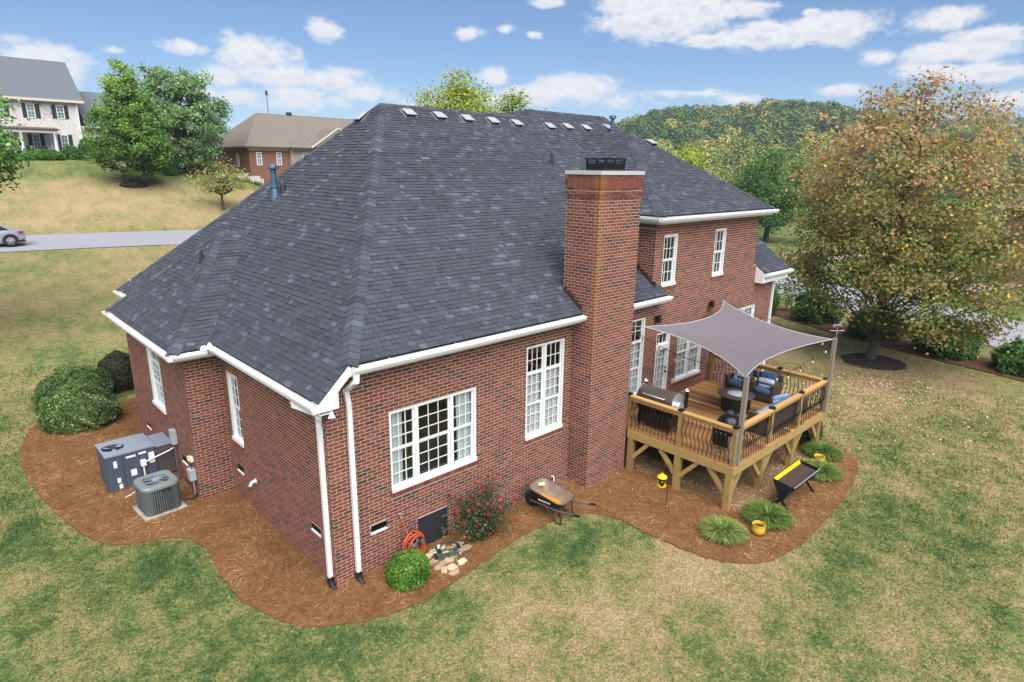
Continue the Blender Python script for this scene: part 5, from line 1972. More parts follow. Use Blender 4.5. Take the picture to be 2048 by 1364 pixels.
# rose bush
rose_leaf = leaf_mat('rose_leaf', [(0, rgb(40, 48, 33)), (.4, rgb(64, 80, 48)), (.75, rgb(95, 109, 71)), (1, rgb(138, 127, 95))])
rose_m = mat('rose_petal', [(0, rgb(150, 20, 30)), (.5, rgb(206, 36, 48)), (1, rgb(226, 96, 104))], rough=.6, namt=.15, trans=.25)
rb = thing('rose_bush', 'dark green rose bush dotted with red blooms beside the crawl space door', 'rose bush', (2.95, -.52, GZ))
rs = np.random.RandomState(31)
stem = MB()
tips, leafC = [], []
for i in range(60):
    a = rs.uniform(0, 2 * PI); q = rs.uniform(.1, 1)
    H = rs.uniform(.4, 1.25) * (1 - .25 * q)
    e = Vector((math.cos(a) * q * 1.0 + .08, math.sin(a) * q * .55, H * (.8 + .5 * abs(math.sin(a * 1.5 + .6)))))
    m_ = Vector((e.x * .35, e.y * .35, H * .55))
    pts = [Vector((rs.normal(0, .04), rs.normal(0, .04), 0)), m_, e]
    cp = [tuple(p) for p in catmull([tuple(p) for p in pts], 5)]
    stem.tube(cp, list(np.linspace(.009, .004, len(cp))), 5, 0, .4)
    tips.append(e)
    for k in range(70):
        j = rs.uniform(.2, 1)
        p = Vector(cp[int(j * (len(cp) - 1))])
        leafC.append(p + Vector(rs.normal(0, .075, 3)))
stem.build('stems', twig_m, rb, smooth=60)
C = np.array([tuple(p) for p in leafC]); C[:, 2] = np.maximum(C[:, 2], .04)
quads_obj('foliage', leaf_faces(C, np.tile([0, -.3, .6], (len(C), 1)), .058, rs, .6, 1.0), np.clip(rs.normal(.45, .22, len(C)), 0, 1), rose_leaf, rb)
flw = 0
for p in [tips[i] for i in range(52)] + [Vector(leafC[i]) for i in rs.randint(0, len(leafC), 22)]:
    if rs.rand() < .20:
        continue
    mb = MB()
    tn = rs.uniform(0, 1)
    for k in range(7):
        a = 2 * PI * k / 7 + rs.rand()
        lean = .35 if k % 2 else .9
        d = Vector((math.cos(a) * math.sin(lean), math.sin(a) * math.sin(lean), math.cos(lean))) * .042
        s_ = Vector((-math.sin(a), math.cos(a), 0)) * .026
        mb.add([(0, 0, 0), tuple(d * .7 + s_), tuple(d * 1.1), tuple(d * .7 - s_)], [(0, 1, 2, 3)], 0, float(np.clip(tn + rs.normal(0, .15), 0, 1)))
    f_ = mb.build('bloom', rose_m, rb)
    f_.location = p + Vector((rs.normal(0, .02), rs.normal(0, .02) - .03, .03)); f_.rotation_euler = (rs.uniform(-.2, .9), rs.uniform(-.5, .5), 0)

# ------------------------------------------------------------------ things on the ground by the house
# wheelbarrow, nose to the wall
tray_m = mat('worn_black_tray', rgb(26, 26, 28), rough=.45, namt=.2)
rust_m = bpy.data.materials.new('rusty_tray'); rust_m.use_nodes = True
t = NT(rust_m.node_tree)
tcn = t.new('ShaderNodeTexCoord')
sp_ = t.new('ShaderNodeSeparateXYZ'); t.l.new(tcn.outputs['Object'], sp_.inputs[0])
ax_ = t.math('DIVIDE', t.math('SUBTRACT', sp_.outputs[0], -.02), .25)
ay_ = t.math('DIVIDE', t.math('ADD', sp_.outputs[1], -.02), .13)
rr_ = t.math('SQRT', t.math('ADD', t.math('MULTIPLY', ax_, ax_), t.math('MULTIPLY', ay_, ay_)))
rr_ = t.math('ADD', rr_, t.math('MULTIPLY', t.math('SUBTRACT', t.noise(tcn.outputs['Object'], 9, 4), .5), .9))
cg = t.mix(t.noise(tcn.outputs['Object'], 6, 5), rgb(84, 66, 54), rgb(150, 130, 112))
t.l.new(t.mix(t.smooth(rr_, 1.15, .7), cg, rgb(196, 128, 36)), t.n['Principled BSDF'].inputs['Base Color'])
t.n['Principled BSDF'].inputs['Roughness'].default_value = .65
wb = thing('wheelbarrow', 'black wheelbarrow with a rusty tray standing nose to the brick wall', 'wheelbarrow', (4.68, -.86, GZ + .03), R(-82))


def rrect(a, b, r, z, n=6, cx=0.0, tilt=0.0):
    pts = []
    for (sx, sy, a0) in ((1, 1, 0), (-1, 1, 90), (-1, -1, 180), (1, -1, 270)):
        for i in range(n + 1):
            an = R(a0 + 90 * i / n)
            x_, y_ = sx * (a - r) + r * math.cos(an), sy * (b - r) + r * math.sin(an)
            pts.append((x_ + cx, y_, z + tilt * x_))
    return pts


rings = [rrect(.47, .31, .17, .55, cx=0, tilt=-.16), rrect(.465, .305, .165, .548, tilt=-.16), rrect(.40, .25, .14, .44, cx=.02, tilt=-.10), rrect(.27, .18, .10, .315, cx=.06, tilt=-.03), rrect(.20, .13, .07, .305, cx=.06, tilt=-.03)]


def loft(rings, m=0, t_=.5, flip=False, capend=True):
    mb = MB()
    n = len(rings[0])
    for r_ in rings:
        mb.v += r_
    for k in range(len(rings) - 1):
        for j in range(n):
            f = (k * n + j, k * n + (j + 1) % n, (k + 1) * n + (j + 1) % n, (k + 1) * n + j)
            mb.f.append(f if not flip else f[::-1]); mb.m.append(m); mb.t.append(t_)
    if capend:
        f = tuple((len(rings) - 1) * n + j for j in range(n))
        mb.f.append(f if not flip else f[::-1]); mb.m.append(m); mb.t.append(t_)
    return mb


inr = [[(x * .985, y * .98, z + .004) for x, y, z in r_] for r_ in rings[1:]]
tr_ = loft([rings[0]] + inr, flip=True).build('tray', rust_m, wb, smooth=50)
loft([[(x, y, z - .006) for x, y, z in r_] for r_ in rings]).build('tray_shell', tray_m, wb, smooth=50)
MB().tube([tuple(Vector(p) + Vector((0, 0, .004))) for p in rings[0]], .011, 6, closed=True).build('tray_rim', mat('worn_rim', rgb(96, 92, 88), rough=.4, metal=.4, namt=.2), wb, smooth=60)
MB().add([(-.37, .02, .548), (-.29, .14, .538), (-.36, .22, .556), (-.44, .10, .566)], [(0, 3, 2, 1)]).build('sticker', mat('yellowed_label', rgb(214, 208, 166), rough=.6, namt=.12, nscale=18), tr_)
for i in range(5):
    MB().box((-.16 + i * .066, -.279, .40), (-.115 + i * .066, -.274, .43)).build('lettering', white_m, wb)
hand_m = mat('grey_tube', rgb(104, 108, 120), rough=.4, metal=.3, namt=.15)
for s in (-1, 1):
    h_ = MB().tube([(-.50, s * .10, .20), (-.1, s * .20, .27), (.35, s * .26, .31), (.78, s * .30, .40)], .019, 8).build('handle', hand_m, wb, smooth=60)
    MB().tube([(.78, s * .30, .40), (.92, s * .315, .43)], .023, 8).build('grip', black_m, h_, smooth=60)
    MB().tube([(-.05, s * .20, .28), (.30, s * .22, .0), (.42, s * .22, .0), (.36, s * .25, .30)], .014, 6).build('leg', black_m, wb, smooth=60)
wh = MB().lathe([(.05, -.045), (.12, -.05), (.185, -.03), (.19, 0), (.185, .03), (.12, .05), (.05, .045)], (0, 0, 0), 20).build('wheel', mat('tyre', rgb(24, 24, 25), rough=.8, namt=.2), wb, smooth=40)
wh.location = (-.52, 0, .19); wh.rotation_euler = (R(90), 0, 0)
MB().box((-.52, -.11, .18), (-.505, .11, .2)).build('axle', hand_m, wb)

# hose on its scrolled stand, spigot
hose_m = mat('orange_hose', rgb(196, 82, 44), rough=.5, namt=.1)
hs = thing('garden_hose', 'orange garden hose coiled on a black stand and running up to the wall tap', 'hose', (1.46, -.24, GZ + .02))
MB().tube([(-.17 + .17, .24, .95), (-.02 - .10, .2, .92), (-.10, .13, .80), (-.03, 0, .42), (.06, -.06, .28)], .012, 7).build('lead', hose_m, hs, smooth=60)
for i in range(7):
    pts = []
    r0 = .225 + .012 * (i % 3)
    for k in range(28):
        a = 2 * PI * k / 28
        dr = .06 * (i / 6) * max(0, -math.sin(a))
        pts.append((math.cos(a) * (r0 * .78 + .008 * i) + .04 + .015 * math.sin(i * 2.1), -.10 + .028 * i + .02 * math.sin(a * 2 + i), .36 + math.sin(a) * (r0 + dr) - .04 * (i % 2)))
    MB().tube([(p[0], p[1], max(p[2], .015)) for p in pts], .012, 6, closed=True).build('coil', hose_m, hs, smooth=60)
hh = thing('hose_stand', 'black scrolled metal hose stand between the boxwood and the crawl space door', 'hose stand', (1.50, -.24, GZ + .02))
MB().box((-.012, -.02, -.05), (.012, .02, .62)).build('stake', iron_m, hh)
sil_m = mat('pewter', rgb(120, 120, 126), rough=.4, metal=.6, namt=.15)
for (yy, zz, sc) in ((-.14, .44, 1.0), (.12, .62, .9)):
    for s in (-1, 1):
        sp3 = [(s * sc * (.03 + .05 * (1 - k / 22) * math.cos(k * .55) + .07), yy, zz + sc * .055 * (1 - k / 26) * math.sin(k * .55)) for k in range(20)]
        MB().tube(sp3, .009, 6).build('scroll', sil_m, hh, smooth=60)
    MB().tube([(-.13 * sc, yy, zz - .03), (0, yy, zz + .07), (.13 * sc, yy, zz - .03)], .009, 6).build('scroll', sil_m, hh, smooth=60)
MB().tube([(0, -.15, .42), (0, .14, .5)], .014, 6).build('arm', iron_m, hh)
sg = thing('wall_tap', 'small metal tap on the brick wall above the coiled hose', 'tap', (1.32, -.012, .93))
mb = MB(); mb.tube([(0, .0, 0), (0, -.07, 0), (0, -.10, -.04)], [.018, .016, .018], 8); mb.build('spout', sil_m, sg, smooth=60)
mb = MB(); mb.lathe([(.001, .0), (.032, .004), (.034, .012), (.001, .016)], (0, -.055, .035), 10).tube([(0, -.055, 0), (0, -.055, .04)], .006, 6); mb.build('handle', alu_m, sg, smooth=40)
cp_ = thing('condensate_pipe', 'thin white pipe elbow at the foot of the wall behind the wheelbarrow', 'pipe', (5.60, -.03, GZ))
MB().tube([(0, .03, .30), (0, -.04, .30), (0, -.045, .27), (0, -.045, 0)], .016, 8).build('tube', white_m, cp_, smooth=40)
cp2 = thing('vent_elbow', 'white plastic elbow sticking out of the left brick wall', 'pipe', (-.01, 3.44, .75))
MB().tube([(.01, 0, 0), (-.06, 0, 0), (-.10, -.0, -.02), (-.13, 0, -.08)], [.034, .034, .034, .036], 12).build('tube', white_m, cp2, smooth=50)
MB().lathe([(.058, 0), (.058, .012)], (0, 0, 0), 14).build('flange', white_m, cp2).rotation_euler = (0, R(-90), 0)

# stepping stones in front of the crawl space door with two sprinklers on them
stone_m = mat('field_stone', [(0, rgb(148, 122, 100)), (.5, rgb(176, 156, 128)), (1, rgb(208, 194, 164))], rough=.9, namt=.22, nscale=9, bump=.5, bscale=22)
rs = np.random.RandomState(41)
SPOTS = [(1.72, -.36, .13, .09), (1.90, -.30, .14, .10), (2.10, -.28, .13, .08), (1.70, -.56, .12, .09), (1.86, -.52, .10, .08), (2.02, -.50, .12, .09), (2.20, -.45, .10, .08), (1.68, -.74, .10, .09),
         (1.82, -.72, .11, .08), (1.97, -.72, .11, .09), (1.72, -.92, .11, .09), (1.88, -.92, .12, .10), (2.12, -.66, .12, .08), (2.40, -.62, .20, .09), (2.12, -.93, .13, .10), (2.42, -.40, .14, .09), (1.80, -1.08, .11, .08)]
STONE_LABELS = ['tan stone against the wall nearest the hose coil', 'flat tan stone touching the sill of the crawl space door', 'tan stone by the right end of the crawl space door sill',
                'tan stone just in front of the hose coil', 'small tan stone under the near end of the green sprinkler', 'tan stone under the middle of the green sprinkler', 'small tan stone under the far end of the dark sprinkler',
                'tan stone at the left edge, third out from the wall', 'small tan stone left of the green sprinkler', 'tan stone just lawnward of the green sprinkler', 'tan stone at the left edge, fourth out from the wall',
                'tan stone in the middle of the row nearest the lawn', 'tan stone just right of the green sprinkler', 'long pale stone farthest right towards the rose bush', 'pale stone at the right of the row nearest the lawn',
                'tan stone behind the long pale stone, beneath the rose bush', 'tan stone nearest the lawn and the boxwood']
for i, (x, y, a, b) in enumerate(SPOTS):
    mb = MB()
    n = 9
    an = sorted(rs.uniform(0, 2 * PI, n))
    kk = rs.uniform(.8, 1.12, n)
    ring = [(x + a * k * math.cos(q), y + b * k * math.sin(q)) for q, k in zip(an, kk)]
    hgt = rs.uniform(.035, .06)
    mb.v = [(p[0], p[1], GZ + .0) for p in ring] + [(p[0], p[1], GZ + .03 + hgt * .7) for p in ring] + [(x + (p[0] - x) * .82, y + (p[1] - y) * .82, GZ + .035 + hgt + rs.normal(0, .004)) for p in ring]
    for k in range(2):
        for j in range(n):
            mb.f.append((k * n + j, k * n + (j + 1) % n, (k + 1) * n + (j + 1) % n, (k + 1) * n + j)); mb.m.append(0); mb.t.append(0)
    mb.f.append(tuple(2 * n + j for j in range(n))); mb.m.append(0); mb.t.append(0)
    mb.t = [float(rs.uniform(0, 1))] * len(mb.f)
    o = mb.build('field_stone', stone_m, None, smooth=25)
    tag(o, STONE_LABELS[i], 'stone', 'stones laid before the crawl space door')
grn_m = mat('green_plastic', rgb(22, 66, 44), rough=.45, namt=.1)
nav_m = mat('dark_teal_plastic', rgb(20, 42, 54), rough=.4, namt=.1)
sq = thing('sprinkler', 'green oscillating lawn sprinkler lying on the stones', 'sprinkler', (2.02, -.62, GZ + .10), R(-22), 'sprinklers on the stones')
MB().tube([(-.26, 0, .02), (.24, 0, .02)], .022, 8).build('spray_bar', grn_m, sq, smooth=60)
for s in (-1, 1):
    MB().tube([(-.24, s * .055, .0), (.24, s * .055, .0)], .014, 6).build('runner', grn_m, sq, smooth=60)
MB().box((-.28, -.07, -.012), (-.22, .07, .04)).build('motor', nav_m, sq)
MB().box((.20, -.07, -.012), (.25, .07, .03)).build('end_bracket', alu_m, sq)
sq = thing('sprinkler', 'dark teal curved sprinkler lying behind the green one on the stones', 'sprinkler', (2.16, -.44, GZ + .10), R(-22), 'sprinklers on the stones')
MB().tube([(-.2, .02, .03), (-.08, .03, .10), (.08, .03, .10), (.22, .02, .02)], .018, 8).build('spray_bar', nav_m, sq, smooth=60)
MB().tube([(-.2, -.06, 0), (.22, -.06, 0)], .014, 6).build('runner', nav_m, sq, smooth=60)
MB().box((-.24, -.08, -.012), (-.17, .06, .05)).build('motor', nav_m, sq)
mb = MB(); mb.lathe([(.03, 0), (.03, .05)], (-.20, -.01, .052), 10); mb.build('dial', white_m, sq, smooth=40)
MB().box((.18, -.08, -.012), (.23, .05, .02)).build('end_bracket', nav_m, sq)

# bird feeder on a hook
fd = thing('bird_feeder', 'yellow tube bird feeder hanging from a thin black hook beside the deck', 'bird feeder', (6.86, -2.36, GZ))
MB().tube([(.0, 0, 0), (0, 0, .92), (-.02, -.0, 1.02), (-.08, .02, 1.06), (-.15, .04, 1.03), (-.17, .05, .96)], .008, 6).build('hook', iron_m, fd, smooth=60)
yel_m = mat('yellow_plastic', rgb(226, 196, 28), rough=.4, namt=.06)
MB().lathe([(.115, .66), (.10, .69), (.03, .735), (.012, .745), (.001, .80)], (-.17, .05, .12), 18).build('roof', yel_m, fd, smooth=40)
tb = MB().lathe([(.055, .46), (.055, .66)], (-.17, .05, .12), 14).build('tube', mat('dark_seed', rgb(26, 24, 18), rough=.3, namt=.4, nscale=60), fd, smooth=40)
MB().lathe([(.06, .44), (.10, .445), (.105, .475), (.095, .475), (.09, .455), (.05, .455)], (-.17, .05, .12), 18).build('tray', yel_m, fd, smooth=40)
MB().lathe([(.001, 0), (.016, .003), (.018, .01), (.001, .012)], (0, 0, 0), 8).build('port', yel_m, tb).matrix_basis = Matrix.Translation((-.215, .012, .70)) @ Matrix.Rotation(R(90), 4, 'X') @ Matrix.Rotation(R(-50), 4, 'Y')
MB().tube([(-.28, .05, .60), (-.06, .05, .60)], .007, 6).build('perch', yel_m, fd)

# raised V planter and yellow pots
soil_m = mat('potting_soil', [(0, rgb(44, 34, 30)), (1, rgb(82, 66, 58))], rough=.95, namt=.6, nscale=24, bump=1, bscale=60)
navy_m = mat('navy_panel', rgb(20, 24, 36), rough=.4, namt=.15)
pl = thing('raised_planter', 'black and yellow V shaped raised planter full of soil beside the deck', 'planter', (9.32, -4.19, GZ))
X0, X1 = -.70, .70
mb = MB(); mb.prism([(X0 + .012, -.22, .62), (X0 + .012, .24, .69), (X0 + .012, .02, .27)], (X1 - X0 - .024, 0, 0)); mb.v = [(x, y, z - (.05 if z > .6 else 0)) for x, y, z in mb.v]
mb.build('soil', soil_m, pl, recalc=True)
for x in (X0, X1 - .012):
    e = MB(); e.prism([(x, -.24, .64), (x, .26, .715), (x, .02, .25)], (.012, 0, 0)); e.build('end_panel', navy_m, pl, recalc=True)
e = MB(); e.hexa([(X0 + .013, .02, .25), (X1 - .013, .02, .25), (X1 - .013, .04, .25), (X0 + .013, .04, .25), (X0 + .013, .25, .715), (X1 - .013, .25, .715), (X1 - .013, .27, .715), (X0 + .013, .27, .715)]); bk_ = e.build('back_panel', navy_m, pl)
for i in range(3):
    a = X0 + .02 + i * .46
    e = MB(); e.hexa([(a, .185, .60), (a + .44, .185, .60), (a + .44, .195, .605), (a, .195, .605), (a, .236, .712), (a + .44, .236, .712), (a + .44, .247, .714), (a, .247, .714)]); e.build('yellow_liner', yel_m, bk_)
e = MB(); e.hexa([(X0 + .013, -.0, .25), (X1 - .013, -.0, .25), (X1 - .013, .018, .25), (X0 + .013, .018, .25), (X0 + .013, -.25, .63), (X1 - .013, -.25, .63), (X1 - .013, -.228, .65), (X0 + .013, -.228, .65)]); e.build('front_panel', navy_m, pl)
MB().bar((X0, -.24, .65), (X1, -.24, .65), .022, .014).build('front_lip', alu_m, pl)
for x in (X0 + .03, X1 - .03):
    for s in (-1, 1):
        MB().bar((x + .012 * s, .02 + s * .24, 0), (x + .012 * s, .02 - s * .07, .34), .055, .02, up=(1, 0, 0)).build('leg', navy_m, pl)
pot_m = mat('yellow_glaze', [(0, rgb(196, 152, 36)), (1, rgb(214, 172, 52))], rough=.3, namt=.12, nscale=8, spec=.6)


def pot(label, x, y, s):
    t0 = thing('flower_pot', label, 'flower pot', (x, y, GZ + .03), 0, 'yellow pots on the straw bed')
    mb = MB(); mb.lathe([(.10 * s, 0), (.15 * s, .05 * s), (.165 * s, .12 * s), (.15 * s, .19 * s), (.135 * s, .215 * s), (.155 * s, .235 * s), (.158 * s, .255 * s), (.145 * s, .262 * s), (.128 * s, .24 * s), (.128 * s, .18 * s)], (0, 0, 0), 26)
    mb.build('bowl', pot_m, t0, smooth=50)
    mb = MB(); mb.lathe([(.127 * s, .19 * s), (.001, .195 * s)], (0, 0, 0), 20, cap=False); mb.build('soil', soil_m, t0)


pot('round yellow glazed pot between the two near grassy clumps', 7.32, -4.30, .88)
pot('yellow pot half hidden behind the clump beyond the planter', 11.62, -3.85, .88)

# ---- heat pump package, condenser, boxes
pk_m = mat('slate_blue_cabinet', [(0, rgb(66, 76, 92)), (1, rgb(76, 86, 102))], rough=.45, namt=.08, nscale=5)
lidg_m = mat('pale_grey_lid', rgb(134, 142, 156), rough=.4, namt=.12, nscale=5)
ac = thing('packaged_unit', 'square blue grey air conditioning cabinet with duct into the brick wall', 'air conditioner', (-1.67, 6.98, GZ + .02))
MB().box((-.50, -.47, .03), (.50, .47, .88)).build('cabinet', pk_m, ac)
MB().box((-.48, -.45, -.06), (.48, .45, .029)).build('pad', mat('concrete_pad', rgb(176, 170, 164), rough=.9, namt=.2), ac)
fcx, fcy, fr_ = -.24, .02, .235
mb = MB()
n = 32
ring_i = [(fcx + fr_ * math.cos(2 * PI * k / n), fcy + fr_ * math.sin(2 * PI * k / n)) for k in range(n)]


def sq_pt(k, hx, hy):
    a = 2 * PI * k / n
    c, s_ = math.cos(a), math.sin(a)
    m_ = max(abs(c), abs(s_))
    return c / m_, s_ / m_


for k in range(n):
    a, b = sq_pt(k, 1, 1)
    mb.v.append((a * .512, b * .482, .885)); mb.v.append((a * .512, b * .482, .915)); mb.v.append((*ring_i[k], .916)); mb.v.append((*ring_i[k], .78))
for k in range(n):
    k2 = (k + 1) % n
    for j in range(3):
        mb.f.append((k * 4 + j, k2 * 4 + j, k2 * 4 + j + 1, k * 4 + j + 1)); mb.m.append(0); mb.t.append(.5)
lid_o = mb.build('top_panel', lidg_m, ac, recalc=True)
MB().lathe([(.001, .0), (fr_, 0.001)], (fcx, fcy, .886), 24, cap=False).build('fan_well', black_m, ac)
hub = MB().lathe([(.06, .87), (.055, .93), (.001, .935)], (fcx, fcy, 0), 14).build('fan_hub', mat('brown_motor', rgb(70, 60, 56), rough=.5, namt=.1), ac, smooth=40)
for k in range(3):
    a = 2 * PI * k / 3 + .4
    mb = MB(); mb.hexa([(fcx + .05 * math.cos(a), fcy + .05 * math.sin(a), .892), (fcx + .2 * math.cos(a - .3), fcy + .2 * math.sin(a - .3), .89), (fcx + .21 * math.cos(a + .3), fcy + .21 * math.sin(a + .3), .905), (fcx + .05 * math.cos(a + .5), fcy + .05 * math.sin(a + .5), .897),
                        (fcx + .05 * math.cos(a), fcy + .05 * math.sin(a), .895), (fcx + .2 * math.cos(a - .3), fcy + .2 * math.sin(a - .3), .893), (fcx + .21 * math.cos(a + .3), fcy + .21 * math.sin(a + .3), .908), (fcx + .05 * math.cos(a + .5), fcy + .05 * math.sin(a + .5), .90)])
    mb.build('fan_blade', lidg_m, ac)
for x in (-.17, .17):
    MB().box((x, -.474, .04), (x + .006, -.4705, .875)).build('panel_seam', black_m, ac)
for (x0, z0, x1, z1) in ((-.36, .60, -.29, .76), (-.10, .76, .10, .81), (.16, .78, .32, .83), (.36, .50, .48, .77), (-.04, .30, .08, .46), (-.33, .22, -.26, .34), (-.31, .07, -.24, .18), (.02, .06, .2, .11)):
    MB().box((x0, -.4745, z0), (x1, -.4708, z1)).build('label_plate', white_m, ac)
MB().box((.17, -.56, .50), (.28, -.475, .64)).build('junction_box', white_m, ac)
mb = MB(); mb.tube([(.25, -.53, .58), (.80, -.50, .70), (.90, -.46, .72)], .018, 8); mb.build('conduit', white_m, ac, smooth=50)
mb = MB(); mb.tube([(.22, -.53, .52), (.22, -.54, .22), (.22, -.50, .14)], .018, 8); mb.build('conduit', white_m, ac, smooth=50)
MB().box((.50, -.40, .10), (.915, .36, .83)).build('duct', mat('galvanised_duct', rgb(128, 132, 140), rough=.3, metal=.75, namt=.15, nscale=4), ac)
MB().box((.501, -.43, .83), (.918, .39, .85)).build('duct_lid', lidg_m, ac)

cn = thing('condenser', 'round cornered grey green condenser unit on a concrete pad by the wall', 'air conditioner', (-1.52, 5.14, GZ + .02), R(4))
cg_m = mat('green_grey_metal', [(0, rgb(64, 74, 74)), (1, rgb(98, 108, 106))], rough=.45, namt=.08)
MB().box((-.43, -.43, -.04), (.43, .43, .035)).build('pad', MATS['concrete_pad'], cn)
loft([rrect(.345, .345, .15, .05, 5), rrect(.345, .345, .15, .60, 5)]).build('core', mat('coil', rgb(44, 50, 52), rough=.6, namt=.2), cn, smooth=50)
per = rrect(.36, .36, .155, 0, 9)
mb = MB()
for i in range(len(per)):
    a, b = Vector(per[i]), Vector(per[(i + 1) % len(per)])
    L = (b - a).length
    k = max(1, int(L / .045))
    for j in range(k):
        p = a.lerp(b, (j + .5) / k)
        mb.bar(p + Vector((0, 0, .06)), p + Vector((0, 0, .61)), .024, .014, 0, .55, up=(p.normalized()))
stuff(mb.build('louvers', cg_m, cn))
for z in (.17, .31, .45):
    loft([rrect(.366, .366, .157, z, 6), rrect(.366, .366, .157, z + .012, 6)], capend=False).build('louver_band', cg_m, cn, smooth=50)
for (sx, sy) in ((1, 1), (1, -1), (-1, 1), (-1, -1)):
    mb = MB()
    pts = [(sx * (.215 + .152 * math.cos(R(a))), sy * (.215 + .152 * math.sin(R(a)))) for a in (8, 30, 60, 82)]
    for p, q in zip(pts, pts[1:]):
        mb.hexa([(p[0], p[1], .045), (q[0], q[1], .045), (q[0] * .96, q[1] * .96, .045), (p[0] * .96, p[1] * .96, .045), (p[0], p[1], .615), (q[0], q[1], .615), (q[0] * .96, q[1] * .96, .615), (p[0] * .96, p[1] * .96, .615)])
    mb.build('corner_post', cg_m, cn, smooth=60, recalc=True)
top = [rrect(.375, .375, .165, .60, 8), rrect(.378, .378, .166, .655, 8), rrect(.355, .355, .155, .69, 8)]
nn_ = len(top[0])
circ = lambda r_, z: [(r_ * math.cos(math.atan2(p[1], p[0])), r_ * math.sin(math.atan2(p[1], p[0])), z) for p in top[0]]
loft(top + [circ(.285, .70), circ(.27, .69), circ(.26, .60)], capend=False).build('top_ring', mat('pale_green_grey', rgb(118, 128, 128), rough=.4, namt=.06), cn, smooth=40)
MB().lathe([(.001, .0), (.262, .001)], (0, 0, .61), 24, cap=False).build('fan_well', black_m, cn)
MB().lathe([(.085, .66), (.08, .70), (.001, .71)], (0, 0, 0), 16).build('fan_hub', lidg_m, cn, smooth=40)
for k in range(9):
    a = 2 * PI * k / 9
    MB().tube([(.07 * math.cos(a), .07 * math.sin(a), .695), (.275 * math.cos(a), .275 * math.sin(a), .69)], .004, 5).build('grille_spoke', lidg_m, cn)
for r_ in (.13, .175, .22):
    MB().tube([(r_ * math.cos(2 * PI * k / 28), r_ * math.sin(2 * PI * k / 28), .692) for k in range(28)], .003, 4, closed=True).build('grille_ring', lidg_m, cn)
for k in range(3):
    a = 2 * PI * k / 3 + .8
    mb = MB(); mb.hexa([(.06 * math.cos(a), .06 * math.sin(a), .635), (.23 * math.cos(a - .3), .23 * math.sin(a - .3), .63), (.24 * math.cos(a + .35), .24 * math.sin(a + .35), .655), (.06 * math.cos(a + .6), .06 * math.sin(a + .6), .645),
                        (.06 * math.cos(a), .06 * math.sin(a), .638), (.23 * math.cos(a - .3), .23 * math.sin(a - .3), .633), (.24 * math.cos(a + .35), .24 * math.sin(a + .35), .658), (.06 * math.cos(a + .6), .06 * math.sin(a + .6), .648)])
    mb.build('fan_blade', lidg_m, cn)
bd = MB().box((-.02, -.374, .535), (.16, -.368, .565)).build('badge', black_m, cn)
MB().box((.035, -.377, .54), (.06, -.3745, .56)).build('badge_mark', mat('badge_red', rgb(170, 36, 40), rough=.4, namt=0), bd)

ebox_m = mat('grey_enclosure', rgb(168, 174, 180), rough=.4, namt=.08)
e1 = thing('electrical_box', 'tall grey electrical disconnect box on the wall above the large cabinet', 'electrical box', (-.752, 6.22, .92), group='grey electrical boxes on the left wall')
MB().box((-.11, -.09, 0), (0, .09, .33)).build('enclosure', ebox_m, e1)
MB().box((-.118, -.10, .30), (0, .10, .345)).build('hood', ebox_m, e1)
for dy, xx in ((-.04, .0), (.03, -.02)):
    MB().tube([(-.05, dy, 0), (-.05, dy, -.5), (-.06 + xx, dy - .1, -.75), (-.2 + xx, dy - .05, -.88)], .014, 6).build('conduit', mat('grey_conduit', rgb(84, 84, 88), rough=.5, namt=.1), e1, smooth=60)
e2 = thing('electrical_box', 'square grey electrical box low on the wall beside the brick corner', 'electrical box', (-.752, 5.07, .44), group='grey electrical boxes on the left wall')
MB().box((-.13, -.10, 0), (0, .10, .24)).build('enclosure', ebox_m, e2)
MB().box((-.138, -.108, .22), (0, .108, .25)).build('hood', ebox_m, e2)
MB().tube([(-.05, -.03, 0), (-.05, -.03, -.46)], .018, 8).build('conduit', alu_m, e2, smooth=60)
MB().tube([(-.05, .0, .25), (-.05, .0, .36)], .01, 6).build('conduit', black_m, e2, smooth=60)
e3 = thing('outlet_box', 'small pale outlet box with yellow cover on the wall above the square electrical box', 'outlet box', (-.752, 5.10, .86))
MB().box((-.06, -.07, 0), (0, .04, .11)).build('housing', white_m, e3)
MB().box((-.085, .045, -.01), (-.01, .12, .10)).build('cover', mat('pale_yellow', rgb(206, 190, 120), rough=.5, namt=.05), e3)
MB().box((-1.95, 5.95, GZ + .036), (-1.6, 6.0, GZ + .06)) if False else None
stk = MB().bar((-1.98, 6.05, GZ + .05), (-1.70, 6.22, GZ + .055), .03, .02).build('offcut_pipe', white_m, None)
tag(stk, 'short white plastic offcut lying on the straw before the cabinet', 'offcut')
st2 = MB().tube([(-1.02, 5.05, GZ + .06), (-.9, 4.98, GZ + .07), (-.77, 5.02, GZ + .12)], .03, 7).build('refrigerant_line', MATS['black_rubber'], None, smooth=60)
tag(st2, 'black insulated pipe running from the condenser to the wall', 'pipe')

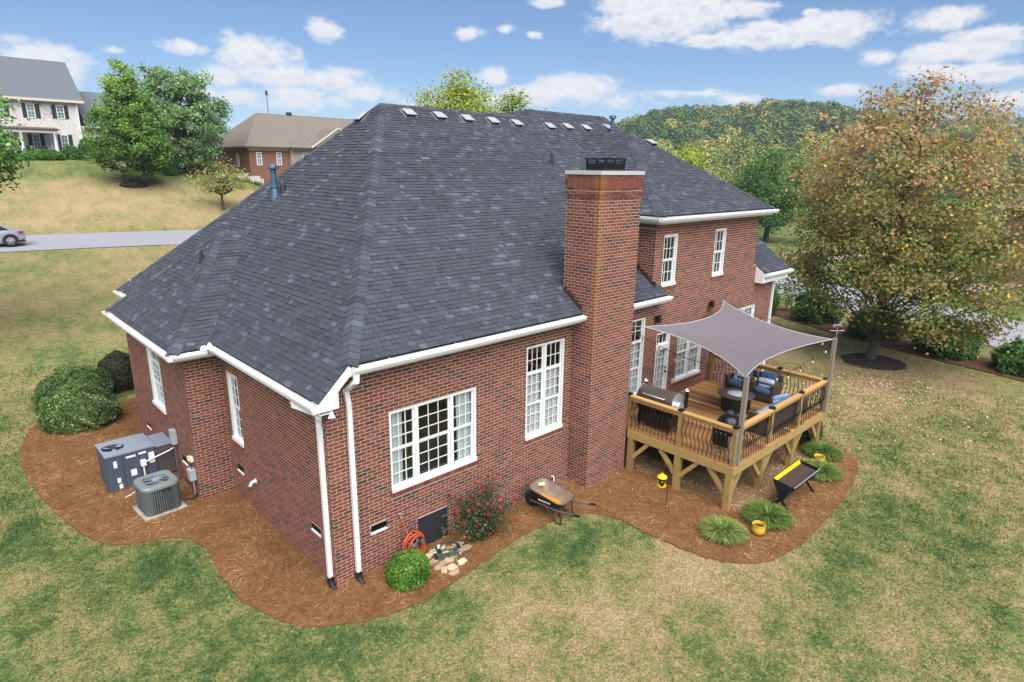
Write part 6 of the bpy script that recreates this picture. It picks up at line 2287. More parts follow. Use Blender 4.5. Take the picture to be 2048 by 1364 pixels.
# ---- gravel, stacked lumber and stones under the deck
gv_m = mat('river_gravel', [(0, rgb(84, 62, 42)), (.35, rgb(130, 102, 70)), (.75, rgb(168, 142, 106)), (1, rgb(220, 206, 178))], rough=.8, namt=.1)
rs = np.random.RandomState(51)
N = 18000
x = rs.uniform(7.8, 12.4, N); y = rs.uniform(-4.1, -.05, N)
k = in_gravel(x, y)
x, y = x[k], y[k]; N = len(x)
s_ = rs.uniform(.014, .038, N)
base = np.array([(1, 0, 0), (0, 1, 0), (-1, 0, 0), (0, -1, 0), (0, 0, .7)])
a = rs.uniform(0, 2 * PI, N)
ca, sa = np.cos(a), np.sin(a)
sq_ = rs.uniform(.6, 1.0, N)
Vp = np.zeros((N, 5, 3))
for i, b in enumerate(base):
    bx_, by_ = b[0] * s_, b[1] * s_ * sq_
    Vp[:, i, 0] = x + bx_ * ca - by_ * sa + rs.normal(0, .003, N); Vp[:, i, 1] = y + bx_ * sa + by_ * ca; Vp[:, i, 2] = GZ + .030 + b[2] * s_
tri = np.stack([Vp[:, [0, 1, 4]], Vp[:, [1, 2, 4]], Vp[:, [2, 3, 4]], Vp[:, [3, 0, 4]]], 1).reshape(-1, 3, 3)
tn = np.repeat(np.where(rs.rand(N) < .09, rs.uniform(.8, 1, N), rs.uniform(0, .75, N)), 4)
stuff(quads_obj('gravel', tri, tn, gv_m, None, 3))
mb = MB()
pp = [(7.85, -.4), (7.85, -3.75), (9, -3.85), (10.5, -3.75), (11.6, -3.6), (12.25, -3.0), (12.25, -.02), (7.85, -.02)]
mb.add([(p[0], p[1], GZ + .040) for p in pp], [tuple(range(len(pp)))])
setting(mb.build('gravel_bed', mat('gravel_ground', [(0, rgb(112, 84, 56)), (1, rgb(134, 104, 72))], rough=.95, namt=.6, nscale=18, bump=.8, bscale=40), None))
for i in range(7):
    x0 = 8.55 + .17 * (i % 4); z0 = GZ + .04 + .05 * (i // 4)
    b_ = MB().bar((x0, -.9 - .05 * i, z0 + .025), (x0 + .25, -2.35 + .1 * (i % 3), z0 + .025), .14, .04, 0, rs.uniform(0, .6)).build('stacked_board', greywood_m if i % 2 else frame_m, None)
    tag(b_, '%s board in the %s layer of the stack under the deck' % (('first', 'second', 'third', 'fourth')[i % 4], 'lower' if i < 4 else 'upper'), 'board', 'boards stacked under the deck')
for i in range(15):
    mb = MB()
    x0, y0 = 9.6 + .32 * (i % 5) + rs.normal(0, .03), -2.3 - .16 * (i // 5) + rs.normal(0, .03)
    z0 = GZ + .04 + .07 * (2 - i // 5)
    pts = [Vector((rs.uniform(.8, 1.1) * a_ * .16, rs.uniform(.8, 1.1) * b_ * .11, 0)) for a_, b_ in ((1, .2), (.5, 1), (-.5, .9), (-1, 0), (-.5, -1), (.6, -.9))]
    mb.prism([p + Vector((x0, y0, z0)) for p in pts], (0, 0, .065), 0, rs.uniform(0, 1))
    o = mb.build('stacked_stone', mat('dark_flagstone', [(0, rgb(58, 52, 50)), (1, rgb(112, 100, 94))], rough=.9, namt=.25, nscale=9, bump=.4), None)
    tag(o, '%s dark stone from the left, %s row of the pile under the deck' % (('first', 'second', 'third', 'fourth', 'fifth')[i % 5], ('back', 'middle', 'front')[i // 5]), 'stone', 'stones piled under the deck')

# leaves fallen under the maple and on the lawn to its left
N = 4200
a = npr.uniform(0, 2 * PI, N); q = np.abs(npr.normal(0, 1, N))
x = 20.8 + np.cos(a) * q * 4.2 - 1.0; y = -2.8 + np.sin(a) * q * 2.4
k = keep_visible(x, y, terr(x, y)) & (x > 13.2)
x, y = x[k], y[k]
x2, y2 = npr.uniform(-7, 20, 900), npr.uniform(-9, 30, 900)
k = keep_visible(x2, y2, terr(x2, y2)) & ~inside(BEDP, x2, y2) & ~house_foot(x2, y2) & ~((x2 > -.5) & (x2 < 17) & (y2 > 0) & (y2 < 13))
x, y = np.concatenate([x, x2[k]]), np.concatenate([y, y2[k]])
C = np.stack([x, y, terr(x, y) + .03], -1)
lf_m = mat('fallen_leaf', [(0, rgb(104, 66, 44)), (.45, rgb(150, 112, 80)), (.75, rgb(196, 170, 140)), (1, rgb(226, 212, 196))], rough=.8, namt=.1)
stuff(quads_obj('fallen_leaves', leaf_faces(C, np.tile([0, 0, 1.], (len(C), 1)), np.where(C[:, 0] > 13, .058, .03), npr, .7, .35), npr.uniform(.2, .95, len(C)), lf_m))


# ------------------------------------------------------------------ trees
bark_m = mat('bark', [(0, rgb(58, 50, 42)), (1, rgb(104, 94, 82))], rough=.95, namt=.35, nscale=7, bump=.7, bscale=18, stretch=(3, 3, .6))


def tree(name, label, loc, prof, trunk, leafm, nleaf, lsize, ncl, sig, seed, tone=None, group=None, limbs=36, lean=(0, 0), squash=.7, shell=.5, rough_=.28, trunk_top=.8, droop=0.0, cat='tree', limb_r=.05, wild=.62):
    """prof: (height, radius, dx, dy) rings of the crown; leaves gather round branch ends inside it"""
    rs = np.random.RandomState(seed)
    t0 = thing(name, label, cat, loc, 0, group)
    hs = np.array([p[0] for p in prof], float); rr = np.array([p[1] for p in prof], float)
    ox = np.array([p[2] if len(p) > 2 else 0 for p in prof], float); oy = np.array([p[3] if len(p) > 3 else 0 for p in prof], float)
    H = hs[-1]
    # branch ends
    hh = np.linspace(hs[0], hs[-1], 200)
    wgt = np.interp(hh, hs, rr) ** 1.6 + .02
    h = rs.choice(hh, ncl, p=wgt / wgt.sum()) + rs.uniform(-.1, .1, ncl) * (H - hs[0]) * .05
    a = rs.uniform(0, 2 * PI, ncl)
    q = rs.uniform(0, 1, ncl) ** shell
    lump = 1 + rough_ * 2 * (fnoise(np.cos(a) * 2.1 + seed, np.sin(a) * 2.1 + h * 9 / H, 1.0, seed, 3) - .5)
    r_ = np.interp(h, hs, rr) * q * lump
    C = np.stack([np.interp(h, hs, ox) + r_ * np.cos(a), np.interp(h, hs, oy) + r_ * np.sin(a), h - droop * q * r_], -1)
    # trunk and limbs
    mb = MB()
    tz = H * trunk_top
    tp = [(0, 0, -.15), (0, 0, .0)] + [(np.interp(z, hs, ox) * (z / tz) * .5 + lean[0] * z + rs.normal(0, .012) * H * (z / H), np.interp(z, hs, oy) * (z / tz) * .5 + lean[1] * z + rs.normal(0, .012) * H * (z / H), z) for z in np.linspace(.12, 1, 9) * tz]
    tr = [trunk * 1.55, trunk * 1.3] + list(np.linspace(1.0, .22, 9) * trunk)
    mb.tube(tp, tr, 10, 0, .4)
    mb.build('trunk', bark_m, t0, smooth=70)
    lb = MB()
    tpa = np.array(tp)
    for i in rs.permutation(ncl)[:limbs]:
        e = C[i]
        hd = math.hypot(e[0], e[1])
        z0 = max(min(e[2] - hd * rs.uniform(.5, .9), tz * .95), hs[0] * .75 + .2)
        p0 = np.array([np.interp(z0, tpa[:, 2], tpa[:, 0]), np.interp(z0, tpa[:, 2], tpa[:, 1]), z0])
        m1 = p0 + (e - p0) * .5 + np.array([0, 0, .10 * hd]) + rs.normal(0, .06, 3) * hd
        cpts = [tuple(p) for p in catmull([p0, m1, e], 4)]
        lr = limb_r * (.5 + .8 * rs.rand())
        lb.tube(cpts, list(np.linspace(lr, lr * .25, len(cpts))), 5, 0, .5)
    if lb.v:
        lb.build('limbs', bark_m, t0, smooth=70)
    # leaves
    k = rs.randint(0, ncl, nleaf)
    P = C[k] + rs.normal(0, 1, (nleaf, 3)) * np.array([sig, sig, sig * squash])
    P[:, 2] = np.maximum(P[:, 2], .15)
    ctr = np.stack([np.interp(P[:, 2], hs, ox), np.interp(P[:, 2], hs, oy), P[:, 2] - H * .12], -1)
    out = unit(P - ctr) * .55 + np.array([-.12, -.22, .6])
    V = leaf_faces(P, out, lsize, rs, .68, wild)
    rel = np.clip(np.hypot(P[:, 0] - ctr[:, 0], P[:, 1] - ctr[:, 1]) / (np.interp(P[:, 2], hs, rr) + .3), 0, 1.3)
    hz = (P[:, 2] - hs[0]) / (H - hs[0])
    cl = rs.rand(ncl)[k]
    if tone is None:
        tn = .45 + .25 * (cl - .5) + rs.normal(0, .16, nleaf)
    else:
        tn = tone(rs, P, rel, hz, cl)
    quads_obj('crown', V, np.clip(tn, 0, 1), leafm, t0)
    return t0


maple_leaf = leaf_mat('turning_maple_leaf', [(0, rgb(72, 100, 44)), (.25, rgb(113, 128, 59)), (.42, rgb(150, 146, 79)), (.58, rgb(169, 141, 92)), (.74, rgb(180, 133, 100)), (.90, rgb(206, 165, 141)), (.945, rgb(217, 185, 165)), (.95, rgb(223, 191, 72)), (1, rgb(232, 204, 92))], trans=.4, rough=.5)


def maple_tone(rs, P, rel, hz, cl):
    t_ = .16 + .46 * hz + .24 * (rel - .5) + .34 * (cl - .5) + rs.normal(0, .13, len(P))
    t_ = np.clip(t_, 0, .93)
    return np.where(rs.rand(len(P)) < .035, .98, t_)


tree('maple_tree', 'large spreading maple with rust and green leaves on the right lawn', (22.75, -1.47, GZ),
     [(.8, .7, 2.2, -2.1), (1.5, 2.3, 1.5, -1.4), (2.4, 3.7, .6, -.6), (3.6, 4.8, .5, -.5), (5.2, 5.1, .6, -.7), (6.8, 4.7, .6, -.7), (8.2, 3.8, .5, -.6), (9.4, 2.6, .4, -.4), (10.4, 1.2, .3, -.1), (11.3, .3, .2, 0)],
     .17, maple_leaf, 50000, .13, 440, .33, 61, maple_tone, limb_r=.036, limbs=150, shell=.40, rough_=.50, wild=.6, trunk_top=.86)
g1_leaf = leaf_mat('pear_leaf', [(0, rgb(50, 78, 35)), (.4, rgb(93, 132, 53)), (.75, rgb(145, 180, 73)), (.9, rgb(180, 182, 81)), (1, rgb(175, 134, 65))])
tree('pear_tree', 'tall full green tree with ochre top on the dry bank across the street', (9.75, 50.7, gz(9.75, 50.7)),
     [(.9, 1.2), (1.6, 2.5), (3.0, 3.0), (4.6, 2.7), (6.2, 2.2), (7.6, 1.6), (8.7, .85), (9.35, .25)], .16, g1_leaf, 30000, .19, 210, .27, 62,
     lambda rs, P, rel, hz, cl: .28 + .35 * np.clip(hz, 0, 1) ** 1.5 + .12 * (rel - .5) + .3 * (cl - .5) + rs.normal(0, .12, len(P)), limbs=40, shell=.45)
clipped_shrub('shrub', 'low dark ring of shrub at the foot of the tree on the bank', (9.5, 50.6, gz(9.5, 50.6) - .05), 1.0, .8, .42, dark_leaf, 900, .18, 71, None, .1, bottom=-.3)
silver_leaf = leaf_mat('silver_maple_leaf', [(0, rgb(63, 89, 55)), (.4, rgb(106, 139, 83)), (.75, rgb(152, 186, 119)), (.93, rgb(208, 231, 182)), (1, rgb(243, 243, 231))])
tree('silver_maple', 'pale green bushy maple right of the tall tree on the bank', (15.4, 55.4, gz(15.4, 55.4)),
     [(.8, 1.8), (2, 3.2), (4, 3.6), (6, 3.2, .2, 0), (7.4, 2.5, .3, 0), (8.5, 1.5, .4, 0), (9.2, .5, .4, 0)], .2, silver_leaf, 24000, .22, 170, .34, 63, None, 'pale maples on the bank', limbs=40, shell=.45, rough_=.4)
tree('silver_maple', 'pale green maple half hidden behind the tall tree on the bank', (13.6, 58.5, gz(13.6, 58.5)),
     [(.8, 1.6), (2, 2.8), (4, 3.0), (6, 2.8), (7.4, 2.0), (8.3, 1.0), (8.7, .3)], .2, silver_leaf, 14000, .22, 110, .34, 64, None, 'pale maples on the bank', limbs=30, shell=.45, rough_=.4)
cherry_leaf = leaf_mat('cherry_leaf', [(0, rgb(95, 104, 53)), (.5, rgb(149, 153, 71)), (1, rgb(189, 180, 95))])
tree('cherry_tree', 'small sparse yellowing tree with bare twigs beside the roof edge', (14.1, 44.1, gz(14.1, 44.1)),
     [(1.2, .8), (1.7, 2.3), (2.5, 2.6), (3.2, 2.0), (3.7, .8)], .13, cherry_leaf, 1500, .16, 110, .24, 65, None, None, limbs=110, shell=.5, trunk_top=.5, limb_r=.035)
edge_leaf = leaf_mat('edge_maple_leaf', [(0, rgb(49, 81, 39)), (.4, rgb(87, 134, 59)), (.75, rgb(134, 182, 87)), (1, rgb(192, 224, 129))])
tree('shade_tree', 'bright green maple reaching into the left edge of the view', (-4.1, 20.6, gz(-4.1, 20.6)),
     [(4.0, .7), (4.8, 1.7), (5.6, 2.5), (7, 3.0), (8.6, 2.5), (10, 1.5), (11.2, .4)], .2, edge_leaf, 26000, .15, 210, .33, 66, None, None, limbs=60, shell=.42, rough_=.42)
yg_leaf = leaf_mat('yellow_green_leaf', [(0, rgb(87, 108, 39)), (.4, rgb(142, 161, 56)), (.75, rgb(190, 194, 82)), (.93, rgb(214, 199, 94)), (1, rgb(183, 122, 65))])
tree('poplar_tree', 'yellow green treetop showing above the roof ridge', (15.7, 15.8, gz(15.7, 15.8)),
     [(6.6, 1.4), (7.4, 2.2), (8, 2.3, .1, -.1), (9, 2.3, .1, -.1), (10.2, 1.7, -.1, .1), (10.9, .9, -.2, .2), (11.4, .3, -.2, .2)], .2, yg_leaf, 24000, .13, 170, .33, 67, None, None, limbs=50, shell=.5, rough_=.5)
tree('poplar_tree', 'lower yellow green treetop right of the other one above the ridge', (17.6, 14.1, gz(17.6, 14.1)),
     [(6.6, 1.0), (7.6, 1.7), (8.8, 1.6), (9.8, 1.1), (10.5, .35)], .16, yg_leaf, 12000, .13, 100, .3, 68, lambda rs, P, rel, hz, cl: .35 + .3 * (cl - .5) + rs.normal(0, .15, len(P)), None, limbs=30, shell=.5, rough_=.5)
dg_leaf = leaf_mat('deep_green_leaf', [(0, rgb(36, 64, 31)), (.4, rgb(67, 107, 48)), (.75, rgb(104, 147, 67)), (1, rgb(149, 183, 97))])
tree('ash_tree', 'dense deep green tree behind the right end of the house', (62, 21.5, GZ),
     [(1.6, 1.5), (2.6, 3.2), (4.4, 3.9), (6.4, 3.5), (8.2, 2.4), (9.4, 1.0), (9.9, .3)], .26, dg_leaf, 20000, .22, 140, .5, 69, None, None, limbs=40, shell=.45, lean=(.02, -.02))
tree('birch_tree', 'bright yellow green tree behind the right hand roof slope', (52, 25.5, GZ), [(1.4, 1.2), (3, 2.6), (5, 3.0), (7, 2.6), (8.6, 1.5), (9.6, .4)], .2, yg_leaf, 9000, .26, 110, .45, 70, None, None, limbs=30, shell=.45)

hill_cols = [(0, rgb(54, 74, 51)), (.3, rgb(77, 106, 64)), (.55, rgb(111, 132, 74)), (.78, rgb(155, 160, 85)), (.92, rgb(199, 181, 92)), (1, rgb(199, 144, 95))]
wood_leaf = leaf_mat('woodland_leaf', hill_cols, trans=.2)
willow_leaf = leaf_mat('willow_leaf', [(0, rgb(100, 108, 63)), (.5, rgb(157, 165, 96)), (1, rgb(202, 200, 125))])
WILL = [('broad grey green willow in the tree belt beyond the street, left of the others', 1300, 268, 112, 9, 11), ('broad olive willow in the tree belt right behind the wing roof', 1370, 258, 118, 10, 12),
        ('tall pale willow at the middle of the tree belt', 1440, 252, 124, 11, 13), ('rounded olive tree of the belt beside the deep green tree', 1500, 262, 116, 9, 11), ('tan green tree of the belt half behind the maple', 1580, 262, 120, 10, 12),
        ('tree of the belt showing left of the chimney top', 1248, 262, 116, 8, 9)]


def from_view(px, dist):
    q = FW + RT * (px - 1024) / FPX
    q = q / math.hypot(q[0], q[1])
    return CAM[0] + q[0] * dist, CAM[1] + q[1] * dist


for i, (lb, px, topy, dist, wd, hh) in enumerate(WILL):
    x, y = from_view(px, dist)
    z0 = gz(x, y)
    tree('willow_tree', lb, (x, y, z0), [(.6, wd * .28), (hh * .3, wd * .5), (hh * .55, wd * .52), (hh * .8, wd * .36), (hh, wd * .08)], .3, willow_leaf, 6500, .42, 90, .8, 80 + i, None, 'tree belt beyond the street', limbs=20, shell=.45, rough_=.3)

# wooded hills: past counting, one mass
rs = np.random.RandomState(91)
cent = []
for k in range(5200):
    a = R(rs.uniform(40, 98)); d = rs.uniform(150, 480) if k < 4200 else rs.uniform(480, 950)
    cent.append((CAM[0] + d * math.sin(a), CAM[1] + d * math.cos(a), d))
for k in range(260):
    a = R(rs.uniform(15, 40)); d = rs.uniform(330, 640)
    cent.append((CAM[0] + d * math.sin(a), CAM[1] + d * math.cos(a), d))
cent = np.array(cent)
zz = terr(cent[:, 0], cent[:, 1])
keep = (zz > 1.2) | (cent[:, 2] > 190)
cent = cent[keep]; zz = zz[keep]
Q = np.stack([cent[:, 0] - CAM[0], cent[:, 1] - CAM[1], zz + 8 - CAM[2]], -1)
pz = Q @ FW
vis = (np.abs(Q @ RT) / pz < 1.05)
cent = cent[vis]; zz = zz[vis]
# thin out by spacing
ordr = np.argsort(cent[:, 2]); cent = cent[ordr]; zz = zz[ordr]
cell = {}
sel = []
for i, (x, y, d) in enumerate(cent):
    s_ = 5.6 if d < 480 else 11
    kx, ky = int(x // s_), int(y // s_)
    if (kx, ky, s_) in cell:
        continue
    cell[(kx, ky, s_)] = 1
    sel.append(i)
cent = cent[sel]; zz = zz[sel]
NT_ = len(cent)
per = 150
rad = rs.uniform(2.6, 4.6, NT_) * np.where(cent[:, 2] > 480, 1.7, 1)
hgt = rs.uniform(6.5, 11.5, NT_)
tt = np.where(rs.rand(NT_) < .08, rs.uniform(.78, 1, NT_), rs.uniform(.05, .62, NT_))
D = unit(rs.normal(0, 1, (NT_, per, 3)))
D[..., 2] = np.abs(D[..., 2]) * 1.1 - .25
P = np.stack([cent[:, 0], cent[:, 1], zz + hgt * .55], -1)[:, None, :] + D * (rad[:, None] * rs.uniform(.72, 1.05, (NT_, per)))[..., None] * np.array([1, 1, 1.15])
P = P.reshape(-1, 3)
V = leaf_faces(P, D.reshape(-1, 3) * .7 + np.array([0, -.15, .6]), 1.05, rs, .8, .4)
tn = np.clip(np.repeat(tt, per) + rs.normal(0, .07, NT_ * per), 0, 1)
stuff(quads_obj('hill_forest', V, tn, wood_leaf))

# street side shrubs
arb_leaf = leaf_mat('laurel_leaf', [(0, rgb(42, 71, 36)), (.5, rgb(76, 121, 55)), (1, rgb(134, 173, 86))])
for (lb, x, y, rx, rz, sd_) in (('dense green laurel shrub beside the far downspout of the house', 27.6, 5.6, .95, 1.25, 101), ('round green laurel by the street behind the maple', 28.3, 2.9, 1.1, 1.3, 102),
                                ('round green laurel right of the maple trunk', 26.9, -.4, 1.1, 1.15, 103), ('green laurel farther right along the street', 26.3, -3.2, 1.2, 1.35, 104), ('green laurel at the right edge by the street', 25.7, -6.1, 1.1, 1.1, 105)):
    clipped_shrub('laurel', lb, (x, y, gz(x, y)), rx, rx, rz * .72, arb_leaf, 4200, .14, sd_, 'laurels along the street', .42, tone=(.2, 1.0), bottom=-.6)
for (lb, x, y) in (('thin young plant in the mulch strip behind the house corner', 29.4, 4.6), ('second thin young plant in the mulch strip', 30.0, 6.0)):
    grass_ = tree('young_plant', lb, (x, y, gz(x, y)), [(.2, .2), (.6, .4), (1.2, .35), (1.6, .1)], .03, silver_leaf, 700, .10, 24, .14, int(x * 10), None, 'young plants in the mulch strip', limbs=14, cat='plant', limb_r=.012)
clipped_shrub('hedge', 'dark low hedge far behind the green tree on the right', (88, 33, GZ), 4.0, 2.0, 1.6, dg_leaf, 2500, .35, 110, None, .2)

# ------------------------------------------------------------------ neighbouring houses
wb_m = mat('whitewashed_brick', [(0, rgb(206, 200, 195)), (1, rgb(224, 220, 216))], rough=.85, namt=.22, nscale=3.0, stretch=(1, 1, 3))
t = NT(wb_m.node_tree)
b_ = t.n['Principled BSDF']
src = b_.inputs['Base Color'].links[0].from_socket
geo = t.new('ShaderNodeNewGeometry')
mpw = t.new('ShaderNodeMapping'); t.l.new(geo.outputs['Position'], mpw.inputs[0]); mpw.inputs['Scale'].default_value = (1, 1, 3.2)
nz_ = t.noise(mpw.outputs[0], 4.0, 5, .75)
n2_ = t.noise(geo.outputs['Position'], .6, 3, .6)
t.l.new(t.mix(t.math('MULTIPLY', t.smooth(t.math('ADD', nz_, t.math('MULTIPLY', t.math('SUBTRACT', n2_, .5), .5)),   .52, .64), .8), src, rgb(120, 92, 82)), b_.inputs['Base Color'])
groof_m = mat('grey_shingle_roof', [(0, rgb(86, 94, 100)), (1, rgb(106, 114, 120))], rough=.95, namt=.2, nscale=3, bump=.3, bscale=16)
tan_m = mat('taupe_shingle_roof', [(0, rgb(106, 98, 90)), (1, rgb(126, 118, 108))], rough=.95, namt=.2, nscale=3, bump=.3, bscale=16)
mauve_m = mat('mauve_shingle_roof', [(0, rgb(98, 84, 86)), (1, rgb(116, 100, 100))], rough=.95, namt=.2, nscale=3, bump=.3, bscale=16)
farbrick_m = mat('far_red_brick', [(0, rgb(122, 84, 70)), (1, rgb(140, 96, 80))], rough=.9, namt=.4, nscale=9, stretch=(1, 1, 2.6))
stone_far = mat('grey_stone_wall', [(0, rgb(140, 132, 130)), (1, rgb(164, 156, 152))], rough=.9, namt=.35, nscale=3.2)
shut_m = mat('dark_shutter', rgb(34, 44, 46), rough=.6, namt=.1)
cream_m = mat('cream_trim', rgb(206, 196, 180), rough=.6, namt=.05)
farglass_m = mat('far_window_glass', rgb(108, 128, 132), rough=.1, namt=.15, nscale=1.2, spec=.8)


def far_window(h_, x0, x1, z0, z1, y, shutters=None, cols=2, rows=4, lintel=False, axis='x'):
    P = (lambda a, b, c: (a, b, c)) if axis == 'x' else (lambda a, b, c: (b, a, c))
    mb = MB()
    f_ = .07
    mb.box(P(x0, y - .05, z0), P(x0 + f_, y, z1)).box(P(x1 - f_, y - .05, z0), P(x1, y, z1)).box(P(x0 + f_, y - .05, z1 - f_), P(x1 - f_, y, z1)).box(P(x0 + f_, y - .06, z0), P(x1 - f_, y, z0 + f_))
    mid = (z0 + z1) / 2
    mb.box(P(x0 + f_, y - .045, mid - .03), P(x1 - f_, y, mid + .03))
    w_ = mb.build('window', trim_m, h_)
    MB().box(P(x0 + f_, y - .02, z0 + f_), P(x1 - f_, y - .005, z1 - f_)).build('pane', farglass_m, w_)
    mb = MB()
    for i in range(1, cols):
        xx = x0 + (x1 - x0) * i / cols
        mb.box(P(xx - .012, y - .035, z0 + f_), P(xx + .012, y - .021, z1 - f_))
    for i in range(1, rows):
        z_ = z0 + (z1 - z0) * i / rows
        if abs(z_ - mid) > .1:
            mb.box(P(x0 + f_, y - .034, z_ - .012), P(x1 - f_, y - .0211, z_ + .012))
    if mb.v:
        mb.build('muntins', trim_m, w_)
    if shutters:
        for (a, b) in shutters:
            sm = MB().box(P(a, y - .05, z0 + .02), P(b, y - .002, z1 + .02)).build('shutter', shut_m, h_)
    return w_


zb_ = 7.0
wh_ = thing('white_brick_house', 'two storey whitewashed brick house with dark shutters and grey roof on the hill', 'house', (0, 0, 0))
MB().box((-6, 66, zb_), (9.3, 76, 12.86)).build('wall', wb_m, wh_)
MB().prism([(9.75, 65.6, 12.82), (9.75, 71, 16.85), (9.75, 76.4, 12.82)], (-16.5, 0, 0)).build('roof', groof_m, wh_, recalc=True)
MB().prism([(9.3, 66, 12.86), (9.3, 71, 16.5), (9.3, 76, 12.86)], (.01, 0, 0)).build('gable', wb_m, wh_)
MB().box((-6.4, 65.48, 12.66), (9.8, 65.62, 12.88)).build('gutter', cream_m, wh_)
MB().box((9.12, 65.86, 7.4), (9.26, 65.99, 12.7)).build('downspout', white_m, wh_)
MB().box((9.31, 66.6, zb_), (16, 75, 10.62)).build('wing_wall', wb_m, wh_)
MB().prism([(9.78, 66.2, 10.6), (9.78, 70.8, 14.2), (9.78, 75.4, 10.6)], (6.6, 0, 0)).build('wing_roof', groof_m, wh_, recalc=True)
MB().box((9.35, 66.08, 10.48), (16.4, 66.22, 10.64)).build('gutter', cream_m, wh_)
far_window(wh_, 5.27, 5.89, 11.14, 12.38, 66, [(4.94, 5.25), (5.91, 6.26)])
far_window(wh_, 7.54, 8.15, 11.19, 12.39, 66, [(7.17, 7.52), (8.17, 8.47)])
far_window(wh_, 3.0, 3.62, 11.14, 12.38, 66, [(2.68, 2.98), (3.64, 3.96)])
far_window(wh_, 7.51, 8.12, 8.28, 9.76, 66, [(7.29, 7.49), (8.14, 8.44)])
far_window(wh_, 5.32, 5.89, 8.31, 9.73, 66, [(4.98, 5.30), (5.91, 6.25)])
far_window(wh_, 10.35, 10.9, 8.2, 9.5, 66.6, [(10.1, 10.33), (10.92, 11.15)])
MB().box((1.6, 63.7, 9.80), (7.0, 65.98, 10.06)).build('porch_beam', white_m, wh_)
MB().hexa([(1.4, 63.5, 10.07), (7.2, 63.5, 10.07), (7.2, 65.99, 10.07), (1.4, 65.99, 10.07), (1.4, 63.5, 10.13), (7.2, 63.5, 10.13), (7.2, 65.99, 10.36), (1.4, 65.99, 10.36)]).build('porch_roof', mat('copper_porch_roof', rgb(92, 74, 68), rough=.6, namt=.2), wh_)
MB().box((1.4, 63.6, 7.1), (7.2, 65.98, 7.72)).build('porch_floor', stone_far, wh_)
for x, y in ((4.26, 63.85), (6.76, 63.85), (6.75, 65.75), (1.8, 63.85)):
    MB().lathe([(.17, 0), (.17, .1), (.13, .14), (.115, 1.95), (.15, 2.0), (.15, 2.08)], (x, y, 7.72), 12).build('column', white_m, wh_, smooth=50)
for (x, lb) in ((4.85, 'dark porch chair nearer the left column'), (5.95, 'dark porch chair beside the red flower pot')):
    c_ = thing('porch_chair', lb + ' of the white house', 'chair', (x, 64.6, 7.72), 0, 'chairs on the white house porch')
    MB().box((-.25, -.25, .36), (.25, .22, .42)).build('seat', shut_m, c_)
    MB().hexa([(-.25, .2, .42), (.25, .2, .42), (.25, .25, .42), (-.25, .25, .42), (-.25, .38, .95), (.25, .38, .95), (.25, .43, .95), (-.25, .43, .95)]).build('back', shut_m, c_)
    for a in (-.22, .18):
        MB().bar((a, -.22, 0), (a, .2, .36), .04, .04).build('leg', shut_m, c_)
        MB().bar((a, .22, 0), (a, -.2, .36), .04, .04).build('leg', shut_m, c_)
fp_ = thing('flower_pot', 'red pot of flowers on the white house porch', 'flower pot', (6.35, 64.3, 7.72))
MB().lathe([(.14, 0), (.24, .2), (.25, .42), (.2, .5), (.001, .6)], (0, 0, 0), 12).build('bowl', mat('red_glaze', rgb(150, 40, 36), rough=.4, namt=.2), fp_, smooth=50)
for (lb, x, y, rx, rz, lf, n, sd_) in (('dark egg shaped evergreen at the corner of the white house', 9.5, 64.6, .98, 1.35, dg_leaf, 2600, 121), ('bright green hedge before the white house porch', 5.6, 62.4, 1.5, .62, box_leaf, 2200, 122),
                                       ('yellow green low shrub left of the bright hedge', 3.6, 62.0, 1.3, .55, box_leaf, 1400, 123), ('dark round shrub right of the bright hedge', 7.75, 63.4, .85, .85, dg_leaf, 1500, 124),
                                       ('first small round shrub right of the evergreen', 8.9, 62.2, .48, .5, dg_leaf, 600, 125), ('second small round shrub right of the evergreen', 9.85, 62.3, .5, .45, dg_leaf, 600, 126),
                                       ('third small reddish shrub right of the evergreen', 10.8, 62.5, .55, .45, dark_leaf, 600, 127), ('fourth small reddish shrub right of the evergreen', 11.9, 62.7, .6, .5, dark_leaf, 600, 128),
                                       ('dark shrub on the bank beneath the pale maples', 13.4, 54.2, .6, .75, dg_leaf, 700, 129)):
    clipped_shrub('shrub', lb, (x, y, gz(x, y) - .05), rx, rx * .85, rz, lf, n, .17, sd_, 'shrubs round the white house', .10, tone=(.15, .8))

br_ = thing('brown_roof_house', 'red brick house with taupe hip roof across the street', 'house', (0, 0, 0))
MB().box((20.9, 55, 3.5), (25.0, 66, 8.86)).box((25.0, 55.001, 3.5), (44, 66, 8.86)).build('wall', farbrick_m, br_)
MB().box((24.99, 54.6, 3.5), (27.6, 54.999, 8.86)).box((27.6, 54.6, 3.5), (34, 54.998, 8.86)).build('stone_front', stone_far, br_)
RX0, RX1, RY0, RY1, RZ_, RT_ = 20.5, 44.4, 54.55, 66.4, 8.95, 12.5
rf = MB()
A, B, C_, D_ = (RX0, RY0, RZ_), (RX1, RY0, RZ_), (RX1, RY1, RZ_), (RX0, RY1, RZ_)
E_, F_ = (24.2, 60.4, RT_), (40.6, 60.4, RT_)
rf.add([A, B, C_, D_, E_, F_], [(0, 1, 5, 4), (1, 2, 5), (2, 3, 4, 5), (3, 0, 4), (3, 2, 1, 0)])
rfo = rf.build('roof', tan_m, br_, recalc=True)
rf = MB()
rf.add([(24.8, 54.1, RZ_ + .01), (34.2, 54.1, RZ_ + .01), (34.2, 60, RZ_ + .01), (24.8, 60, RZ_ + .01), (28.7, 58.7, 11.42), (30.4, 58.7, 11.42)], [(0, 1, 5, 4), (1, 2, 5), (2, 3, 4, 5), (3, 0, 4), (3, 2, 1, 0)])
rf.build('front_hip', tan_m, br_, recalc=True)
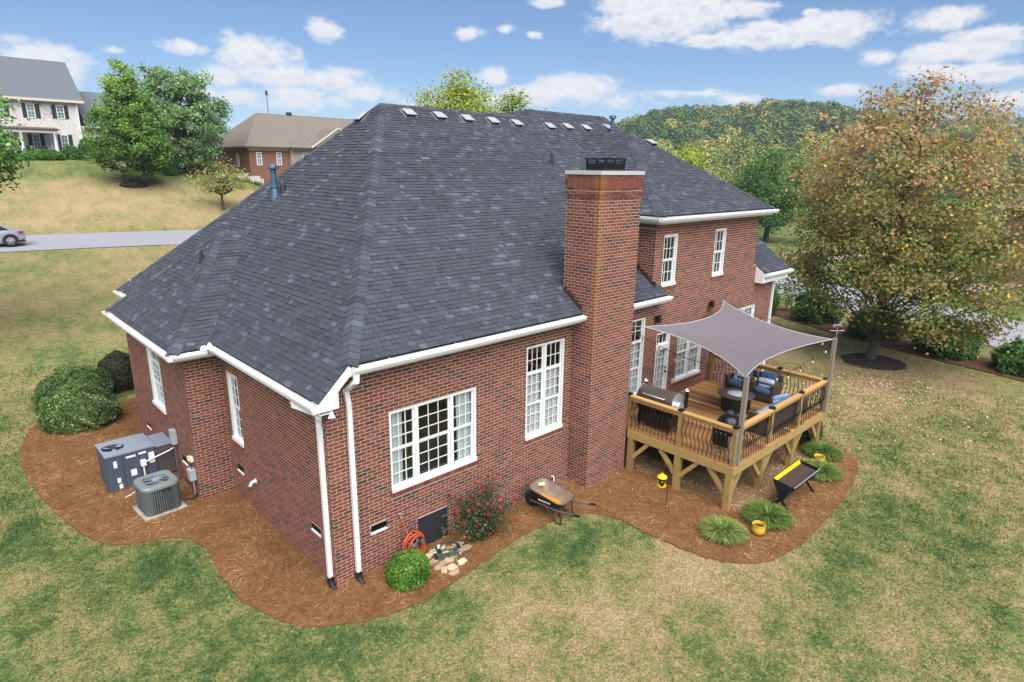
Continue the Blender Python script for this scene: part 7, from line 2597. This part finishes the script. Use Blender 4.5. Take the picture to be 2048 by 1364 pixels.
rf = MB(); rf.prism([(27.0, 53.9, 9.02), (30.05, 53.9, 11.0), (33.1, 53.9, 9.02)], (0, 4.4, 0)); rf.build('front_gable', tan_m, br_, recalc=True)
MB().prism([(27.4, 53.88, 9.03), (30.05, 53.88, 10.76), (32.7, 53.88, 9.03)], (0, .019, 0)).build('gable_stone', stone_far, br_)
MB().bar((26.9, 53.86, 8.98), (30.05, 53.86, 11.02), .06, .16, up=(0, 0, 1)).bar((33.2, 53.86, 8.98), (30.05, 53.86, 11.02), .06, .16).build('gable_trim', cream_m, br_)
MB().box((RX0, RY0 - .1, 8.78), (24.8, RY0 + .03, 8.93)).box((24.81, 54.0, 8.78), (34.2, 54.13, 8.93)).box((RX0 - .1, RY0 - .1, 8.78), (RX0 - .001, RY1, 8.93)).build('gutter', mat('brown_gutter', rgb(72, 62, 56), rough=.5, namt=.1), br_)
MB().box((20.88, 54.96, 8.6), (24.99, 55.2, 8.77)).build('frieze', cream_m, br_)
far_window(br_, 21.59, 22.11, 7.19, 8.42, 55, None, 2, 4); far_window(br_, 23.6, 24.12, 7.22, 8.45, 55, None, 2, 4)
far_window(br_, 26.2, 26.75, 7.25, 8.5, 54.6, None, 2, 4); far_window(br_, 26.8, 27.35, 7.25, 8.5, 54.6, None, 2, 4)
far_window(br_, 21.57, 22.07, 5.25, 5.89, 55, None, 2, 2)
far_window(br_, 57.6, 58.2, 7.0, 8.3, 20.9, None, 2, 4, axis='y')
MB().box((27.5, 60.2, 12.3), (28.0, 60.6, 12.75)).build('vent_stack', vent_m, br_)
for i, (x, lb) in enumerate(((19.6, 'pale metal patio seat beside the brown roof house'), (20.7, 'second pale metal patio seat beside the brown roof house'))):
    c_ = thing('patio_chair', lb, 'chair', (x, 53.3, gz(x, 53.3)), 0, 'patio seats beside the brown roof house')
    MB().box((-.5, -.3, .35), (.5, .3, .42)).build('seat', mat('pale_seat', rgb(186, 178, 170), rough=.5, namt=.1), c_)
    MB().box((-.5, .25, .42), (.5, .31, .85)).build('back', MATS['pale_seat'], c_)
    for a in (-.45, .41):
        for b in (-.28, .24):
            MB().box((a, b, 0), (a + .04, b + .04, .35)).build('leg', MATS['pale_seat'], c_)

mh = thing('mauve_roof_house', 'house with mauve brown hip roof behind the maple at the right edge', 'house', (0, 0, 0))
MB().box((50, -14, GZ - .1), (64, -.6, 5.3)).build('wall', farbrick_m, mh)
rf = MB()
rf.add([(49.5, -14.5, 5.25), (64.5, -14.5, 5.25), (64.5, -.1, 5.25), (49.5, -.1, 5.25), (55.5, -8.5, 8.9), (55.5, -6, 8.9)], [(0, 1, 4), (1, 2, 5, 4), (2, 3, 5), (3, 0, 4, 5), (3, 2, 1, 0)])
rf.build('roof', mauve_m, mh, recalc=True)
MB().box((49.38, -14.5, 5.1), (49.499, -.1, 5.26)).build('gutter', cream_m, mh)
for y0 in (-11, -7.5, -4):
    far_window(mh, y0, y0 + 1.1, 1.2, 2.9, 50, None, 2, 4, axis='y')

# ------------------------------------------------------------------ poles
pole_m = mat('grey_pole', rgb(132, 128, 126), rough=.8, namt=.15)
for (lb, px, d, top, arm) in (('tall leaning grey pole with one cross arm behind the white house', 19, 92, 22.9, True), ('thin dark pole far behind the brown roof house', 575, 140, 20.6, False)):
    x, y = from_view(px, d)
    p_ = thing('utility_pole', lb, 'pole', (x, y, gz(x, y)), 0, 'poles behind the houses')
    h = top - gz(x, y)
    MB().tube([(0, 0, 0), (-.25 if arm else 0, 0, h)], [.30 if arm else .16, .18 if arm else .1], 8).build('mast', pole_m, p_, smooth=50)
    if arm:
        MB().bar((-1.2, 0, h - 2.7), (1.9, -1.6, h - 2.4), .10, .10).build('cross_arm', pole_m, p_)
        MB().tube([(1.85, -1.55, h - 2.4), (1.9, -1.6, h - 4.6)], .07, 6).build('insulator', pole_m, p_)
    else:
        MB().tube([(0, 0, h - .3), (.0, 0, h + .5)], .22, 6).build('head', vent_m, p_)

# ------------------------------------------------------------------ the silver car
car_m = mat('silver_paint', rgb(176, 182, 192), rough=.28, metal=.45, namt=.03, coat=.6)
carglass_m = mat('car_glass', rgb(34, 40, 48), rough=.08, namt=.05, spec=.9)
tyre_m = MATS['tyre']
rim_m = mat('alloy', rgb(200, 202, 206), rough=.3, metal=.6, namt=.05)
cy_, cx_ = 36.2, -1.7
car = thing('parked_car', 'silver saloon car parked at the left end of the street', 'car', (cx_, cy_, gz(cx_, cy_ - .4) + .07), R(180))
# local +X is the nose, built at real size scaled to the place
secs = [(-1.98, .42, .46, .70, .74), (-1.90, .34, .62, .80, .84), (-1.5, .26, .71, .86, .90), (-.9, .22, .74, .86, .88), (0, .22, .75, .82, .83), (.9, .22, .74, .80, .80), (1.5, .26, .71, .74, .75), (1.88, .32, .62, .62, .63), (1.98, .38, .45, .5, .5)]
rings = []
for (x, zb2, hw, zs, zt2) in secs:
    rings.append([(x, -hw * .93, zb2), (x, -hw, zb2 + .12), (x, -hw, zs - .16), (x, -hw * .95, zs - .02), (x, -hw * .75, zt2), (x, 0, zt2 + .015), (x, hw * .75, zt2), (x, hw * .95, zs - .02), (x, hw, zs - .16), (x, hw, zb2 + .12), (x, hw * .93, zb2)])
mb = loft(rings, capend=True); mb.f.append(tuple(range(11))[::-1]); mb.m.append(0); mb.t.append(.5)
body = mb.build('body', car_m, car, smooth=40, recalc=True)
gh = [(-1.30, .87, .62), (-.70, 1.24, .52), (.15, 1.27, .53), (.85, .83, .64)]
cab = [[(x, -h_, min(z, .88) if k in (0, 3) else .85) for x, z, h_ in [g_]] for k, g_ in enumerate(gh)]
mb = MB()
L_ = [(gh[0][0], -gh[0][2], .85), (gh[1][0], -gh[1][2], gh[1][1]), (gh[2][0], -gh[2][2], gh[2][1]), (gh[3][0], -gh[3][2], .80)]
R_ = [(x, -y, z) for x, y, z in L_]
mb.add(L_ + R_, [(0, 1, 5, 4), (2, 3, 7, 6), (0, 3, 2, 1), (4, 5, 6, 7)], 0)
mb.build('windows', carglass_m, car, recalc=True)
mb = MB()
mb.hexa([(-.74, -.53, 1.235), (.19, -.54, 1.262), (.19, .54, 1.262), (-.74, .53, 1.235), (-.66, -.44, 1.275), (.1, -.45, 1.295), (.1, .45, 1.295), (-.66, .44, 1.275)])
for s in (-1, 1):
    mb.bar((-1.34, s * .63, .85), (-.72, s * .525, 1.25), .07, .05); mb.bar((.86, s * .645, .80), (.18, s * .535, 1.27), .06, .05); mb.bar((-.28, s * .70, .84), (-.26, s * .54, 1.26), .06, .04)
mb.build('roof', car_m, car, smooth=30)
for s in (-1, 1):
    MB().hexa([(-1.93, s * .40, .66), (-1.86, s * .66, .66), (-1.62, s * .735, .72), (-1.66, s * .70, .70), (-1.93, s * .42, .78), (-1.86, s * .62, .80), (-1.6, s * .715, .80), (-1.7, s * .68, .80)]).build('tail_light', mat('tail_light_red', rgb(170, 24, 40), rough=.25, namt=.05), car, recalc=True)
    MB().hexa([(1.92, s * .34, .46), (1.8, s * .64, .46), (1.5, s * .70, .58), (1.6, s * .60, .56), (1.9, s * .36, .58), (1.78, s * .62, .62), (1.5, s * .69, .68), (1.6, s * .6, .68)]).build('headlight', alu_m, car, recalc=True)
    for x in (-1.22, 1.22):
        w0 = MB().lathe([(.2, -.10), (.30, -.10), (.315, -.05), (.315, .05), (.30, .10), (.2, .10)], (0, 0, 0), 24, cap=False).build('wheel', tyre_m, car, smooth=40)
        w0.location = (x, s * .68, .31); w0.rotation_euler = (R(90), 0, 0)
        mb = MB(); mb.lathe([(.195, -.05), (.205, -.098), (.19, -.1)], (0, 0, 0), 24, cap=False)
        for k in range(6):
            a = 2 * PI * k / 6
            mb.bar((.03 * math.cos(a), .03 * math.sin(a), 0), (.195 * math.cos(a), .195 * math.sin(a), 0), .06, .19 if False else .192)
        mb.lathe([(.001, -.099), (.05, -.099), (.05, .099), (.001, .099)], (0, 0, 0), 12)
        mb.build('rim', rim_m, w0, smooth=40)
        ar = MB().tube([(x + .35 * math.cos(R(a)), s * .748, .30 + .35 * math.sin(R(a))) for a in range(-10, 200, 15)], .022, 6).build('wheel_arch', black_m, car, smooth=60)
MB().box((-1.9, -.66, .2), (1.9, .66, .30)).build('underbody', black_m, car)

# ------------------------------------------------------------------ the thin haze of the day
hz = bpy.data.materials.new('haze')
hz.use_nodes = True
t = NT(hz.node_tree)
t.n.remove(t.n['Principled BSDF'])
pv = t.new('ShaderNodeVolumePrincipled')
pv.inputs['Color'].default_value = (.86, .91, 1, 1)
pv.inputs['Density'].default_value = 0.00032
t.l.new(pv.outputs[0], t.n['Material Output'].inputs['Volume'])
hb = MB().box((-3700, -3700, -2.0), (3700, 3700, 95)).build('haze', hz, None)
stuff(hb)
